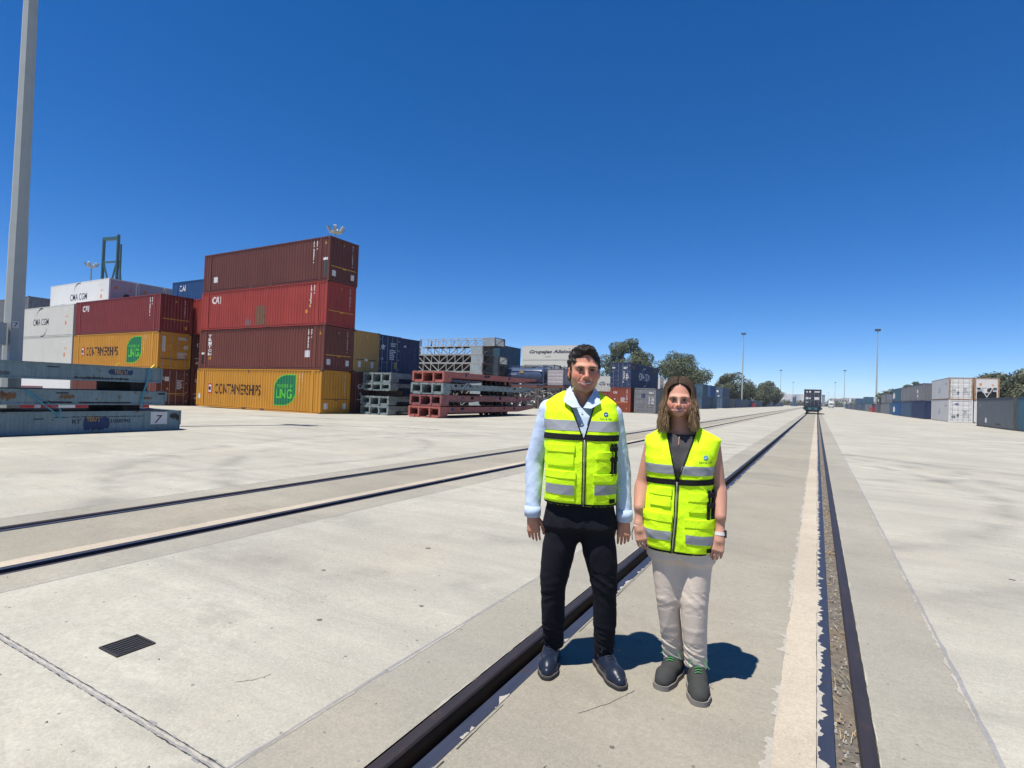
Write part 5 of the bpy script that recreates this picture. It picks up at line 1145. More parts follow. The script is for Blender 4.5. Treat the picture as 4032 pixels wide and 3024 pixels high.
building(78, 1000, 7, 10, 16.5, M_BW, 'white tower block standing right of the cream building', 3, 6); building(85.5, 1010, 6, 10, 15.5, M_BC, 'second pale tower block, right of the white one', 3, 6); building(-51, 1000, 6, 8, 20, M_BC, 'pale tower block between the last tree and the tanks', 3, 6)
building(5.0, 640, 2.6, 8, 12, plain('facade_grey', (0.25, 0.28, 0.28), 0.8), 'narrow grey block seen just right of the wagon', 2, 4)
# two stacks of blue boxes on the track far left of the wagon
for (x, z, lab) in ((-22.0, 0, 'blue container far off beside the left of the wagon, at ground level'), (-19.4, 0, 'second far blue container beside the left of the wagon'), (-20.6, 2.6, 'blue container stacked on the two far ones left of the wagon'), (-20.6, 5.2, 'topmost of the far blue containers left of the wagon')):
    Box('shipping_container', x + 3, 520, gz(-20) + z, L40, 2.6, P_STEELB, 'Y', label=lab, group='far blue containers left of the wagon', detail=0, doors='none')

# ================================================================ trees
def leaf_mat(name, dark, light):
    m, t, b = _nodes(name); v = coords(t, rnd=False)
    c = mix(t, ramp(t, noise(t, v, 0.55, 4), [(0.35, 0.0), (0.68, 1.0)]), dark, light); c = mix(t, math_(t, 'MULTIPLY', noise(t, v, 9, 2), 0.5), c, tuple(x * 1.5 for x in light))
    t.links.new(c, b.inputs['Base Color']); b.inputs['Roughness'].default_value = 0.7; b.inputs['Specular IOR Level'].default_value = 0.2; return m
LM1 = leaf_mat('foliage_grey_green', (0.032, 0.047, 0.021), (0.105, 0.118, 0.062)); LM2 = leaf_mat('foliage_olive', (0.03, 0.042, 0.02), (0.095, 0.10, 0.055)); M_BARK = plain('bark', (0.16, 0.125, 0.095), 0.9, var=0.3, scale=3)
def tree(x, y, h, w, base, label, lm, seed, nleaf=9000, open_=0.3, leaf=0.42):
    rnd = np.random.RandomState(seed); rr = random.Random(seed)
    r = empty('tree', (x, y, gz(max(-60, min(60, x))))); tag(r, label, 'tree', 'trees behind the container rows')
    # limbs
    tr = MB(); tips = []
    def limb(p, d, l, rad, depth):
        pts = [p]; rs = [rad]; q = p.copy(); dd = d.copy()
        for i in range(4):
            dd = (dd + Vector((rr.uniform(-.25, .25), rr.uniform(-.25, .25), rr.uniform(-.05, .2)))).normalized(); q = q + dd * (l / 4); pts.append(q.copy()); rs.append(rad * (1 - 0.16 * (i + 1)))
        tr.tube(pts, rs, 6)
        if depth == 0: tips.append(q); return
        for k in range(rr.choice((3, 4)) if depth > 1 else rr.choice((2, 3))):
            a = rr.uniform(0, 6.283); s = rr.uniform(0.5, 1.1); nd = (dd + Vector((math.cos(a) * s, math.sin(a) * s, rr.uniform(-0.1, 0.5)))).normalized(); limb(pts[rr.choice((2, 3, 4))], nd, l * rr.uniform(0.55, 0.8), rs[-1] * 0.75, depth - 1)
    th = h * base
    for k in range(rr.choice((1, 2))): limb(Vector((rr.uniform(-.3, .3), rr.uniform(-.3, .3), 0)), Vector((rr.uniform(-.15, .15), rr.uniform(-.15, .15), 1)).normalized(), th * 1.3, 0.035 * h, 3)
    tr.build('trunk', M_BARK, r, True)
    # clumps through the crown
    cl = []
    n = 46
    for i in range(n):
        u = rnd.normal(size=3); u /= np.linalg.norm(u); rad = rnd.uniform(0.45, 1.0) ** 0.5
        c = np.array([u[0] * w / 2 * rad * 0.88, u[1] * w / 2 * rad * 0.88, h * (base + (1 - base) * (0.5 + 0.46 * u[2] * rad))])
        if c[2] < h * base * 0.9: continue
        cl.append((c, rnd.uniform(0.13, 0.24) * w * (0.8 if u[2] > 0.6 else 1)))
    for q in tips[:24]: cl.append((np.array(q), 0.10 * w))
    cs = np.array([c for c, _ in cl]); crr = np.array([s for _, s in cl])
    pick = rnd.choice(len(cl), nleaf, p=crr ** 2 / (crr ** 2).sum())
    d = rnd.normal(size=(nleaf, 3)); d /= np.linalg.norm(d, axis=1)[:, None]
    pos = cs[pick] + d * (crr[pick] * rnd.uniform(0.45, 1.0, nleaf) ** 0.5)[:, None] * np.array([1, 1, 0.72])
    pos[:, 2] = np.maximum(pos[:, 2], h * base * 0.55)
    nrm = d * 0.7 + rnd.normal(size=(nleaf, 3)) * 0.55 + np.array([0, 0, 0.35]); nrm /= np.linalg.norm(nrm, axis=1)[:, None]
    t1 = np.cross(nrm, rnd.normal(size=(nleaf, 3))); t1 /= np.linalg.norm(t1, axis=1)[:, None]; t2 = np.cross(nrm, t1)
    s = leaf * rnd.uniform(0.5, 1.3, nleaf)[:, None]
    v = np.stack([pos - t1 * s, pos - t2 * s * 0.55, pos + t1 * s, pos + t2 * s * 0.55], 1).reshape(-1, 3)
    me = bpy.data.meshes.new('crown'); me.vertices.add(nleaf * 4); me.vertices.foreach_set('co', v.ravel()); me.loops.add(nleaf * 4); me.loops.foreach_set('vertex_index', np.arange(nleaf * 4)); me.polygons.add(nleaf)
    me.polygons.foreach_set('loop_start', np.arange(0, nleaf * 4, 4)); me.polygons.foreach_set('loop_total', np.full(nleaf, 4)); me.update(); me.validate()
    obj('crown', me, lm, r); return r
tree(-47.0, 150, 19.0, 13.0, 0.22, 'dense grey green tree behind the navy container, right of the man', LM1, 11, 30000, leaf=0.25)
tree(-31.2, 150, 14.6, 15.0, 0.26, 'open crowned grey green tree above the woman\'s head, sky showing through', LM1, 25, 22000, leaf=0.24)
tree(-28.0, 228, 13.2, 14.5, 0.12, 'rounded olive tree behind the first light mast of the left row', LM2, 15, 16000, leaf=0.33)
tree(-20.5, 262, 6.0, 7.0, 0.10, 'small olive bush filling the gap by the left row', LM2, 16, 3000, leaf=0.4)
tree(-23.5, 330, 13.0, 14.5, 0.08, 'broad low dark tree at the end of the left row', LM2, 17, 14000, leaf=0.42)
tree(38, 150, 10.6, 16, 0.15, 'dark tree at the right edge, behind the rusty white containers', LM2, 18, 20000, leaf=0.32); tree(47, 165, 13.0, 14, 0.15, 'taller dark tree cut off by the right edge', LM2, 19, 16000, leaf=0.32)
tree(22.5, 172, 8.6, 5.0, 0.2, 'small round tree top showing above the grey containers on the right', LM2, 20, 6000, leaf=0.26); tree(20.5, 186, 6.6, 9.0, 0.15, 'low bushy tree behind the dark upper container on the right', LM2, 21, 7000, leaf=0.3)
# scrub along the horizon
def scrub(x0, x1, y, h, n, seed, lab):
    rnd = np.random.RandomState(seed); mb = MB()
    for i in range(n):
        x = rnd.uniform(x0, x1); z = rnd.uniform(0, h) * rnd.uniform(0.3, 1); yy = y + rnd.uniform(-4, 4); s = rnd.uniform(0.5, 1.3); a = rnd.uniform(0, 6.28)
        mb.add([(x - s * math.cos(a), yy - s * math.sin(a), z - 0.4), (x, yy, z - 0.4 - s * .6), (x + s * math.cos(a), yy + s * math.sin(a), z - 0.3), (x, yy, z - 0.4 + s * 0.8)], [(0, 1, 2, 3)])
    tag(mb.build('scrub', LM2), lab, 'scrub', kind='stuff')
scrub(-130, 20, 700, 7, 2500, 5, 'dark scrub along the horizon left of the wagon'); scrub(10, 170, 760, 10, 3000, 6, 'dark scrub along the horizon right of the wagon'); scrub(-33, -24, 470, 4, 700, 7, 'scrub at the end of the left row of containers')

# ================================================================ thin air over the yard
hz = MB().box(-1510, 1510, -90, 4210, -4.0, 62).build('haze'); tag(hz, kind='stuff')
m_ = bpy.data.materials.new('haze'); m_.use_nodes = True; t_ = m_.node_tree; t_.nodes.clear(); o_ = t_.nodes.new('ShaderNodeOutputMaterial'); pv = t_.nodes.new('ShaderNodeVolumePrincipled')
pv.inputs['Color'].default_value = (0.80, 0.88, 1.0, 1); pv.inputs['Density'].default_value = 0.00016; t_.links.new(pv.outputs[0], o_.inputs['Volume']); hz.data.materials.append(m_); hz.display_type = 'WIRE'
# ================================================================ people: implicit surfaces meshed with surface nets
F32 = np.float32
def axis(a, b, fine=None, h=0.005, hf=0.0025):
    out = [a]
    while out[-1] < b:
        x = out[-1]; s = h
        for f in (fine or []):
            if f[0] <= x <= f[1]: s = hf
        out.append(x + s)
    return np.array(out, F32)
def smin(a, b, k):
    if k <= 0: return np.minimum(a, b)
    hh = np.maximum(k - np.abs(a - b), 0) / k
    return np.minimum(a, b) - hh * hh * k * 0.25
class Field:
    def __init__(s, xs, ys, zs, init=0.3):
        s.ax = (xs, ys, zs); s.d = np.full((len(xs), len(ys), len(zs)), init, F32)
    def sl(s, lo, hi):
        return tuple(slice(max(0, int(np.searchsorted(a, l)) - 1), int(np.searchsorted(a, h_)) + 1) for a, l, h_ in zip(s.ax, lo, hi))
    def g(s, sl): return s.ax[0][sl[0]][:, None, None], s.ax[1][sl[1]][None, :, None], s.ax[2][sl[2]][None, None, :]
    def op(s, fn, lo, hi, k=0.01, mode='add'):
        sl = s.sl(np.array(lo) - 0.03 - k, np.array(hi) + 0.03 + k); X, Y, Z = s.g(sl); v = fn(X, Y, Z).astype(F32)
        if v.size == 0: return s
        if mode == 'add': s.d[sl] = smin(s.d[sl], v, k)
        elif mode == 'sub': s.d[sl] = -smin(-s.d[sl], v, k)
        return s
    def cap(s, a, b, ra, rb, k=0.01, mode='add', flat=None):
        a = np.array(a, float); b = np.array(b, float); ab = b - a; L2 = max(float(ab @ ab), 1e-9); r = max(ra, rb)
        f = flat or (1, 1, 1)
        def fn(X, Y, Z):
            t = np.clip(((X - a[0]) * ab[0] + (Y - a[1]) * ab[1] + (Z - a[2]) * ab[2]) / L2, 0, 1)
            return np.sqrt(((X - a[0] - t * ab[0]) * f[0]) ** 2 + ((Y - a[1] - t * ab[1]) * f[1]) ** 2 + ((Z - a[2] - t * ab[2]) * f[2]) ** 2) - (ra + (rb - ra) * t)
        return s.op(fn, np.minimum(a, b) - r / min(f), np.maximum(a, b) + r / min(f), k, mode)
    def chain(s, pts, rs, k=0.01, kj=0.004, flat=None):
        for i in range(len(pts) - 1): s.cap(pts[i], pts[i + 1], rs[i], rs[i + 1], k if i == 0 else kj, flat=flat)
        return s
    def ell(s, c, r, k=0.01, mode='add', rx=0.0):
        c = np.array(c, float); r = np.array(r, float); cs, sn = math.cos(rx), math.sin(rx)
        def fn(X, Y, Z):
            x = X - c[0]; y = (Y - c[1]) * cs + (Z - c[2]) * sn; z = -(Y - c[1]) * sn + (Z - c[2]) * cs
            k0 = np.sqrt((x / r[0]) ** 2 + (y / r[1]) ** 2 + (z / r[2]) ** 2) + 1e-6
            k1 = np.sqrt((x / r[0] ** 2) ** 2 + (y / r[1] ** 2) ** 2 + (z / r[2] ** 2) ** 2) + 1e-6
            return k0 * (k0 - 1) / k1
        m = r.max(); return s.op(fn, c - m, c + m, k, mode)
    def loft(s, keys, k=0.01, p=2.3, grow=0.0, mode='add'):
        K = np.array(keys, float); z = K[:, 0]
        def fn(X, Y, Z):
            zz_ = np.clip(Z, z[0], z[-1]); cx, cy, a, b = (np.interp(zz_, z, K[:, i]) for i in range(1, 5))
            a = a + grow; b = b + grow
            q = (np.abs((X - cx) / a) ** p + np.abs((Y - cy) / b) ** p) ** (1 / p)
            d = (q - 1) * np.minimum(a, b); dz = np.maximum(z[0] - Z, Z - z[-1])
            return np.where(dz > 0, np.sqrt(np.maximum(d, 0) ** 2 + dz ** 2) + np.minimum(d, 0) * 0, np.maximum(d, dz))
        lo = (float((K[:, 1] - K[:, 3]).min()) - grow, float((K[:, 2] - K[:, 4]).min()) - grow, z[0]); hi = (float((K[:, 1] + K[:, 3]).max()) + grow, float((K[:, 2] + K[:, 4]).max()) + grow, z[-1])
        return s.op(fn, lo, hi, k, mode)
    def wrinkle(s, fn, lo, hi):
        sl = s.sl(lo, hi); X, Y, Z = s.g(sl); s.d[sl] += fn(X, Y, Z).astype(F32); return s
    def mesh(s, name, smooth_it=1):
        d = s.d; ins = d < 0; c = [n - 1 for n in d.shape]
        tot = np.zeros(c, np.uint8)
        for i in (0, 1):
            for j in (0, 1):
                for k in (0, 1): tot += ins[i:i + c[0], j:j + c[1], k:k + c[2]]
        act = (tot > 0) & (tot < 8); I = np.argwhere(act); n = len(I)
        idx = np.full(c, -1, np.int32); idx[act] = np.arange(n)
        acc = np.zeros((n, 3)); cnt = np.zeros(n)
        corners = [(i, j, k) for i in (0, 1) for j in (0, 1) for k in (0, 1)]
        val = {q: d[I[:, 0] + q[0], I[:, 1] + q[1], I[:, 2] + q[2]] for q in corners}
        for q in corners:
            for a in range(3):
                if q[a]: continue
                r = list(q); r[a] = 1; r = tuple(r); v0, v1 = val[q], val[r]; m = (v0 < 0) != (v1 < 0)
                t = np.where(m, v0 / np.where(m, v0 - v1, 1), 0)
                for b in range(3):
                    x0 = s.ax[b][I[:, b] + q[b]]; x1 = s.ax[b][I[:, b] + r[b]]
                    acc[:, b] += np.where(m, x0 + t * (x1 - x0), 0)
                cnt += m
        V = acc / cnt[:, None]; quads = []
        for a in range(3):
            b, e = (a + 1) % 3, (a + 2) % 3
            s0 = [slice(None)] * 3; s1 = [slice(None)] * 3; s0[a] = slice(0, -1); s1[a] = slice(1, None)
            A, B = ins[tuple(s0)], ins[tuple(s1)]; E = np.argwhere(A != B)
            E = E[(E[:, b] > 0) & (E[:, e] > 0) & (E[:, b] < d.shape[b] - 1) & (E[:, e] < d.shape[e] - 1)]
            if not len(E): continue
            def ix(db, de):
                F = E.copy(); F[:, b] -= db; F[:, e] -= de; return idx[F[:, 0], F[:, 1], F[:, 2]]
            Q = np.stack([ix(1, 1), ix(0, 1), ix(0, 0), ix(1, 0)], 1)
            fl = ~A[E[:, 0], E[:, 1], E[:, 2]]; Q[fl] = Q[fl][:, ::-1]; quads.append(Q)
        Q = np.concatenate(quads)
        for _ in range(smooth_it):                            # light Laplacian smoothing
            S = np.zeros_like(V); C_ = np.zeros(n)
            for a, b in ((0, 1), (1, 2), (2, 3), (3, 0)):
                np.add.at(S, Q[:, a], V[Q[:, b]]); np.add.at(S, Q[:, b], V[Q[:, a]]); np.add.at(C_, Q[:, a], 1); np.add.at(C_, Q[:, b], 1)
            V = V * 0.5 + S / np.maximum(C_, 1)[:, None] * 0.5
        return V, Q
def vq_mesh(name, V, Q):
    me = bpy.data.meshes.new(name); nq = len(Q)
    me.vertices.add(len(V)); me.vertices.foreach_set('co', np.asarray(V, F32).ravel()); me.loops.add(nq * 4); me.loops.foreach_set('vertex_index', np.asarray(Q, np.int32).ravel())
    me.polygons.add(nq); me.polygons.foreach_set('loop_start', np.arange(0, nq * 4, 4)); me.polygons.foreach_set('loop_total', np.full(nq, 4)); me.polygons.foreach_set('use_smooth', np.ones(nq, bool)); me.update(); return me
def fold(amp, *waves):
    """sum of slanted sine folds: (kx, ky, kz, phase)"""
    def fn(X, Y, Z):
        v = 0
        for kx, ky, kz, ph in waves: v = v + np.sin(kx * X + ky * Y + kz * Z + ph + 0.8 * np.sin(17 * X + 11 * Z + ph))
        return amp * v / len(waves)
    return fn

def crease(amp, *waves):
    """sharp-edged creases: valleys between soft ridges"""
    def fn(X, Y, Z):
        v = 0
        for kx, ky, kz, ph in waves:
            w = np.abs(np.sin(0.5 * (kx * X + ky * Y + kz * Z + ph + 1.3 * np.sin(13 * X + 9 * Z + 2 * ph) + 0.9 * np.sin(21 * Z - 15 * Y + ph))))
            v = v + (0.45 - w ** 0.6) * (0.55 + 0.45 * np.sin(7 * X + 11 * Z + 5 * Y + 3 * ph))
        return -amp * v / len(waves) * 2
    return fn
# ---- cloth and skin materials
def cloth(name, rgb, rough=0.85, weave=420, var=0.12, bumpk=0.25, sheen=0.0):
    rgb = rgb if 'hivis' in name else tuple(x * 0.86 for x in rgb)
    m, t, b = _nodes(name); v = coords(t, rnd=False)
    c = mix(t, noise(t, v, 9, 4), tuple(x * (1 - var) for x in rgb), tuple(min(1, x * (1 + var)) for x in rgb)); t.links.new(c, b.inputs['Base Color'])
    b.inputs['Roughness'].default_value = rough; b.inputs['Specular IOR Level'].default_value = 0.2; b.inputs['Sheen Weight'].default_value = sheen
    bump(t, b, math_(t, 'ADD', noise(t, v, 22, 6, 0.65, 1.5), math_(t, 'MULTIPLY', noise(t, v, 260, 2), 0.12)), bumpk, 0.010); return m
def skin(name, rgb, red=(0.55, 0.18, 0.12)):
    m, t, b = _nodes(name); v = coords(t, rnd=False)
    c = mix(t, ramp(t, noise(t, v, 14, 4), [(0.35, 0.0), (0.75, 0.45)]), rgb, red); c = mix(t, math_(t, 'MULTIPLY', noise(t, v, 90, 3), 0.25), c, tuple(x * 0.7 for x in rgb)); t.links.new(c, b.inputs['Base Color'])
    b.inputs['Roughness'].default_value = 0.55; b.inputs['Specular IOR Level'].default_value = 0.3
    b.inputs['Subsurface Weight'].default_value = 0.10; b.inputs['Subsurface Radius'].default_value = (0.012, 0.005, 0.003); b.inputs['Subsurface Scale'].default_value = 1.0
    bump(t, b, noise(t, v, 160, 3), 0.15, 0.002); return m
S_MAN = skin('skin_tanned', (0.47, 0.235, 0.150), (0.50, 0.16, 0.10)); S_WOM = skin('skin_light_tan', (0.47, 0.255, 0.175), (0.52, 0.20, 0.14))
M_HIVIS = cloth('hivis_yellow', (0.60, 0.92, 0.012), 0.75, var=0.05, bumpk=0.35)
M_REFL = cloth('reflective_grey', (0.30, 0.315, 0.335), 0.45, var=0.10); M_VBLK = cloth('vest_black', (0.012, 0.012, 0.013), 0.8)
M_SHIRT = cloth('shirt_pale_blue', (0.50, 0.60, 0.76), 0.85, var=0.05); M_TROU = cloth('trousers_black', (0.007, 0.008, 0.013), 0.9, var=0.2); M_CHINO = cloth('trousers_stone', (0.70, 0.60, 0.50), 0.85, var=0.05)
M_TOP = cloth('top_charcoal', (0.06, 0.058, 0.062), 0.9); M_SHOEB = cloth('leather_navy', (0.014, 0.020, 0.036), 0.32, bumpk=0.1); M_SOLEB = plain('sole_dark', (0.03, 0.028, 0.028), 0.7); M_WELT = plain('welt_grey', (0.10, 0.09, 0.085), 0.6)
M_SHOEG = cloth('suede_grey', (0.045, 0.046, 0.044), 0.9); M_SOLEG = plain('sole_grey', (0.22, 0.20, 0.18), 0.8); M_LACEG = plain('lace_green', (0.05, 0.30, 0.07), 0.7); M_LACEB = plain('lace_black', (0.015, 0.017, 0.02), 0.6)
M_TEETH = plain('teeth', (0.62, 0.56, 0.50), 0.35, var=0.03); M_LIPS = plain('lips', (0.42, 0.13, 0.11), 0.45, var=0.1); M_EYE = plain('eye_dark', (0.02, 0.012, 0.01), 0.2); M_EYEW = plain('eye_white', (0.20, 0.17, 0.155), 0.4); M_NAIL = plain('nail', (0.62, 0.40, 0.34), 0.35)
def hair_mat(name, root, tip, z0, z1):
    m, t, b = _nodes(name); tc = N(t, 'TexCoord'); sx = N(t, 'SeparateXYZ'); t.links.new(tc.outputs['Object'], sx.inputs[0])
    k = math_(t, 'DIVIDE', math_(t, 'SUBTRACT', sx.outputs[2], z0), z1 - z0, clamp=True)
    mp_ = N(t, 'Mapping'); mp_.inputs['Scale'].default_value = (160, 160, 5); t.links.new(tc.outputs['Object'], mp_.inputs['Vector'])
    n = noise(t, mp_.outputs[0], 1.0, 3); c = mix(t, k, tip, root); c = mix(t, ramp(t, n, [(0.40, 0.0), (0.62, 0.8)]), c, tuple(x * 0.35 for x in root))
    t.links.new(c, b.inputs['Base Color']); b.inputs['Roughness'].default_value = 0.6; b.inputs['Specular IOR Level'].default_value = 0.25; return m
H_MAN = hair_mat('hair_dark', (0.016, 0.012, 0.010), (0.030, 0.022, 0.018), 1.6, 1.8); H_WOM = hair_mat('hair_brown', (0.065, 0.038, 0.022), (0.50, 0.33, 0.18), 1.36, 1.59)
M_BROW = plain('brow', (0.06, 0.035, 0.022), 0.8)

def head_sdf(F, o, s, jaw=1.0, cheek=1.0, nose_=1.0, yaw=0.0, ears=True, low=1.0, md=0.0, chin=0.106, mw=1.0):
    """o: head centre at eye level; s: scale; features face -y"""
    cy, sy = math.cos(yaw), math.sin(yaw)
    def P(x, y, z): return (o[0] + s * (x * cy - y * sy), o[1] + s * (x * sy + y * cy), o[2] + s * (z if z > 0 else z * low if z > -0.11 else z + 0.11 * (1 - low)))
    E = lambda c, r, k=0.012, m='add': F.ell(P(*c), np.array(r) * s, k * s, m)
    E((0, 0.022, 0.046), (0.075, 0.096, 0.088), 0.0); E((0, -0.026, -0.014), (0.0665, 0.066, 0.090 * low), 0.03)
    E((0, -0.042, -0.082 * chin / 0.106), (0.049 * jaw, 0.046, 0.038 * low), 0.035); E((0, -0.078, -chin), (0.024 * jaw, 0.018, 0.018), 0.025)
    for sg in (-1, 1):
        E((sg * 0.046 * jaw, -0.005, -0.064), (0.018, 0.030, 0.026), 0.03); E((sg * 0.041, -0.056, -0.036), (0.022 * cheek, 0.021, 0.024), 0.03)
        F.cap(P(sg * 0.012, -0.090, 0.014), P(sg * 0.046, -0.076, 0.015), 0.0095 * s, 0.009 * s, 0.020 * s)
        F.ell(P(sg * 0.031, -0.104, -0.004), np.array((0.018, 0.0150, 0.0090)) * s, 0.022 * s, 'sub')
        if ears:
            E((sg * 0.0765, 0.014, -0.014), (0.010, 0.020, 0.031), 0.008); E((sg * 0.084, 0.006, -0.012), (0.006, 0.010, 0.018), 0.004, 'sub')
        E((sg * 0.0115 * nose_, -0.099, -0.045), (0.0072, 0.009, 0.0066), 0.006)
    F.cap(P(0, -0.090, 0.010), P(0, -0.1135 * (0.97 + 0.03 * nose_), -0.038), 0.0075 * s, 0.0100 * s * nose_, 0.014 * s); E((0, -0.113, -0.0405), (0.0100 * nose_, 0.0105, 0.0085), 0.008)
    E((0, -0.078, -0.068), (0.036, 0.022, 0.024), 0.018)                                                    # muzzle
    for sg in (-1, 1): F.cap(P(sg * 0.030 * mw, -0.094 + 0.004 * (mw - 1), -0.062 - md), P(0, -0.1045, -0.0695 - md), 0.004 * s, 0.0062 * s, 0.005 * s, 'sub')
    for sg in (-1, 1): F.cap(P(sg * 0.024, -0.094, -0.040), P(sg * 0.036, -0.084, -0.066), 0.0022 * s, 0.003 * s, 0.008 * s, 'sub')        # smile folds
    return P
def ellipsoid_obj(name, c, r, mat, parent, n=14, rot=(0, 0, 0)):
    mb = MB(); pr = [(math.sin(math.pi * i / 8), -math.cos(math.pi * i / 8)) for i in range(9)]; mb.lathe(pr, n=n)
    me = mb.mesh(name); M = Matrix.Translation(c) @ Matrix.Rotation(rot[2], 4, 'Z') @ Matrix.Rotation(rot[1], 4, 'Y') @ Matrix.Rotation(rot[0], 4, 'X') @ Matrix.Diagonal((r[0], r[1], r[2], 1)); me.transform(M)
    return obj(name, me, mat, parent, True)
def face_parts(P_, s, root, brow_t, yaw, md=0.0, mw=1.0, bz=0.0):
    def P(x, y, z): return P_(x * (mw if z < -0.055 else 1), y + (0.10 * (mw - 1) * abs(x) if z < -0.055 else 0), z - (md if z < -0.055 else bz if z > 0.0149 else 0))
    for sg in (-1, 1):
        e = ellipsoid_obj('eye', P(sg * 0.031, -0.0845, -0.0030), (0.0130 * s, 0.0062 * s, 0.0030 * s), M_EYEW, root, rot=(0, 0, yaw - sg * 0.28)); ellipsoid_obj('iris', P(sg * 0.031, -0.0885, -0.0028), (0.0062 * s, 0.0034 * s, 0.0032 * s), M_EYE, e, rot=(0, 0, yaw))
        MB().tube([P(sg * 0.0185, -0.0880, -0.002), P(sg * 0.026, -0.0908, 0.0006), P(sg * 0.035, -0.0895, 0.0006), P(sg * 0.0450, -0.0820, -0.0025)], [0.0010 * s, 0.0019 * s, 0.0021 * s, 0.0012 * s], 5).build('eyelash', M_EYE, root)
        MB().tube([P(sg * 0.014, -0.0985, 0.0150), P(sg * 0.026, -0.0965, 0.0180), P(sg * 0.038, -0.0900, 0.0195), P(sg * 0.050, -0.0790, 0.0165)], [brow_t * 0.8 * s, brow_t * s, brow_t * 0.9 * s, brow_t * 0.4 * s], 6).build('eyebrow', M_BROW, root)
    MB().tube([P(-0.029, -0.0915, -0.0610), P(-0.015, -0.0995, -0.0672), P(0, -0.1010, -0.0692), P(0.015, -0.0995, -0.0672), P(0.029, -0.0915, -0.0610)], [0.0010 * s, 0.0042 * s, 0.0050 * s, 0.0042 * s, 0.0010 * s], 8).build('teeth', M_TEETH, root, True)
    MB().tube([P(-0.034, -0.0880, -0.0580), P(-0.016, -0.1015, -0.0605), P(-0.004, -0.1045, -0.0610), P(0.004, -0.1045, -0.0610), P(0.016, -0.1015, -0.0605), P(0.034, -0.0880, -0.0580)], [0.001 * s, 0.0028 * s, 0.0034 * s, 0.0034 * s, 0.0028 * s, 0.001 * s], 8).build('upper_lip', M_LIPS, root, True)
    MB().tube([P(-0.033, -0.0885, -0.0590), P(-0.017, -0.0995, -0.0755), P(0, -0.1030, -0.0795), P(0.017, -0.0995, -0.0755), P(0.033, -0.0885, -0.0590)], [0.001 * s, 0.0036 * s, 0.0046 * s, 0.0036 * s, 0.001 * s], 8).build('lower_lip', M_LIPS, root, True)

def hand_sdf(F, w, side, down, s=1.0, curl=0.5, palm_n=(0, 1, 0)):
    """hanging hand. w: wrist, side: +1 thumb towards +x, down: direction of fingers; back of the hand faces -y"""
    w = Vector(w); d = Vector(down).normalized(); a = Vector((side, 0, 0)); a = (a - d * a.dot(d)).normalized(); n = Vector((0, 1, 0)); n = (n - d * n.dot(d) - a * n.dot(a)).normalized()
    k = 0.006
    F.cap(w, w + d * 0.03 * s, 0.026 * s, 0.028 * s, 0.015, flat=None)
    for u in (-0.026, -0.009, 0.009, 0.026): F.cap(w + d * 0.015 * s + a * u * 0.6 * s, w + d * 0.085 * s + a * u * s, 0.015 * s, 0.0135 * s, 0.012)
    tips = []
    for i, (u, l) in enumerate(((0.0285, 0.068), (0.0095, 0.076), (-0.0095, 0.070), (-0.0275, 0.056))):
        p = w + d * 0.085 * s + a * u * s; dd = d.copy(); ang = curl * (0.75 + 0.12 * i); rad = 0.0084 * s
        for j, f in enumerate((0.45, 0.31, 0.24)):
            an = ang * (0.35, 0.9, 0.8)[j]; dd = (dd * math.cos(an) + n * math.sin(an)).normalized(); q = p + dd * l * f * s; r2 = rad * (0.93, 0.88, 0.80)[j]
            F.cap(p, q, rad, r2, 0.001 if j else 0.003); p, rad = q, r2
        tips.append((p.copy(), dd.copy(), n.copy()))
    p = w + d * 0.022 * s + a * 0.026 * s + n * 0.006 * s; dd = (d * 0.80 + a * 0.5 + n * 0.28).normalized(); rad = 0.0145 * s
    for j, l in enumerate((0.040, 0.032, 0.026)):
        q = p + dd * l * s; F.cap(p, q, rad, rad * 0.86, 0.008); p = q; rad *= 0.86; dd = (dd + d * 0.35 - a * 0.22).normalized()
    tips.append((p.copy(), dd.copy(), a.copy()))
    return tips
def nails(tips, root, s=1.0):
    for p, d, n in tips[:4]: ellipsoid_obj('nail', p - n * 0.0062 * s - d * 0.001, (0.0044 * s, 0.0018 * s, 0.006 * s), M_NAIL, root, 8)

def patch(src, planes, off, name, mat, parent, thick=0.0, keep=None):
    """piece of a garment cut out by planes (co, normal: keep the side the normal points to), lifted off along its normals"""
    bm = bmesh.new(); bm.from_mesh(src)
    if keep is not None:
        dl = [f for f in bm.faces if not keep(f.calc_center_median(), f.normal)]; bmesh.ops.delete(bm, geom=dl, context='FACES')
    for co, no in planes:
        bmesh.ops.bisect_plane(bm, geom=bm.verts[:] + bm.edges[:] + bm.faces[:], plane_co=co, plane_no=no, clear_inner=True, dist=1e-6)
    bm.normal_update()
    if thick > 0:
        old = {v: v.co.copy() for v in bm.verts}
        be = [e for e in bm.edges if len(e.link_faces) == 1]
        for v in bm.verts: v.co = v.co + v.normal * (off + thick)
        vm = {}
        for e in be:
            q = []
            for v in e.verts:
                if v not in vm: vm[v] = bm.verts.new(old[v] + v.normal * off * 0.2)
                q.append(vm[v])
            l = e.link_loops[0]; a, b_ = l.vert, l.link_loop_next.vert
            try: bm.faces.new((b_, a, vm[a], vm[b_]))
            except ValueError: pass
    else:
        for v in bm.verts: v.co = v.co + v.normal * off
    me = bpy.data.meshes.new(name); bm.to_mesh(me); bm.free()
    if not len(me.polygons): return None
    return obj(name, me, mat, parent, True)
def box_planes(x0, x1, z0, z1): return [((x0, 0, 0), (1, 0, 0)), ((x1, 0, 0), (-1, 0, 0)), ((0, 0, z0), (0, 0, 1)), ((0, 0, z1), (0, 0, -1))]
def surf_y(V, x, z, r=0.012, front=True):
    m = (np.abs(V[:, 0] - x) < r) & (np.abs(V[:, 2] - z) < r)
    if not m.any(): return -0.14
    return float(V[m][:, 1].min() if front else V[m][:, 1].max())
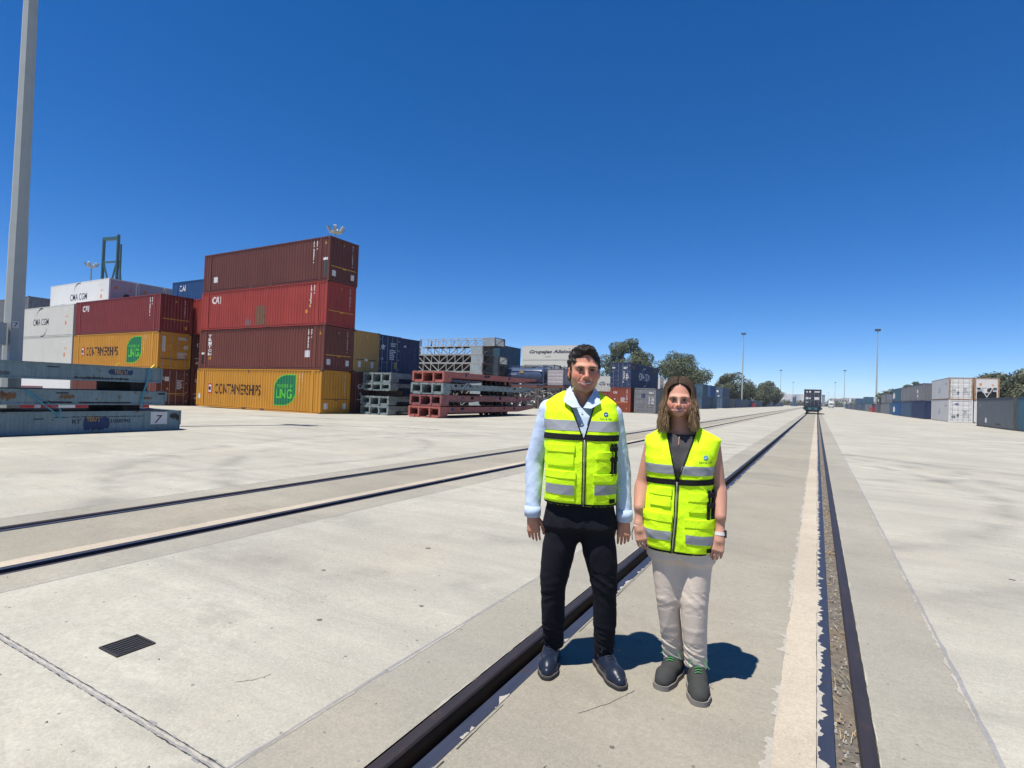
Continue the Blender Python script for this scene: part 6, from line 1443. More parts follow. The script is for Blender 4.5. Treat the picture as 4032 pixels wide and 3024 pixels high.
def surf_mean(V, x, z, r=0.006):
    m = (np.abs(V[:, 0] - x) < r) & (np.abs(V[:, 2] - z) < r) & (V[:, 1] < 0.0)
    return float(V[m][:, 1].mean()) if m.any() else surf_y(V, x, z)
def on_surface(V, pts, lift=0.003):
    out = []
    for x, z in pts: out.append((x, surf_y(V, x, z, 0.010) - lift, z))
    return out
def make_vest(root, keys, V_edges, hem, arms, label_box, name='vest', folds=None, top_cut=None, extra=None, xr=(-0.32, 0.26)):
    """keys: torso loft; V_edges: (xl, xr, ztop, xb, zb)"""
    F = Field(axis(xr[0], xr[1], h=0.005), axis(-0.22, 0.22, h=0.005), axis(hem - 0.03, keys[-1][0] + 0.05, h=0.005))
    F.loft(keys, 0.0, 2.5)
    if extra: extra(F)
    xl, xr_, zt, xb, zb = V_edges
    def vcut(X, Y, Z):                                        # V opening, front only
        t = np.clip((Z - zb) / (zt - zb), 0, 2.0); a = xb + (xl - xb) * t; b = xb + (xr_ - xb) * t
        return np.maximum(np.maximum(np.maximum(a - X, X - b), zb - Z), Y - 0.02)
    F.op(vcut, (xl - .1, -0.25, zb), (xr_ + .1, 0.03, keys[-1][0] + 0.06), 0.0, 'sub')
    if top_cut: F.ell(top_cut[0], top_cut[1], 0.0, 'sub')
    for (a, b, r1, r2) in arms: F.cap(a, b, r1, r2, 0.006, 'sub')
    lo = (-0.4, -0.3, hem - 0.1); hi = (0.4, 0.3, 2)
    for fn in folds or []: F.wrinkle(fn, lo, hi)
    F.op(lambda X, Y, Z: Z - hem + 0 * X + 0 * Y, (-0.4, -0.3, hem - 0.1), (0.4, 0.3, hem + 0.02), 0.0, 'sub')
    V, Q = F.mesh(name); me = vq_mesh(name, V, Q); o = obj(name, me, M_HIVIS, root)
    for (a, b, r1, r2) in arms:
        A_, B_ = Vector(a), Vector(b); ab = B_ - A_
        def near(c, n):
            t = min(1, max(0, (c - A_).dot(ab) / ab.dot(ab))); q = A_ + ab * t; return (c - q).length < r1 + (r2 - r1) * t + 0.006 and n.dot(q - c) > 0.3 * (q - c).length
        patch(me, [], 0.0015, 'armhole_binding', M_VBLK, o, keep=near)
    return o, V
def stripe(o, V, z0, z1, mat, name, off=0.0022, x0=-1, x1=1, tilt=0.0):
    pl = [((0, 0, z0), (-tilt, 0, 1)), ((0, 0, z1), (tilt, 0, -1))]
    if x0 > -1: pl.append(((x0, 0, 0), (1, 0, 0)))
    if x1 < 1: pl.append(((x1, 0, 0), (-1, 0, 0)))
    return patch(o.data, pl, off, name, mat, o, keep=lambda c, n: z0 - 0.06 < c.z < z1 + 0.06 and abs(n.z) < 0.75 and (x0 == -1 or n.y < 0.35))
def piping(o, V, pts, r=0.0035, mat=None, name='piping'):
    P_ = []
    for i in range(len(pts) - 1):
        for k in range(6): t = k / 6; P_.append((pts[i][0] + (pts[i + 1][0] - pts[i][0]) * t, pts[i][1] + (pts[i + 1][1] - pts[i][1]) * t))
    P_.append(pts[-1]); return MB().tube(on_surface(V, P_, 0.001), r, 6).build(name, mat or M_VBLK, o, True)
def emblem(o, V, x, z, dark):
    def disc(r, lift, n=20): return [(x, surf_mean(V, x, z) - lift, z)] + [(x + r * math.cos(6.2832 * k / n), surf_mean(V, x + r * math.cos(6.2832 * k / n), z + r * math.sin(6.2832 * k / n)) - lift, z + r * math.sin(6.2832 * k / n)) for k in range(n)]
    mb = MB(); mb.add(disc(0.0125, 0.0018), [(0, 1 + (k + 1) % 20, 1 + k) for k in range(20)])
    e = mb.build('emblem', plain('emblem_dark', (0.02, 0.10, 0.22), 0.6) if dark else plain('emblem_light', (0.10, 0.40, 0.55), 0.6), o)
    mb = MB(); mb.add([(px, surf_mean(V, px, pz) - 0.003, pz) for px, pz in ((x - 0.010, z - 0.002), (x - 0.002, z - 0.006), (x + 0.010, z + 0.001), (x + 0.002, z + 0.003))], [(0, 1, 2, 3)]); mb.build('emblem_wave', plain('emblem_wave', (0.55, 0.75, 0.80), 0.6), e)
    w, h, dz = 0.064, 0.011, -0.029; pts, fs, _ = text_mesh('Puerto de Cádiz', 0.006); me = bpy.data.meshes.new('lettering')
    me.from_pydata([(x - w / 2 + p[0] * w, surf_mean(V, x - w / 2 + p[0] * w, z + dz + p[1] * h) - 0.002, z + dz + p[1] * h) for p in pts], [], fs); obj('lettering', me, plain('text_green', (0.02, 0.10, 0.06), 0.6), o)

def tint(m, blobs):
    """local skin colour: flushed cheeks, shaved jaw, brow shade painted round the eyes"""
    t = m.node_tree; b = t.nodes['Principled BSDF']; c = b.inputs['Base Color'].links[0].from_socket; tc = N(t, 'TexCoord'); n = noise(t, tc.outputs['Object'], 130, 3)
    for p, r, col, s in blobs:
        v = N(t, 'VectorMath', operation='DISTANCE'); t.links.new(tc.outputs['Object'], v.inputs[0]); v.inputs[1].default_value = p
        k = math_(t, 'SUBTRACT', 1.0, math_(t, 'DIVIDE', v.outputs['Value'], r), clamp=True); k = math_(t, 'MULTIPLY', math_(t, 'MULTIPLY', k, s), math_(t, 'ADD', 0.6, math_(t, 'MULTIPLY', n, 0.8)), clamp=True); c = mix(t, k, c, col)
    t.links.new(c, b.inputs['Base Color'])
def face_tint(m, P, s, beard):
    red = (0.56, 0.17, 0.115); dk = (0.24, 0.11, 0.075); bl = []  # dk: shade of the brow painted into the eye sockets
    for sg in (-1, 1): bl += [(P(sg * 0.042, -0.078, -0.034), 0.034 * s, red, 0.75), (P(sg * 0.031, -0.090, -0.001), 0.019 * s, dk, 0.85), (P(sg * 0.082, 0.01, -0.014), 0.035 * s, red, 0.6)]
    bl += [(P(0, -0.118, -0.038), 0.022 * s, red, 0.7), (P(0, -0.085, 0.06), 0.05 * s, red, 0.25)]
    if beard: bl += [(P(0, -0.085, -0.100), 0.060 * s, (0.20, 0.115, 0.085), 0.75), (P(0, -0.104, -0.055), 0.022 * s, (0.22, 0.12, 0.09), 0.7)] + [(P(sg * 0.045, -0.04, -0.085), 0.05 * s, (0.22, 0.125, 0.09), 0.6) for sg in (-1, 1)]
    tint(m, bl)
def shoe(name, root, heel, toe, wid, h, mat, sole, welt, lace, kind):
    """heel/toe: ground points (x, y)"""
    hx, tx = Vector((heel[0], heel[1], 0)), Vector((toe[0], toe[1], 0)); d = (tx - hx).normalized(); n = Vector((-d.y, d.x, 0)); L = (tx - hx).length
    F = Field(axis(min(hx.x, tx.x) - 0.08, max(hx.x, tx.x) + 0.08, h=0.004), axis(min(hx.y, tx.y) - 0.06, max(hx.y, tx.y) + 0.06, h=0.004), axis(-0.01, 0.17, h=0.004))
    P = lambda t, u, z: tuple(hx + d * L * t + n * u + Vector((0, 0, z)))
    F.cap(P(0.12, 0, 0.050), P(0.40, 0, 0.050), wid * 0.40, wid * 0.42, 0.0); F.cap(P(0.40, 0, 0.045), P(0.74, 0.0, 0.036), wid * 0.42, wid * 0.46, 0.03); F.cap(P(0.74, 0, 0.034), P(0.90, 0, 0.028), wid * 0.46, wid * (0.30 if kind == 'oxford' else 0.38), 0.02)
    F.cap(P(0.14, 0, 0.05), P(0.17, 0, h), wid * 0.39, wid * 0.34, 0.02); F.cap(P(0.30, 0, 0.075), P(0.22, 0, h), wid * 0.30, wid * 0.30, 0.03)
    F.op(lambda X, Y, Z: 0.020 - Z + 0 * X + 0 * Y, (-1, -1, -0.02), (1, 1, 0.03), 0.004, 'sub') if False else None
    sl = F.sl((-9, -9, -9), (9, 9, 9)); X, Y, Z = F.g(sl); F.d = np.maximum(F.d, (0.022 - Z).astype(F32) + 0 * X + 0 * Y)
    if kind == 'sneaker': F.d += (0.0012 * np.sin(90 * Z + 60 * X)).astype(F32)
    V, Q = F.mesh('upper'); s = obj(name, vq_mesh('shoe', V, Q), mat, root)
    # sole: outline offset of the upper at ground
    lowv = V[V[:, 2] < 0.052]; tt = ((lowv[:, 0] - hx.x) * d.x + (lowv[:, 1] - hx.y) * d.y) / L; uu = (lowv[:, 0] - hx.x) * n.x + (lowv[:, 1] - hx.y) * n.y
    t0, t1 = float(tt.min()) - 0.012, float(tt.max()) + 0.012; prof = []; m = 24
    for i in range(m + 1):
        t = t0 + (t1 - t0) * (0.5 - 0.5 * math.cos(math.pi * i / m)); sel_ = np.abs(tt - t) < 0.03
        w_ = (float(np.abs(uu[sel_]).max()) if sel_.any() else 0.0) + 0.004; ed = min(1.0, math.sqrt(max(0.0, 1 - max(0.0, 1 - i / (m * 0.22)) ** 2)) + 0.02, math.sqrt(max(0.0, 1 - max(0.0, 1 - (m - i) / (m * 0.22)) ** 2)) + 0.02); prof.append((t, w_ * ed))
    poly = [P(t, w_, 0)[:2] for t, w_ in prof] + [P(t, -w_, 0)[:2] for t, w_ in prof[::-1]]
    so_ = MB().prism(poly, 'z', 0.001, 0.016 if kind == 'oxford' else 0.017).build('sole', sole, s); MB().prism([(q[0], q[1]) for q in poly], 'z', 0.016 if kind == 'oxford' else 0.017, 0.024 if kind == 'oxford' else 0.026).build('welt', welt, so_)
    def top(t, u):
        q = P(t, u, 0); mm = (np.abs(V[:, 0] - q[0]) < 0.008) & (np.abs(V[:, 1] - q[1]) < 0.008); return Vector((q[0], q[1], (V[mm][:, 2].max() if mm.any() else 0.08) + 0.003))
    for k in range(5):
        t = 0.30 + 0.055 * k; a, b_ = (0.016, -0.016)
        MB().tube([top(t, a), top(t + 0.01, 0) + Vector((0, 0, 0.002)), top(t + (0.03 if kind == 'sneaker' else 0.0), b_)], 0.0026 if kind == 'sneaker' else 0.0018, 5).build('lace', lace, s)
    c = top(0.30, 0) + Vector((0, 0, 0.004))
    for sg in (-1, 1): MB().tube([c, c + n * sg * 0.03 + Vector((0, 0, 0.012)), c + n * sg * 0.05 + d * 0.02 - Vector((0, 0, 0.0)), c + n * sg * 0.03 + d * 0.03 + Vector((0, 0, -0.004)), c + n * sg * 0.055 + d * 0.06 - Vector((0, 0, 0.02))], 0.002, 5).build('lace', lace, s)
    return s

# ================================================================ the man
MAN = empty('person', (-0.462, 2.84, 0.0), R(21.2)); tag(MAN, 'smiling dark haired man in a yellow vest, pale blue shirt and black trousers', 'person')
HM = (-0.036, -0.012, 1.655); SM = 1.06
torso_m = [(0.78, -0.035, 0.01, 0.165, 0.105), (0.95, -0.038, 0.005, 0.165, 0.11), (1.10, -0.040, 0.0, 0.165, 0.118), (1.28, -0.045, 0.0, 0.178, 0.112), (1.40, -0.052, 0.01, 0.178, 0.092), (1.46, -0.052, 0.02, 0.13, 0.07), (1.50, -0.048, 0.022, 0.075, 0.055)]
ARM_L = [(-0.222, 0.015, 1.425), (-0.300, 0.035, 1.135), (-0.296, -0.025, 0.862)]; ARM_R = [(0.120, 0.015, 1.410), (0.186, 0.045, 1.10), (0.206, 0.005, 0.868)]
LEG_L = [(-0.125, 0.0, 0.80), (-0.171, 0.0, 0.45), (-0.167, 0.035, 0.24), (-0.160, 0.085, 0.075)]; LEG_R = [(0.055, 0.0, 0.80), (0.113, 0.0, 0.46), (0.120, 0.025, 0.26), (0.118, 0.05, 0.075)]
F = Field(axis(-0.40, 0.32, [(-0.35, -0.23), (-0.15, 0.08), (0.15, 0.26)], 0.005, 0.0025), axis(-0.20, 0.22, [(-0.16, 0.06)], 0.005, 0.003), axis(-0.0, 1.80, [(0.66, 0.86), (1.50, 1.80)], 0.008, 0.0027))
F.loft(torso_m, 0.0, 2.2, grow=-0.03)
for A in (ARM_L, ARM_R): F.chain(A, [0.042, 0.036, 0.026], 0.02)
for Lg in (LEG_L, LEG_R): F.chain(Lg, [0.07, 0.048, 0.044, 0.032], 0.03); F.cap(Lg[3], (Lg[3][0], Lg[3][1] - 0.02, 0.05), 0.03, 0.025, 0.02)
F.cap((-0.045, 0.028, 1.42), (HM[0], 0.012, 1.58), 0.060, 0.056, 0.03)
tl = hand_sdf(F, (-0.297, -0.03, 0.842), 1, (0.12, -0.05, -1), 0.98, 0.62); tr_ = hand_sdf(F, (0.207, 0.0, 0.848), -1, (-0.02, -0.12, -1), 0.98, 0.75)
Pm = head_sdf(F, HM, SM, jaw=0.94, nose_=1.0, yaw=0.13, low=0.91, md=0.009, mw=1.02)
V, Q = F.mesh('body'); body = obj('body', vq_mesh('body', V, Q), S_MAN, MAN)
face_tint(S_MAN, Pm, SM, True); face_parts(Pm, SM, body, 0.0038, 0.13, 0.009, 1.02, 0.0055); nails(tl, body); nails(tr_, body)
# hair
F = Field(axis(-0.16, 0.10, h=0.003), axis(-0.16, 0.16, h=0.003), axis(1.54, 1.83, h=0.003))
F.ell(Pm(0, 0.024, 0.048), np.array((0.081, 0.103, 0.086)) * SM, 0.0); F.ell(Pm(0, 0.035, -0.01), np.array((0.080, 0.088, 0.085)) * SM, 0.03); F.ell(Pm(0.0, -0.045, 0.100), np.array((0.052, 0.040, 0.024)) * SM, 0.03)
F.wrinkle(lambda X, Y, Z: 0.0035 * (np.sin(95 * X + 40 * Z + 3 * np.sin(60 * Y)) + np.sin(110 * Y - 50 * Z + 2 * np.sin(80 * X)) + 0.7 * np.sin(150 * Z + 90 * X + 40 * Y)), (-1, -1, 1), (1, 1, 2))
F.ell(Pm(0.004, -0.115, -0.035), np.array((0.070, 0.090, 0.130)) * SM, 0.006, 'sub')
F.cap(Pm(-0.085, -0.06, -0.1), Pm(0.085, -0.06, -0.1), 0.075 * SM, 0.075 * SM, 0.004, 'sub'); F.ell(Pm(0, 0.05, -0.13), np.array((0.12, 0.10, 0.055)) * SM, 0.01, 'sub')
for sg in (-1, 1): F.ell(Pm(sg * 0.086, 0.010, -0.024), np.array((0.022, 0.026, 0.036)) * SM, 0.004, 'sub')
V, Q = F.mesh('hair', 0); hair = obj('hair', vq_mesh('hair', V, Q), H_MAN, MAN)
rnd = np.random.RandomState(4); mb = MB(); sel = V[rnd.choice(len(V), 2600)]
for p in sel:
    if p[2] < 1.69 and rnd.rand() < 0.6: continue
    nrm = Vector((p[0] - HM[0], p[1] - 0.015, p[2] - 1.68)).normalized(); tg = Vector(rnd.normal(size=3)); tg = (tg - nrm * tg.dot(nrm)).normalized(); p = Vector(p)
    mb.tube([p - nrm * 0.003, p + nrm * 0.0016 + tg * 0.004, p + nrm * 0.0008 + tg * 0.009], [0.0012, 0.0010, 0.0004], 3)
mb.build('curl', H_MAN, hair)['kind'] = 'stuff'
# shirt
F = Field(axis(-0.40, 0.30, h=0.005), axis(-0.20, 0.20, h=0.005), axis(0.78, 1.58, h=0.005))
F.loft(torso_m, 0.0, 2.3); F.chain(ARM_L, [0.066, 0.055, 0.042], 0.04); F.chain(ARM_R, [0.064, 0.054, 0.042], 0.04)
for A in (ARM_L, ARM_R):
    lo = np.min(A, 0) - 0.07; hi = np.max(A, 0) + 0.07
    F.wrinkle(crease(0.0045, (50, 60, 90, 0.3), (-85, 52, 65, 1.7), (60, 90, -70, 0.0), (120, -60, 40, 1.0)), (lo[0], lo[1], 0.86), hi)
F.cap(ARM_L[2], (-0.297, -0.029, 0.835), 0.041, 0.043, 0.004); F.cap(ARM_R[2], (0.207, 0.001, 0.842), 0.040, 0.042, 0.004)
F.cap((-0.045, 0.028, 1.44), (-0.040, 0.014, 1.535), 0.074, 0.066, 0.02)
F.d = np.maximum(F.d, -(np.maximum(np.abs(F.g(F.sl((-9,)*3, (9,)*3))[0] + 0.042) - (F.g(F.sl((-9,)*3, (9,)*3))[2] - 1.445) * 0.62, F.g(F.sl((-9,)*3, (9,)*3))[1] + 0.0)).astype(F32))      # open collar
sl = F.sl((-9,) * 3, (9,) * 3); X, Y, Z = F.g(sl); F.d = np.maximum(F.d, (0.832 - Z + 0 * X + 0 * Y).astype(F32)); F.d = np.maximum(F.d, (Z - 1.535 - 0.25 * (Y + 0.0) + 0 * X).astype(F32))
V, Q = F.mesh('shirt'); shirt = obj('shirt', vq_mesh('shirt', V, Q), M_SHIRT, MAN)
for sg, x0 in ((-1, -0.146), (1, 0.056)):                         # collar leaves
    c0 = -0.042 + sg * 0.008; xs = -0.042 + sg * 0.072
    vs = [(c0, -0.118, 1.450), (-0.042 + sg * 0.050, -0.125, 1.448), (-0.042 + sg * 0.099, -0.098, 1.478), (-0.042 + sg * 0.088, -0.020, 1.535), (-0.042 + sg * 0.066, -0.012, 1.565), (-0.042 + sg * 0.056, -0.052, 1.535), (-0.042 + sg * 0.032, -0.095, 1.49)]
    mb = MB(); mb.add(vs, [(0, 1, 2, 6), (6, 2, 5), (5, 2, 3, 4)]); c_ = mb.build('collar', M_SHIRT, shirt); sm = c_.modifiers.new('t', 'SOLIDIFY'); sm.thickness = 0.004; pass
for z in (1.42, 1.36, 1.315): MB().cyl((-0.040, surf_y(V, -0.040, z) - 0.001, z), (-0.040, surf_y(V, -0.040, z) - 0.004, z), 0.0055, n=10).build('button', M_WHITE, shirt)
for A, (wx, wy, wz_) in ((ARM_L, (-0.297, -0.029, 0.835)), (ARM_R, (0.207, 0.001, 0.842))):
    MB().tube([(A[2][0], A[2][1], A[2][2] + 0.03), (A[2][0], A[2][1], A[2][2] + 0.028), (wx, wy, wz_ + 0.002), (wx, wy, wz_)], [0.030, 0.0465, 0.0455, 0.030], 18).build('cuff', M_SHIRT, shirt, True)
# trousers
F = Field(axis(-0.32, 0.26, h=0.005), axis(-0.20, 0.24, h=0.005), axis(0.05, 1.02, h=0.005))
F.loft([(0.80, -0.035, 0.01, 0.195, 0.125), (0.90, -0.036, 0.01, 0.187, 0.12), (1.0, -0.038, 0.008, 0.175, 0.115)], 0.0, 2.3)
F.chain(LEG_L, [0.100, 0.070, 0.066, 0.056], 0.05, 0.004); F.chain(LEG_R, [0.100, 0.068, 0.064, 0.054], 0.05, 0.004)
F.cap((-0.15, 0.0, 0.66), (-0.171, 0.0, 0.5), 0.084, 0.070, 0.03); F.cap((0.082, 0, 0.66), (0.112, 0, 0.5), 0.084, 0.068, 0.03)
F.wrinkle(crease(0.006, (50, 20, 150, 0.2), (-80, 30, 120, 1.1), (30, -40, 190, 2.0)), (-1, -1, 0.05), (1, 1, 0.24)); F.wrinkle(crease(0.0045, (60, 30, 100, 0.5), (-75, 20, 125, 2.0)), (-1, -1, 0.36), (1, 1, 0.56)); F.wrinkle(crease(0.003, (65, 30, 38, 0.5), (-55, 18, 45, 2.0)), (-1, -1, 0.22), (1, 1, 0.95))
sl = F.sl((-9,) * 3, (9,) * 3); X, Y, Z = F.g(sl); F.d = np.maximum(F.d, (0.085 - Z + 0 * X + 0 * Y).astype(F32))
V, Q = F.mesh('trousers'); trou = obj('trousers', vq_mesh('trousers', V, Q), M_TROU, MAN)
shoe('shoe', MAN, (-0.172, 0.165), (-0.182, -0.150), 0.105, 0.105, M_SHOEB, M_SOLEB, M_WELT, M_LACEB, 'oxford'); shoe('shoe', MAN, (0.098, 0.125), (0.212, -0.170), 0.105, 0.105, M_SHOEB, M_SOLEB, M_WELT, M_LACEB, 'oxford')
# vest
vk = [(0.90, -0.037, 0.005, 0.200, 0.140), (1.05, -0.038, 0.0, 0.199, 0.150), (1.18, -0.040, 0.0, 0.200, 0.152), (1.32, -0.042, 0.0, 0.206, 0.142), (1.42, -0.050, 0.008, 0.213, 0.120), (1.475, -0.053, 0.016, 0.200, 0.100), (1.510, -0.050, 0.022, 0.150, 0.085), (1.540, -0.048, 0.024, 0.100, 0.068)]
vest, VV = make_vest(MAN, vk, (-0.128, 0.040, 1.52, -0.027, 1.285), 0.925, [((-0.33, 0.02, 1.44), (-0.40, 0.03, 1.10), 0.085, 0.10), ((0.225, 0.02, 1.43), (0.30, 0.03, 1.10), 0.085, 0.10)], None,
    folds=[crease(0.0032, (40, 0, 62, 0.4), (-52, 10, 45, 1.9), (22, 20, -78, 0.8)), fold(0.0022, (26, 0, 9, 0.4), (-18, 10, 15, 1.9))], top_cut=((-0.045, 0.02, 1.56), (0.075, 0.07, 0.075)))
stripe(vest, VV, 1.325, 1.380, M_REFL, 'reflective_stripe'); stripe(vest, VV, 1.275, 1.308, M_VBLK, 'black_tape', 0.003)
for x0, x1, z0, z1 in ((-0.222, -0.066, 0.948, 1.105), (0.034, 0.150, 0.948, 1.095), (0.045, 0.128, 1.115, 1.215), (-0.215, -0.075, 1.135, 1.245)):
    p_ = patch(vest.data, box_planes(x0, x1, z0, z1), 0.002, 'pocket', M_HIVIS, vest, 0.004, keep=lambda c, n: c.y < 0.03 and x0 - .02 < c.x < x1 + .02 and z0 - .02 < c.z < z1 + .02)
    f_ = patch(vest.data, box_planes(x0 - 0.004, x1 + 0.004, z1 - 0.034, z1 + 0.006), 0.006, 'flap', M_HIVIS, p_ or vest, 0.003, keep=lambda c, n: c.y < 0.03 and x0 - .03 < c.x < x1 + .03 and z1 - .06 < c.z < z1 + .03)
stripe(vest, VV, 0.985, 1.038, M_REFL, 'reflective_stripe', 0.0085, -0.218, -0.069); stripe(vest, VV, 0.992, 1.045, M_REFL, 'reflective_stripe', 0.0085, 0.037, 0.147)
piping(vest, VV, [(-0.128, 1.505), (-0.105, 1.46), (-0.066, 1.375), (-0.030, 1.285)]); piping(vest, VV, [(0.040, 1.505), (0.020, 1.45), (0.0, 1.375), (-0.024, 1.285)])
piping(vest, VV, [(-0.0305, 1.285), (-0.0275, 1.1), (-0.0265, 0.928)], 0.003, name='zip_edge'); piping(vest, VV, [(-0.0135, 1.285), (-0.0115, 1.1), (-0.0105, 0.928)], 0.003, name='zip_edge')
piping(vest, VV, [(-0.022, 1.28), (-0.0195, 1.1), (-0.0185, 0.928)], 0.003, plain('zip_teeth', (0.35, 0.36, 0.3), 0.5), 'zip')
patch(vest.data, [((0, 0, 0.938), (0, 0, -1))], 0.0015, 'hem_binding', M_VBLK, vest, keep=lambda c, n: c.z < 0.945 and abs(n.z) < 0.8)
for x in (0.118, 0.137): patch(vest.data, box_planes(x, x + 0.010, 1.09, 1.262), 0.006, 'harness_strap', M_VBLK, vest, 0.003, keep=lambda c, n: c.y < 0.05 and c.x > 0.09 and 1.05 < c.z < 1.3)
for z in (1.225, 1.17): patch(vest.data, box_planes(0.112, 0.146, z, z + 0.022), 0.010, 'buckle', M_VBLK, vest, 0.004, keep=lambda c, n: c.y < 0.05 and c.x > 0.09 and 1.05 < c.z < 1.3)
patch(vest.data, box_planes(0.112, 0.140, 0.945, 0.968), 0.011, 'brand_tab', M_VBLK, vest, keep=lambda c, n: c.y < 0.05 and c.x > 0.08 and c.z < 1.0)
emblem(vest, VV, 0.088, 1.418, True)

# ================================================================ the woman
WOM = empty('person', (0.035, 3.045, 0.0), R(11.4)); tag(WOM, 'smiling woman with long brown hair in a yellow vest and stone coloured trousers', 'person')
HW = (-0.054, -0.015, 1.510); SW = 0.925
torso_w = [(0.70, -0.025, 0.01, 0.150, 0.095), (0.85, -0.035, 0.01, 0.150, 0.095), (1.02, -0.038, 0.0, 0.135, 0.088), (1.15, -0.042, -0.004, 0.150, 0.100), (1.26, -0.042, 0.004, 0.160, 0.085), (1.315, -0.042, 0.012, 0.125, 0.062), (1.345, -0.045, 0.018, 0.070, 0.046)]
WA_L = [(-0.186, 0.012, 1.265), (-0.238, 0.020, 1.035), (-0.246, -0.055, 0.838)]; WA_R = [(0.122, 0.012, 1.265), (0.160, 0.025, 1.045), (0.168, -0.055, 0.828)]
WL_L = [(-0.100, 0.0, 0.72), (-0.088, 0.0, 0.44), (-0.070, 0.03, 0.29), (-0.045, 0.085, 0.08)]; WL_R = [(0.055, 0.0, 0.72), (0.052, -0.015, 0.445), (0.057, -0.01, 0.30), (0.070, 0.02, 0.08)]
F = Field(axis(-0.34, 0.28, [(-0.29, -0.16), (-0.14, 0.03), (0.09, 0.21)], 0.005, 0.0025), axis(-0.20, 0.20, [(-0.15, 0.02)], 0.005, 0.0027), axis(-0.0, 1.64, [(0.60, 0.84), (1.36, 1.64)], 0.007, 0.0027))
F.loft(torso_w, 0.0, 2.2, grow=-0.012)
for A in (WA_L, WA_R): F.chain(A, [0.044, 0.037, 0.0245], 0.03, 0.004); F.cap((A[1][0], A[1][1] - 0.01, A[1][2] - 0.03), (A[2][0], A[2][1], A[2][2] + 0.08), 0.036, 0.026, 0.03)
for Lg in (WL_L, WL_R): F.chain(Lg, [0.06, 0.042, 0.038, 0.028], 0.03); F.cap(Lg[3], (Lg[3][0], Lg[3][1] - 0.02, 0.045), 0.026, 0.022, 0.02)
F.cap((-0.045, 0.026, 1.30), (HW[0], 0.014, 1.46), 0.050, 0.044, 0.016)
tl = hand_sdf(F, (-0.247, -0.062, 0.820), 1, (0.28, -0.20, -1), 0.88, 0.75); tr_ = hand_sdf(F, (0.168, -0.062, 0.810), -1, (-0.16, -0.22, -1), 0.88, 0.7)
Pw = head_sdf(F, HW, SW, jaw=0.90, cheek=1.12, nose_=0.80, yaw=0.0, low=0.80, md=0.003, chin=0.097, mw=1.0)
V, Q = F.mesh('body'); body = obj('body', vq_mesh('body', V, Q), S_WOM, WOM)
face_tint(S_WOM, Pw, SW, False); face_parts(Pw, SW, body, 0.0019, 0.0, 0.003, 1.0, 0.003); nails(tl, body, 0.9); nails(tr_, body, 0.9)
# hair: cap plus long locks
F = Field(axis(-0.17, 0.07, h=0.003), axis(-0.15, 0.14, h=0.003), axis(1.30, 1.65, h=0.003))
F.ell(Pw(0, 0.024, 0.048), np.array((0.080, 0.103, 0.088)) * SW, 0.0); F.ell(Pw(0, 0.045, -0.05), np.array((0.080, 0.080, 0.13)) * SW, 0.03); F.ell(Pw(0, 0.060, -0.12), np.array((0.105, 0.052, 0.095)) * SW, 0.04)
F.ell(Pw(0.006, -0.110, -0.045), np.array((0.0665, 0.088, 0.148)) * SW, 0.012, 'sub'); F.cap(Pw(0, -0.09, -0.13), Pw(0, 0.0, -0.16), 0.062 * SW, 0.062 * SW, 0.01, 'sub')
V, Q = F.mesh('hair', 1); whair = obj('hair', vq_mesh('hair', V, Q), H_WOM, WOM)
rr = random.Random(8); locks = MB()
def lock(sg, y0, ln, out, rad, wob):
    """one lock from the parting, over the side of the head, down past the shoulder"""
    pts = []; ph = rr.uniform(0, 6.28); lay = 1.0 + rr.uniform(0.0, 0.07); e = max(0.0, -y0 - 0.02) / 0.06
    for i in range(15):
        t = i / 14
        if t < 0.45:
            a = t / 0.45 * math.pi * 0.53; yy = y0 * (1 - 0.05 * t) + 0.008 * t
            r_ = math.sqrt(max(0.05, 1 - ((yy - 0.024) / 0.108) ** 2))
            x = sg * (0.004 + 0.083 * lay * math.sin(a) * r_ ** 0.55); z = 0.048 + 0.089 * lay * math.cos(a) * r_ - 0.022 * e * t
        else:
            k = (t - 0.45) / 0.55; x0 = pts[7 - 1][0] if False else xe; x = x0 + sg * out * k ** 1.4 + wob * 0.004 * math.sin(5 * k + ph); yy = ye + (-0.034 * k ** 2 if ye < 0.02 else 0.006 * k) + wob * 0.004 * math.cos(4 * k + ph); z = ze - ln * k
        if t < 0.45: xe, ye, ze = x, yy, z
        pts.append((x, yy, z))
    locks.tube([Pw(*q) for q in pts], [rad * (0.5 + 0.5 * min(1, i / 4)) * (1 - 0.65 * max(0, i - 10) / 4) for i in range(15)], 4)
for i in range(2300):
    sg = -1 if i % 2 else 1; y0 = rr.uniform(-0.068, 0.085); ln = rr.uniform(0.175, 0.255) if rr.random() < 0.85 else rr.uniform(0.10, 0.16)
    lock(sg, y0, ln + (0.012 if sg < 0 else -0.004), rr.uniform(-0.020, 0.036) if sg < 0 else rr.uniform(-0.020, 0.030), rr.uniform(0.0007, 0.0017), rr.uniform(0.1, 0.7))
locks.build('lock', H_WOM, whair, True)['kind'] = 'stuff'
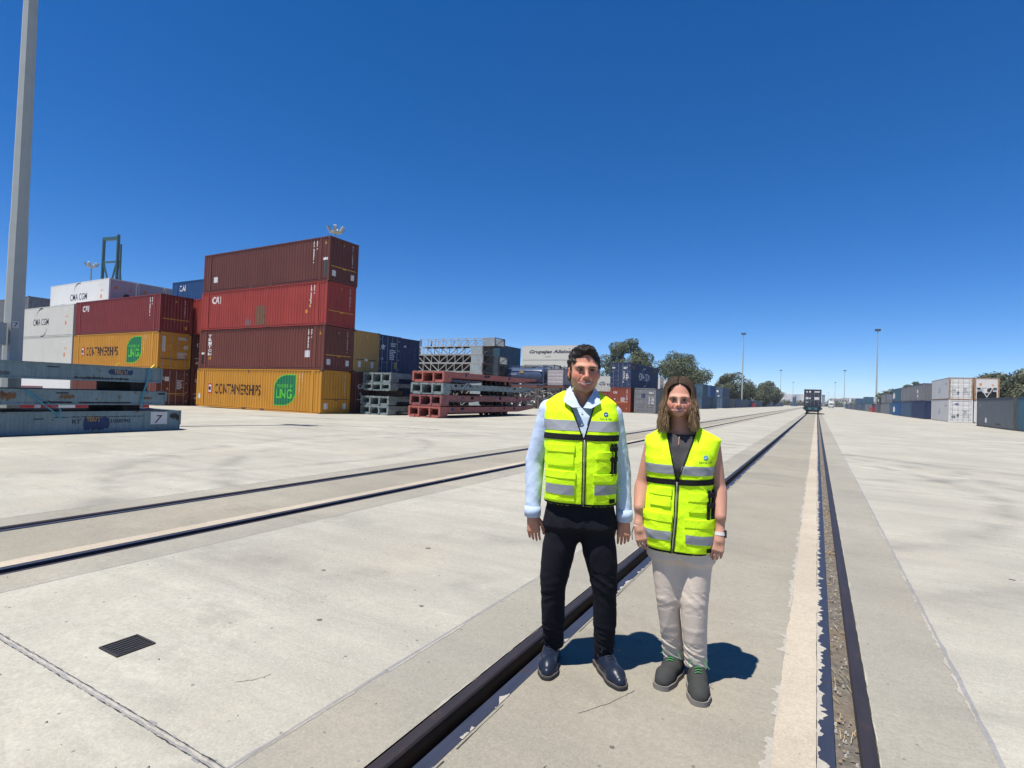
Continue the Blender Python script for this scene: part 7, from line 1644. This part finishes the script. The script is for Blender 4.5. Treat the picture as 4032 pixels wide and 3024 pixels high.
# charcoal top
F = Field(axis(-0.26, 0.20, h=0.005), axis(-0.16, 0.16, h=0.005), axis(0.80, 1.36, h=0.005))
F.loft([(k_[0], k_[1], k_[2], k_[3] + 0.004, k_[4] + 0.004) for k_ in torso_w], 0.0, 2.3)
for sg, cx in ((-1, -0.108), (1, 0.022)): F.ell((cx, -0.055, 1.16), (0.062, 0.060, 0.066), 0.04)
F.wrinkle(fold(0.003, (30, 0, 25, 0.4), (-22, 10, 30, 1.9)), (-1, -1, 0.8), (1, 1, 1.3))
sl = F.sl((-9,) * 3, (9,) * 3); X, Y, Z = F.g(sl); F.d = np.maximum(F.d, (Z - 1.322 - 1.1 * (X + 0.04) ** 2 + 0.0 * Y).astype(F32)); F.d = np.maximum(F.d, (0.82 - Z + 0 * X + 0 * Y).astype(F32))
V, Q = F.mesh('top'); top_ = obj('top', vq_mesh('top', V, Q), M_TOP, WOM); piping(top_, V, [(-0.048, 1.312), (-0.050, 1.268)], 0.0022, S_WOM, 'keyhole_slit')
# trousers
F = Field(axis(-0.25, 0.21, h=0.0045), axis(-0.18, 0.20, h=0.0045), axis(0.05, 0.92, h=0.0045))
F.loft([(0.66, -0.024, 0.01, 0.172, 0.112), (0.76, -0.028, 0.01, 0.172, 0.112), (0.90, -0.034, 0.006, 0.150, 0.10)], 0.0, 2.3)
F.chain(WL_L, [0.090, 0.061, 0.058, 0.060], 0.045, 0.004); F.chain(WL_R, [0.092, 0.074, 0.064, 0.060], 0.045, 0.004)
F.wrinkle(crease(0.0062, (65, 30, 170, 0.2), (-110, 30, 130, 1.1), (60, -50, 210, 2.2)), (-1, -1, 0.05), (1, 1, 0.22)); F.wrinkle(crease(0.003, (90, 30, 115, 0.5), (-95, 20, 145, 2.0)), (-1, -1, 0.38), (1, 1, 0.50)); F.wrinkle(crease(0.0026, (105, 30, 22, 0.5), (-85, 18, 34, 2.0)), (-1, -1, 0.20), (1, 1, 0.9))
F.cap((0.006, -0.10, 0.05), (-0.020, -0.098, 0.46), 0.034, 0.026, 0.010, 'sub'); F.cap((-0.020, -0.098, 0.46), (-0.024, -0.112, 0.66), 0.026, 0.016, 0.008, 'sub')
sl = F.sl((-9,) * 3, (9,) * 3); X, Y, Z = F.g(sl); F.d = np.maximum(F.d, (0.078 - Z + 0 * X + 0 * Y).astype(F32))
V, Q = F.mesh('trousers'); wt = obj('trousers', vq_mesh('trousers', V, Q), M_CHINO, WOM)
shoe('shoe', WOM, (-0.018, 0.150), (-0.106, -0.145), 0.108, 0.095, M_SHOEG, M_SOLEG, M_SOLEG, M_LACEG, 'sneaker'); shoe('shoe', WOM, (0.074, 0.075), (0.086, -0.228), 0.108, 0.095, M_SHOEG, M_SOLEG, M_SOLEG, M_LACEG, 'sneaker')
# vest
vk = [(0.69, -0.034, 0.005, 0.172, 0.128), (0.80, -0.040, 0.0, 0.186, 0.135), (0.90, -0.042, 0.0, 0.188, 0.135), (1.04, -0.038, 0.0, 0.170, 0.122), (1.16, -0.044, -0.004, 0.178, 0.132), (1.25, -0.038, 0.004, 0.192, 0.112), (1.305, -0.032, 0.012, 0.203, 0.088), (1.335, -0.034, 0.018, 0.150, 0.072), (1.368, -0.038, 0.020, 0.092, 0.055)]
wv, VV = make_vest(WOM, vk, (-0.116, 0.038, 1.355, -0.052, 1.082), 0.702, [((-0.292, 0.02, 1.235), (-0.33, 0.03, 0.95), 0.062, 0.085), ((0.228, 0.02, 1.235), (0.265, 0.03, 0.95), 0.062, 0.085)], None,
    folds=[crease(0.0038, (44, 0, 66, 0.4), (-56, 10, 48, 1.9), (24, 20, -80, 0.8)), fold(0.003, (28, 0, 10, 0.4), (-20, 10, 16, 1.9))], top_cut=((-0.040, 0.015, 1.385), (0.078, 0.075, 0.062)))
stripe(wv, VV, 1.118, 1.165, M_REFL, 'reflective_stripe'); stripe(wv, VV, 1.064, 1.095, M_VBLK, 'black_tape', 0.003, tilt=0.03)
for x0, x1, z0, z1 in ((-0.215, -0.075, 0.725, 0.905), (-0.005, 0.140, 0.715, 0.885), (0.010, 0.095, 0.925, 1.02), (-0.185, -0.080, 0.945, 1.04)):
    p_ = patch(wv.data, box_planes(x0, x1, z0, z1), 0.002, 'pocket', M_HIVIS, wv, 0.005, keep=lambda c, n: c.y < 0.03 and x0 - .02 < c.x < x1 + .02 and z0 - .02 < c.z < z1 + .02)
    f_ = patch(wv.data, box_planes(x0 - 0.004, x1 + 0.004, z1 - 0.036, z1 + 0.006), 0.007, 'flap', M_HIVIS, p_ or wv, 0.003, keep=lambda c, n: c.y < 0.03 and x0 - .03 < c.x < x1 + .03 and z1 - .06 < c.z < z1 + .03)
stripe(wv, VV, 0.778, 0.824, M_REFL, 'reflective_stripe', 0.0095, -0.213, -0.077, 0.04); stripe(wv, VV, 0.766, 0.812, M_REFL, 'reflective_stripe', 0.0095, -0.002, 0.138, -0.05)
piping(wv, VV, [(-0.1155, 1.345), (-0.054, 1.082)]); piping(wv, VV, [(0.0375, 1.345), (-0.050, 1.082)])
piping(wv, VV, [(-0.060, 1.08), (-0.062, 0.9), (-0.074, 0.706)], 0.003, name='zip_edge'); piping(wv, VV, [(-0.044, 1.08), (-0.047, 0.9), (-0.060, 0.706)], 0.003, name='zip_edge'); piping(wv, VV, [(-0.052, 1.08), (-0.0545, 0.9), (-0.067, 0.706)], 0.003, plain('zip_teeth', (0.35, 0.36, 0.3), 0.5), 'zip')
patch(wv.data, [((0, 0, 0.715), (0, 0, -1))], 0.0015, 'hem_binding', M_VBLK, wv, keep=lambda c, n: c.z < 0.722 and abs(n.z) < 0.8)
for x in (0.100, 0.122): patch(wv.data, box_planes(x, x + 0.010, 0.875, 1.04), 0.006, 'harness_strap', M_VBLK, wv, 0.003, keep=lambda c, n: c.y < 0.05 and c.x > 0.07 and 0.84 < c.z < 1.08)
for z in (1.005, 0.95): patch(wv.data, box_planes(0.096, 0.132, z, z + 0.024), 0.010, 'buckle', M_VBLK, wv, 0.004, keep=lambda c, n: c.y < 0.05 and c.x > 0.07 and 0.84 < c.z < 1.08)
patch(wv.data, box_planes(0.098, 0.124, 0.722, 0.744), 0.012, 'brand_tab', M_VBLK, wv, keep=lambda c, n: c.y < 0.05 and c.x > 0.07 and c.z < 0.78)
emblem(wv, VV, 0.088, 1.212, False)
# watch and bracelets
wd = Vector((0.008, -0.0, 1)).normalized()
wa = MB().tube([(0.168, -0.0590, 0.812), (0.168, -0.0570, 0.828)], 0.0285, 18).build('watch_strap', M_WHITE, WOM); MB().box(0.184, 0.201, -0.074, -0.044, 0.803, 0.837).build('watch_case', M_BLK, wa)
MB().lathe([(0.0265, 0.812), (0.0285, 0.818), (0.0265, 0.824)], (-0.2465, -0.058, 0), 18).build('bracelet', M_LABEL, WOM); MB().lathe([(0.0265, 0.799), (0.0285, 0.804), (0.0265, 0.809)], (-0.2465, -0.058, 0), 18).build('bracelet', M_BLK, WOM)
MB().tube([(-0.275, -0.058, 0.802), (-0.281, -0.060, 0.775), (-0.278, -0.058, 0.735)], 0.0022, 5).build('tassel', M_BLK, WOM)
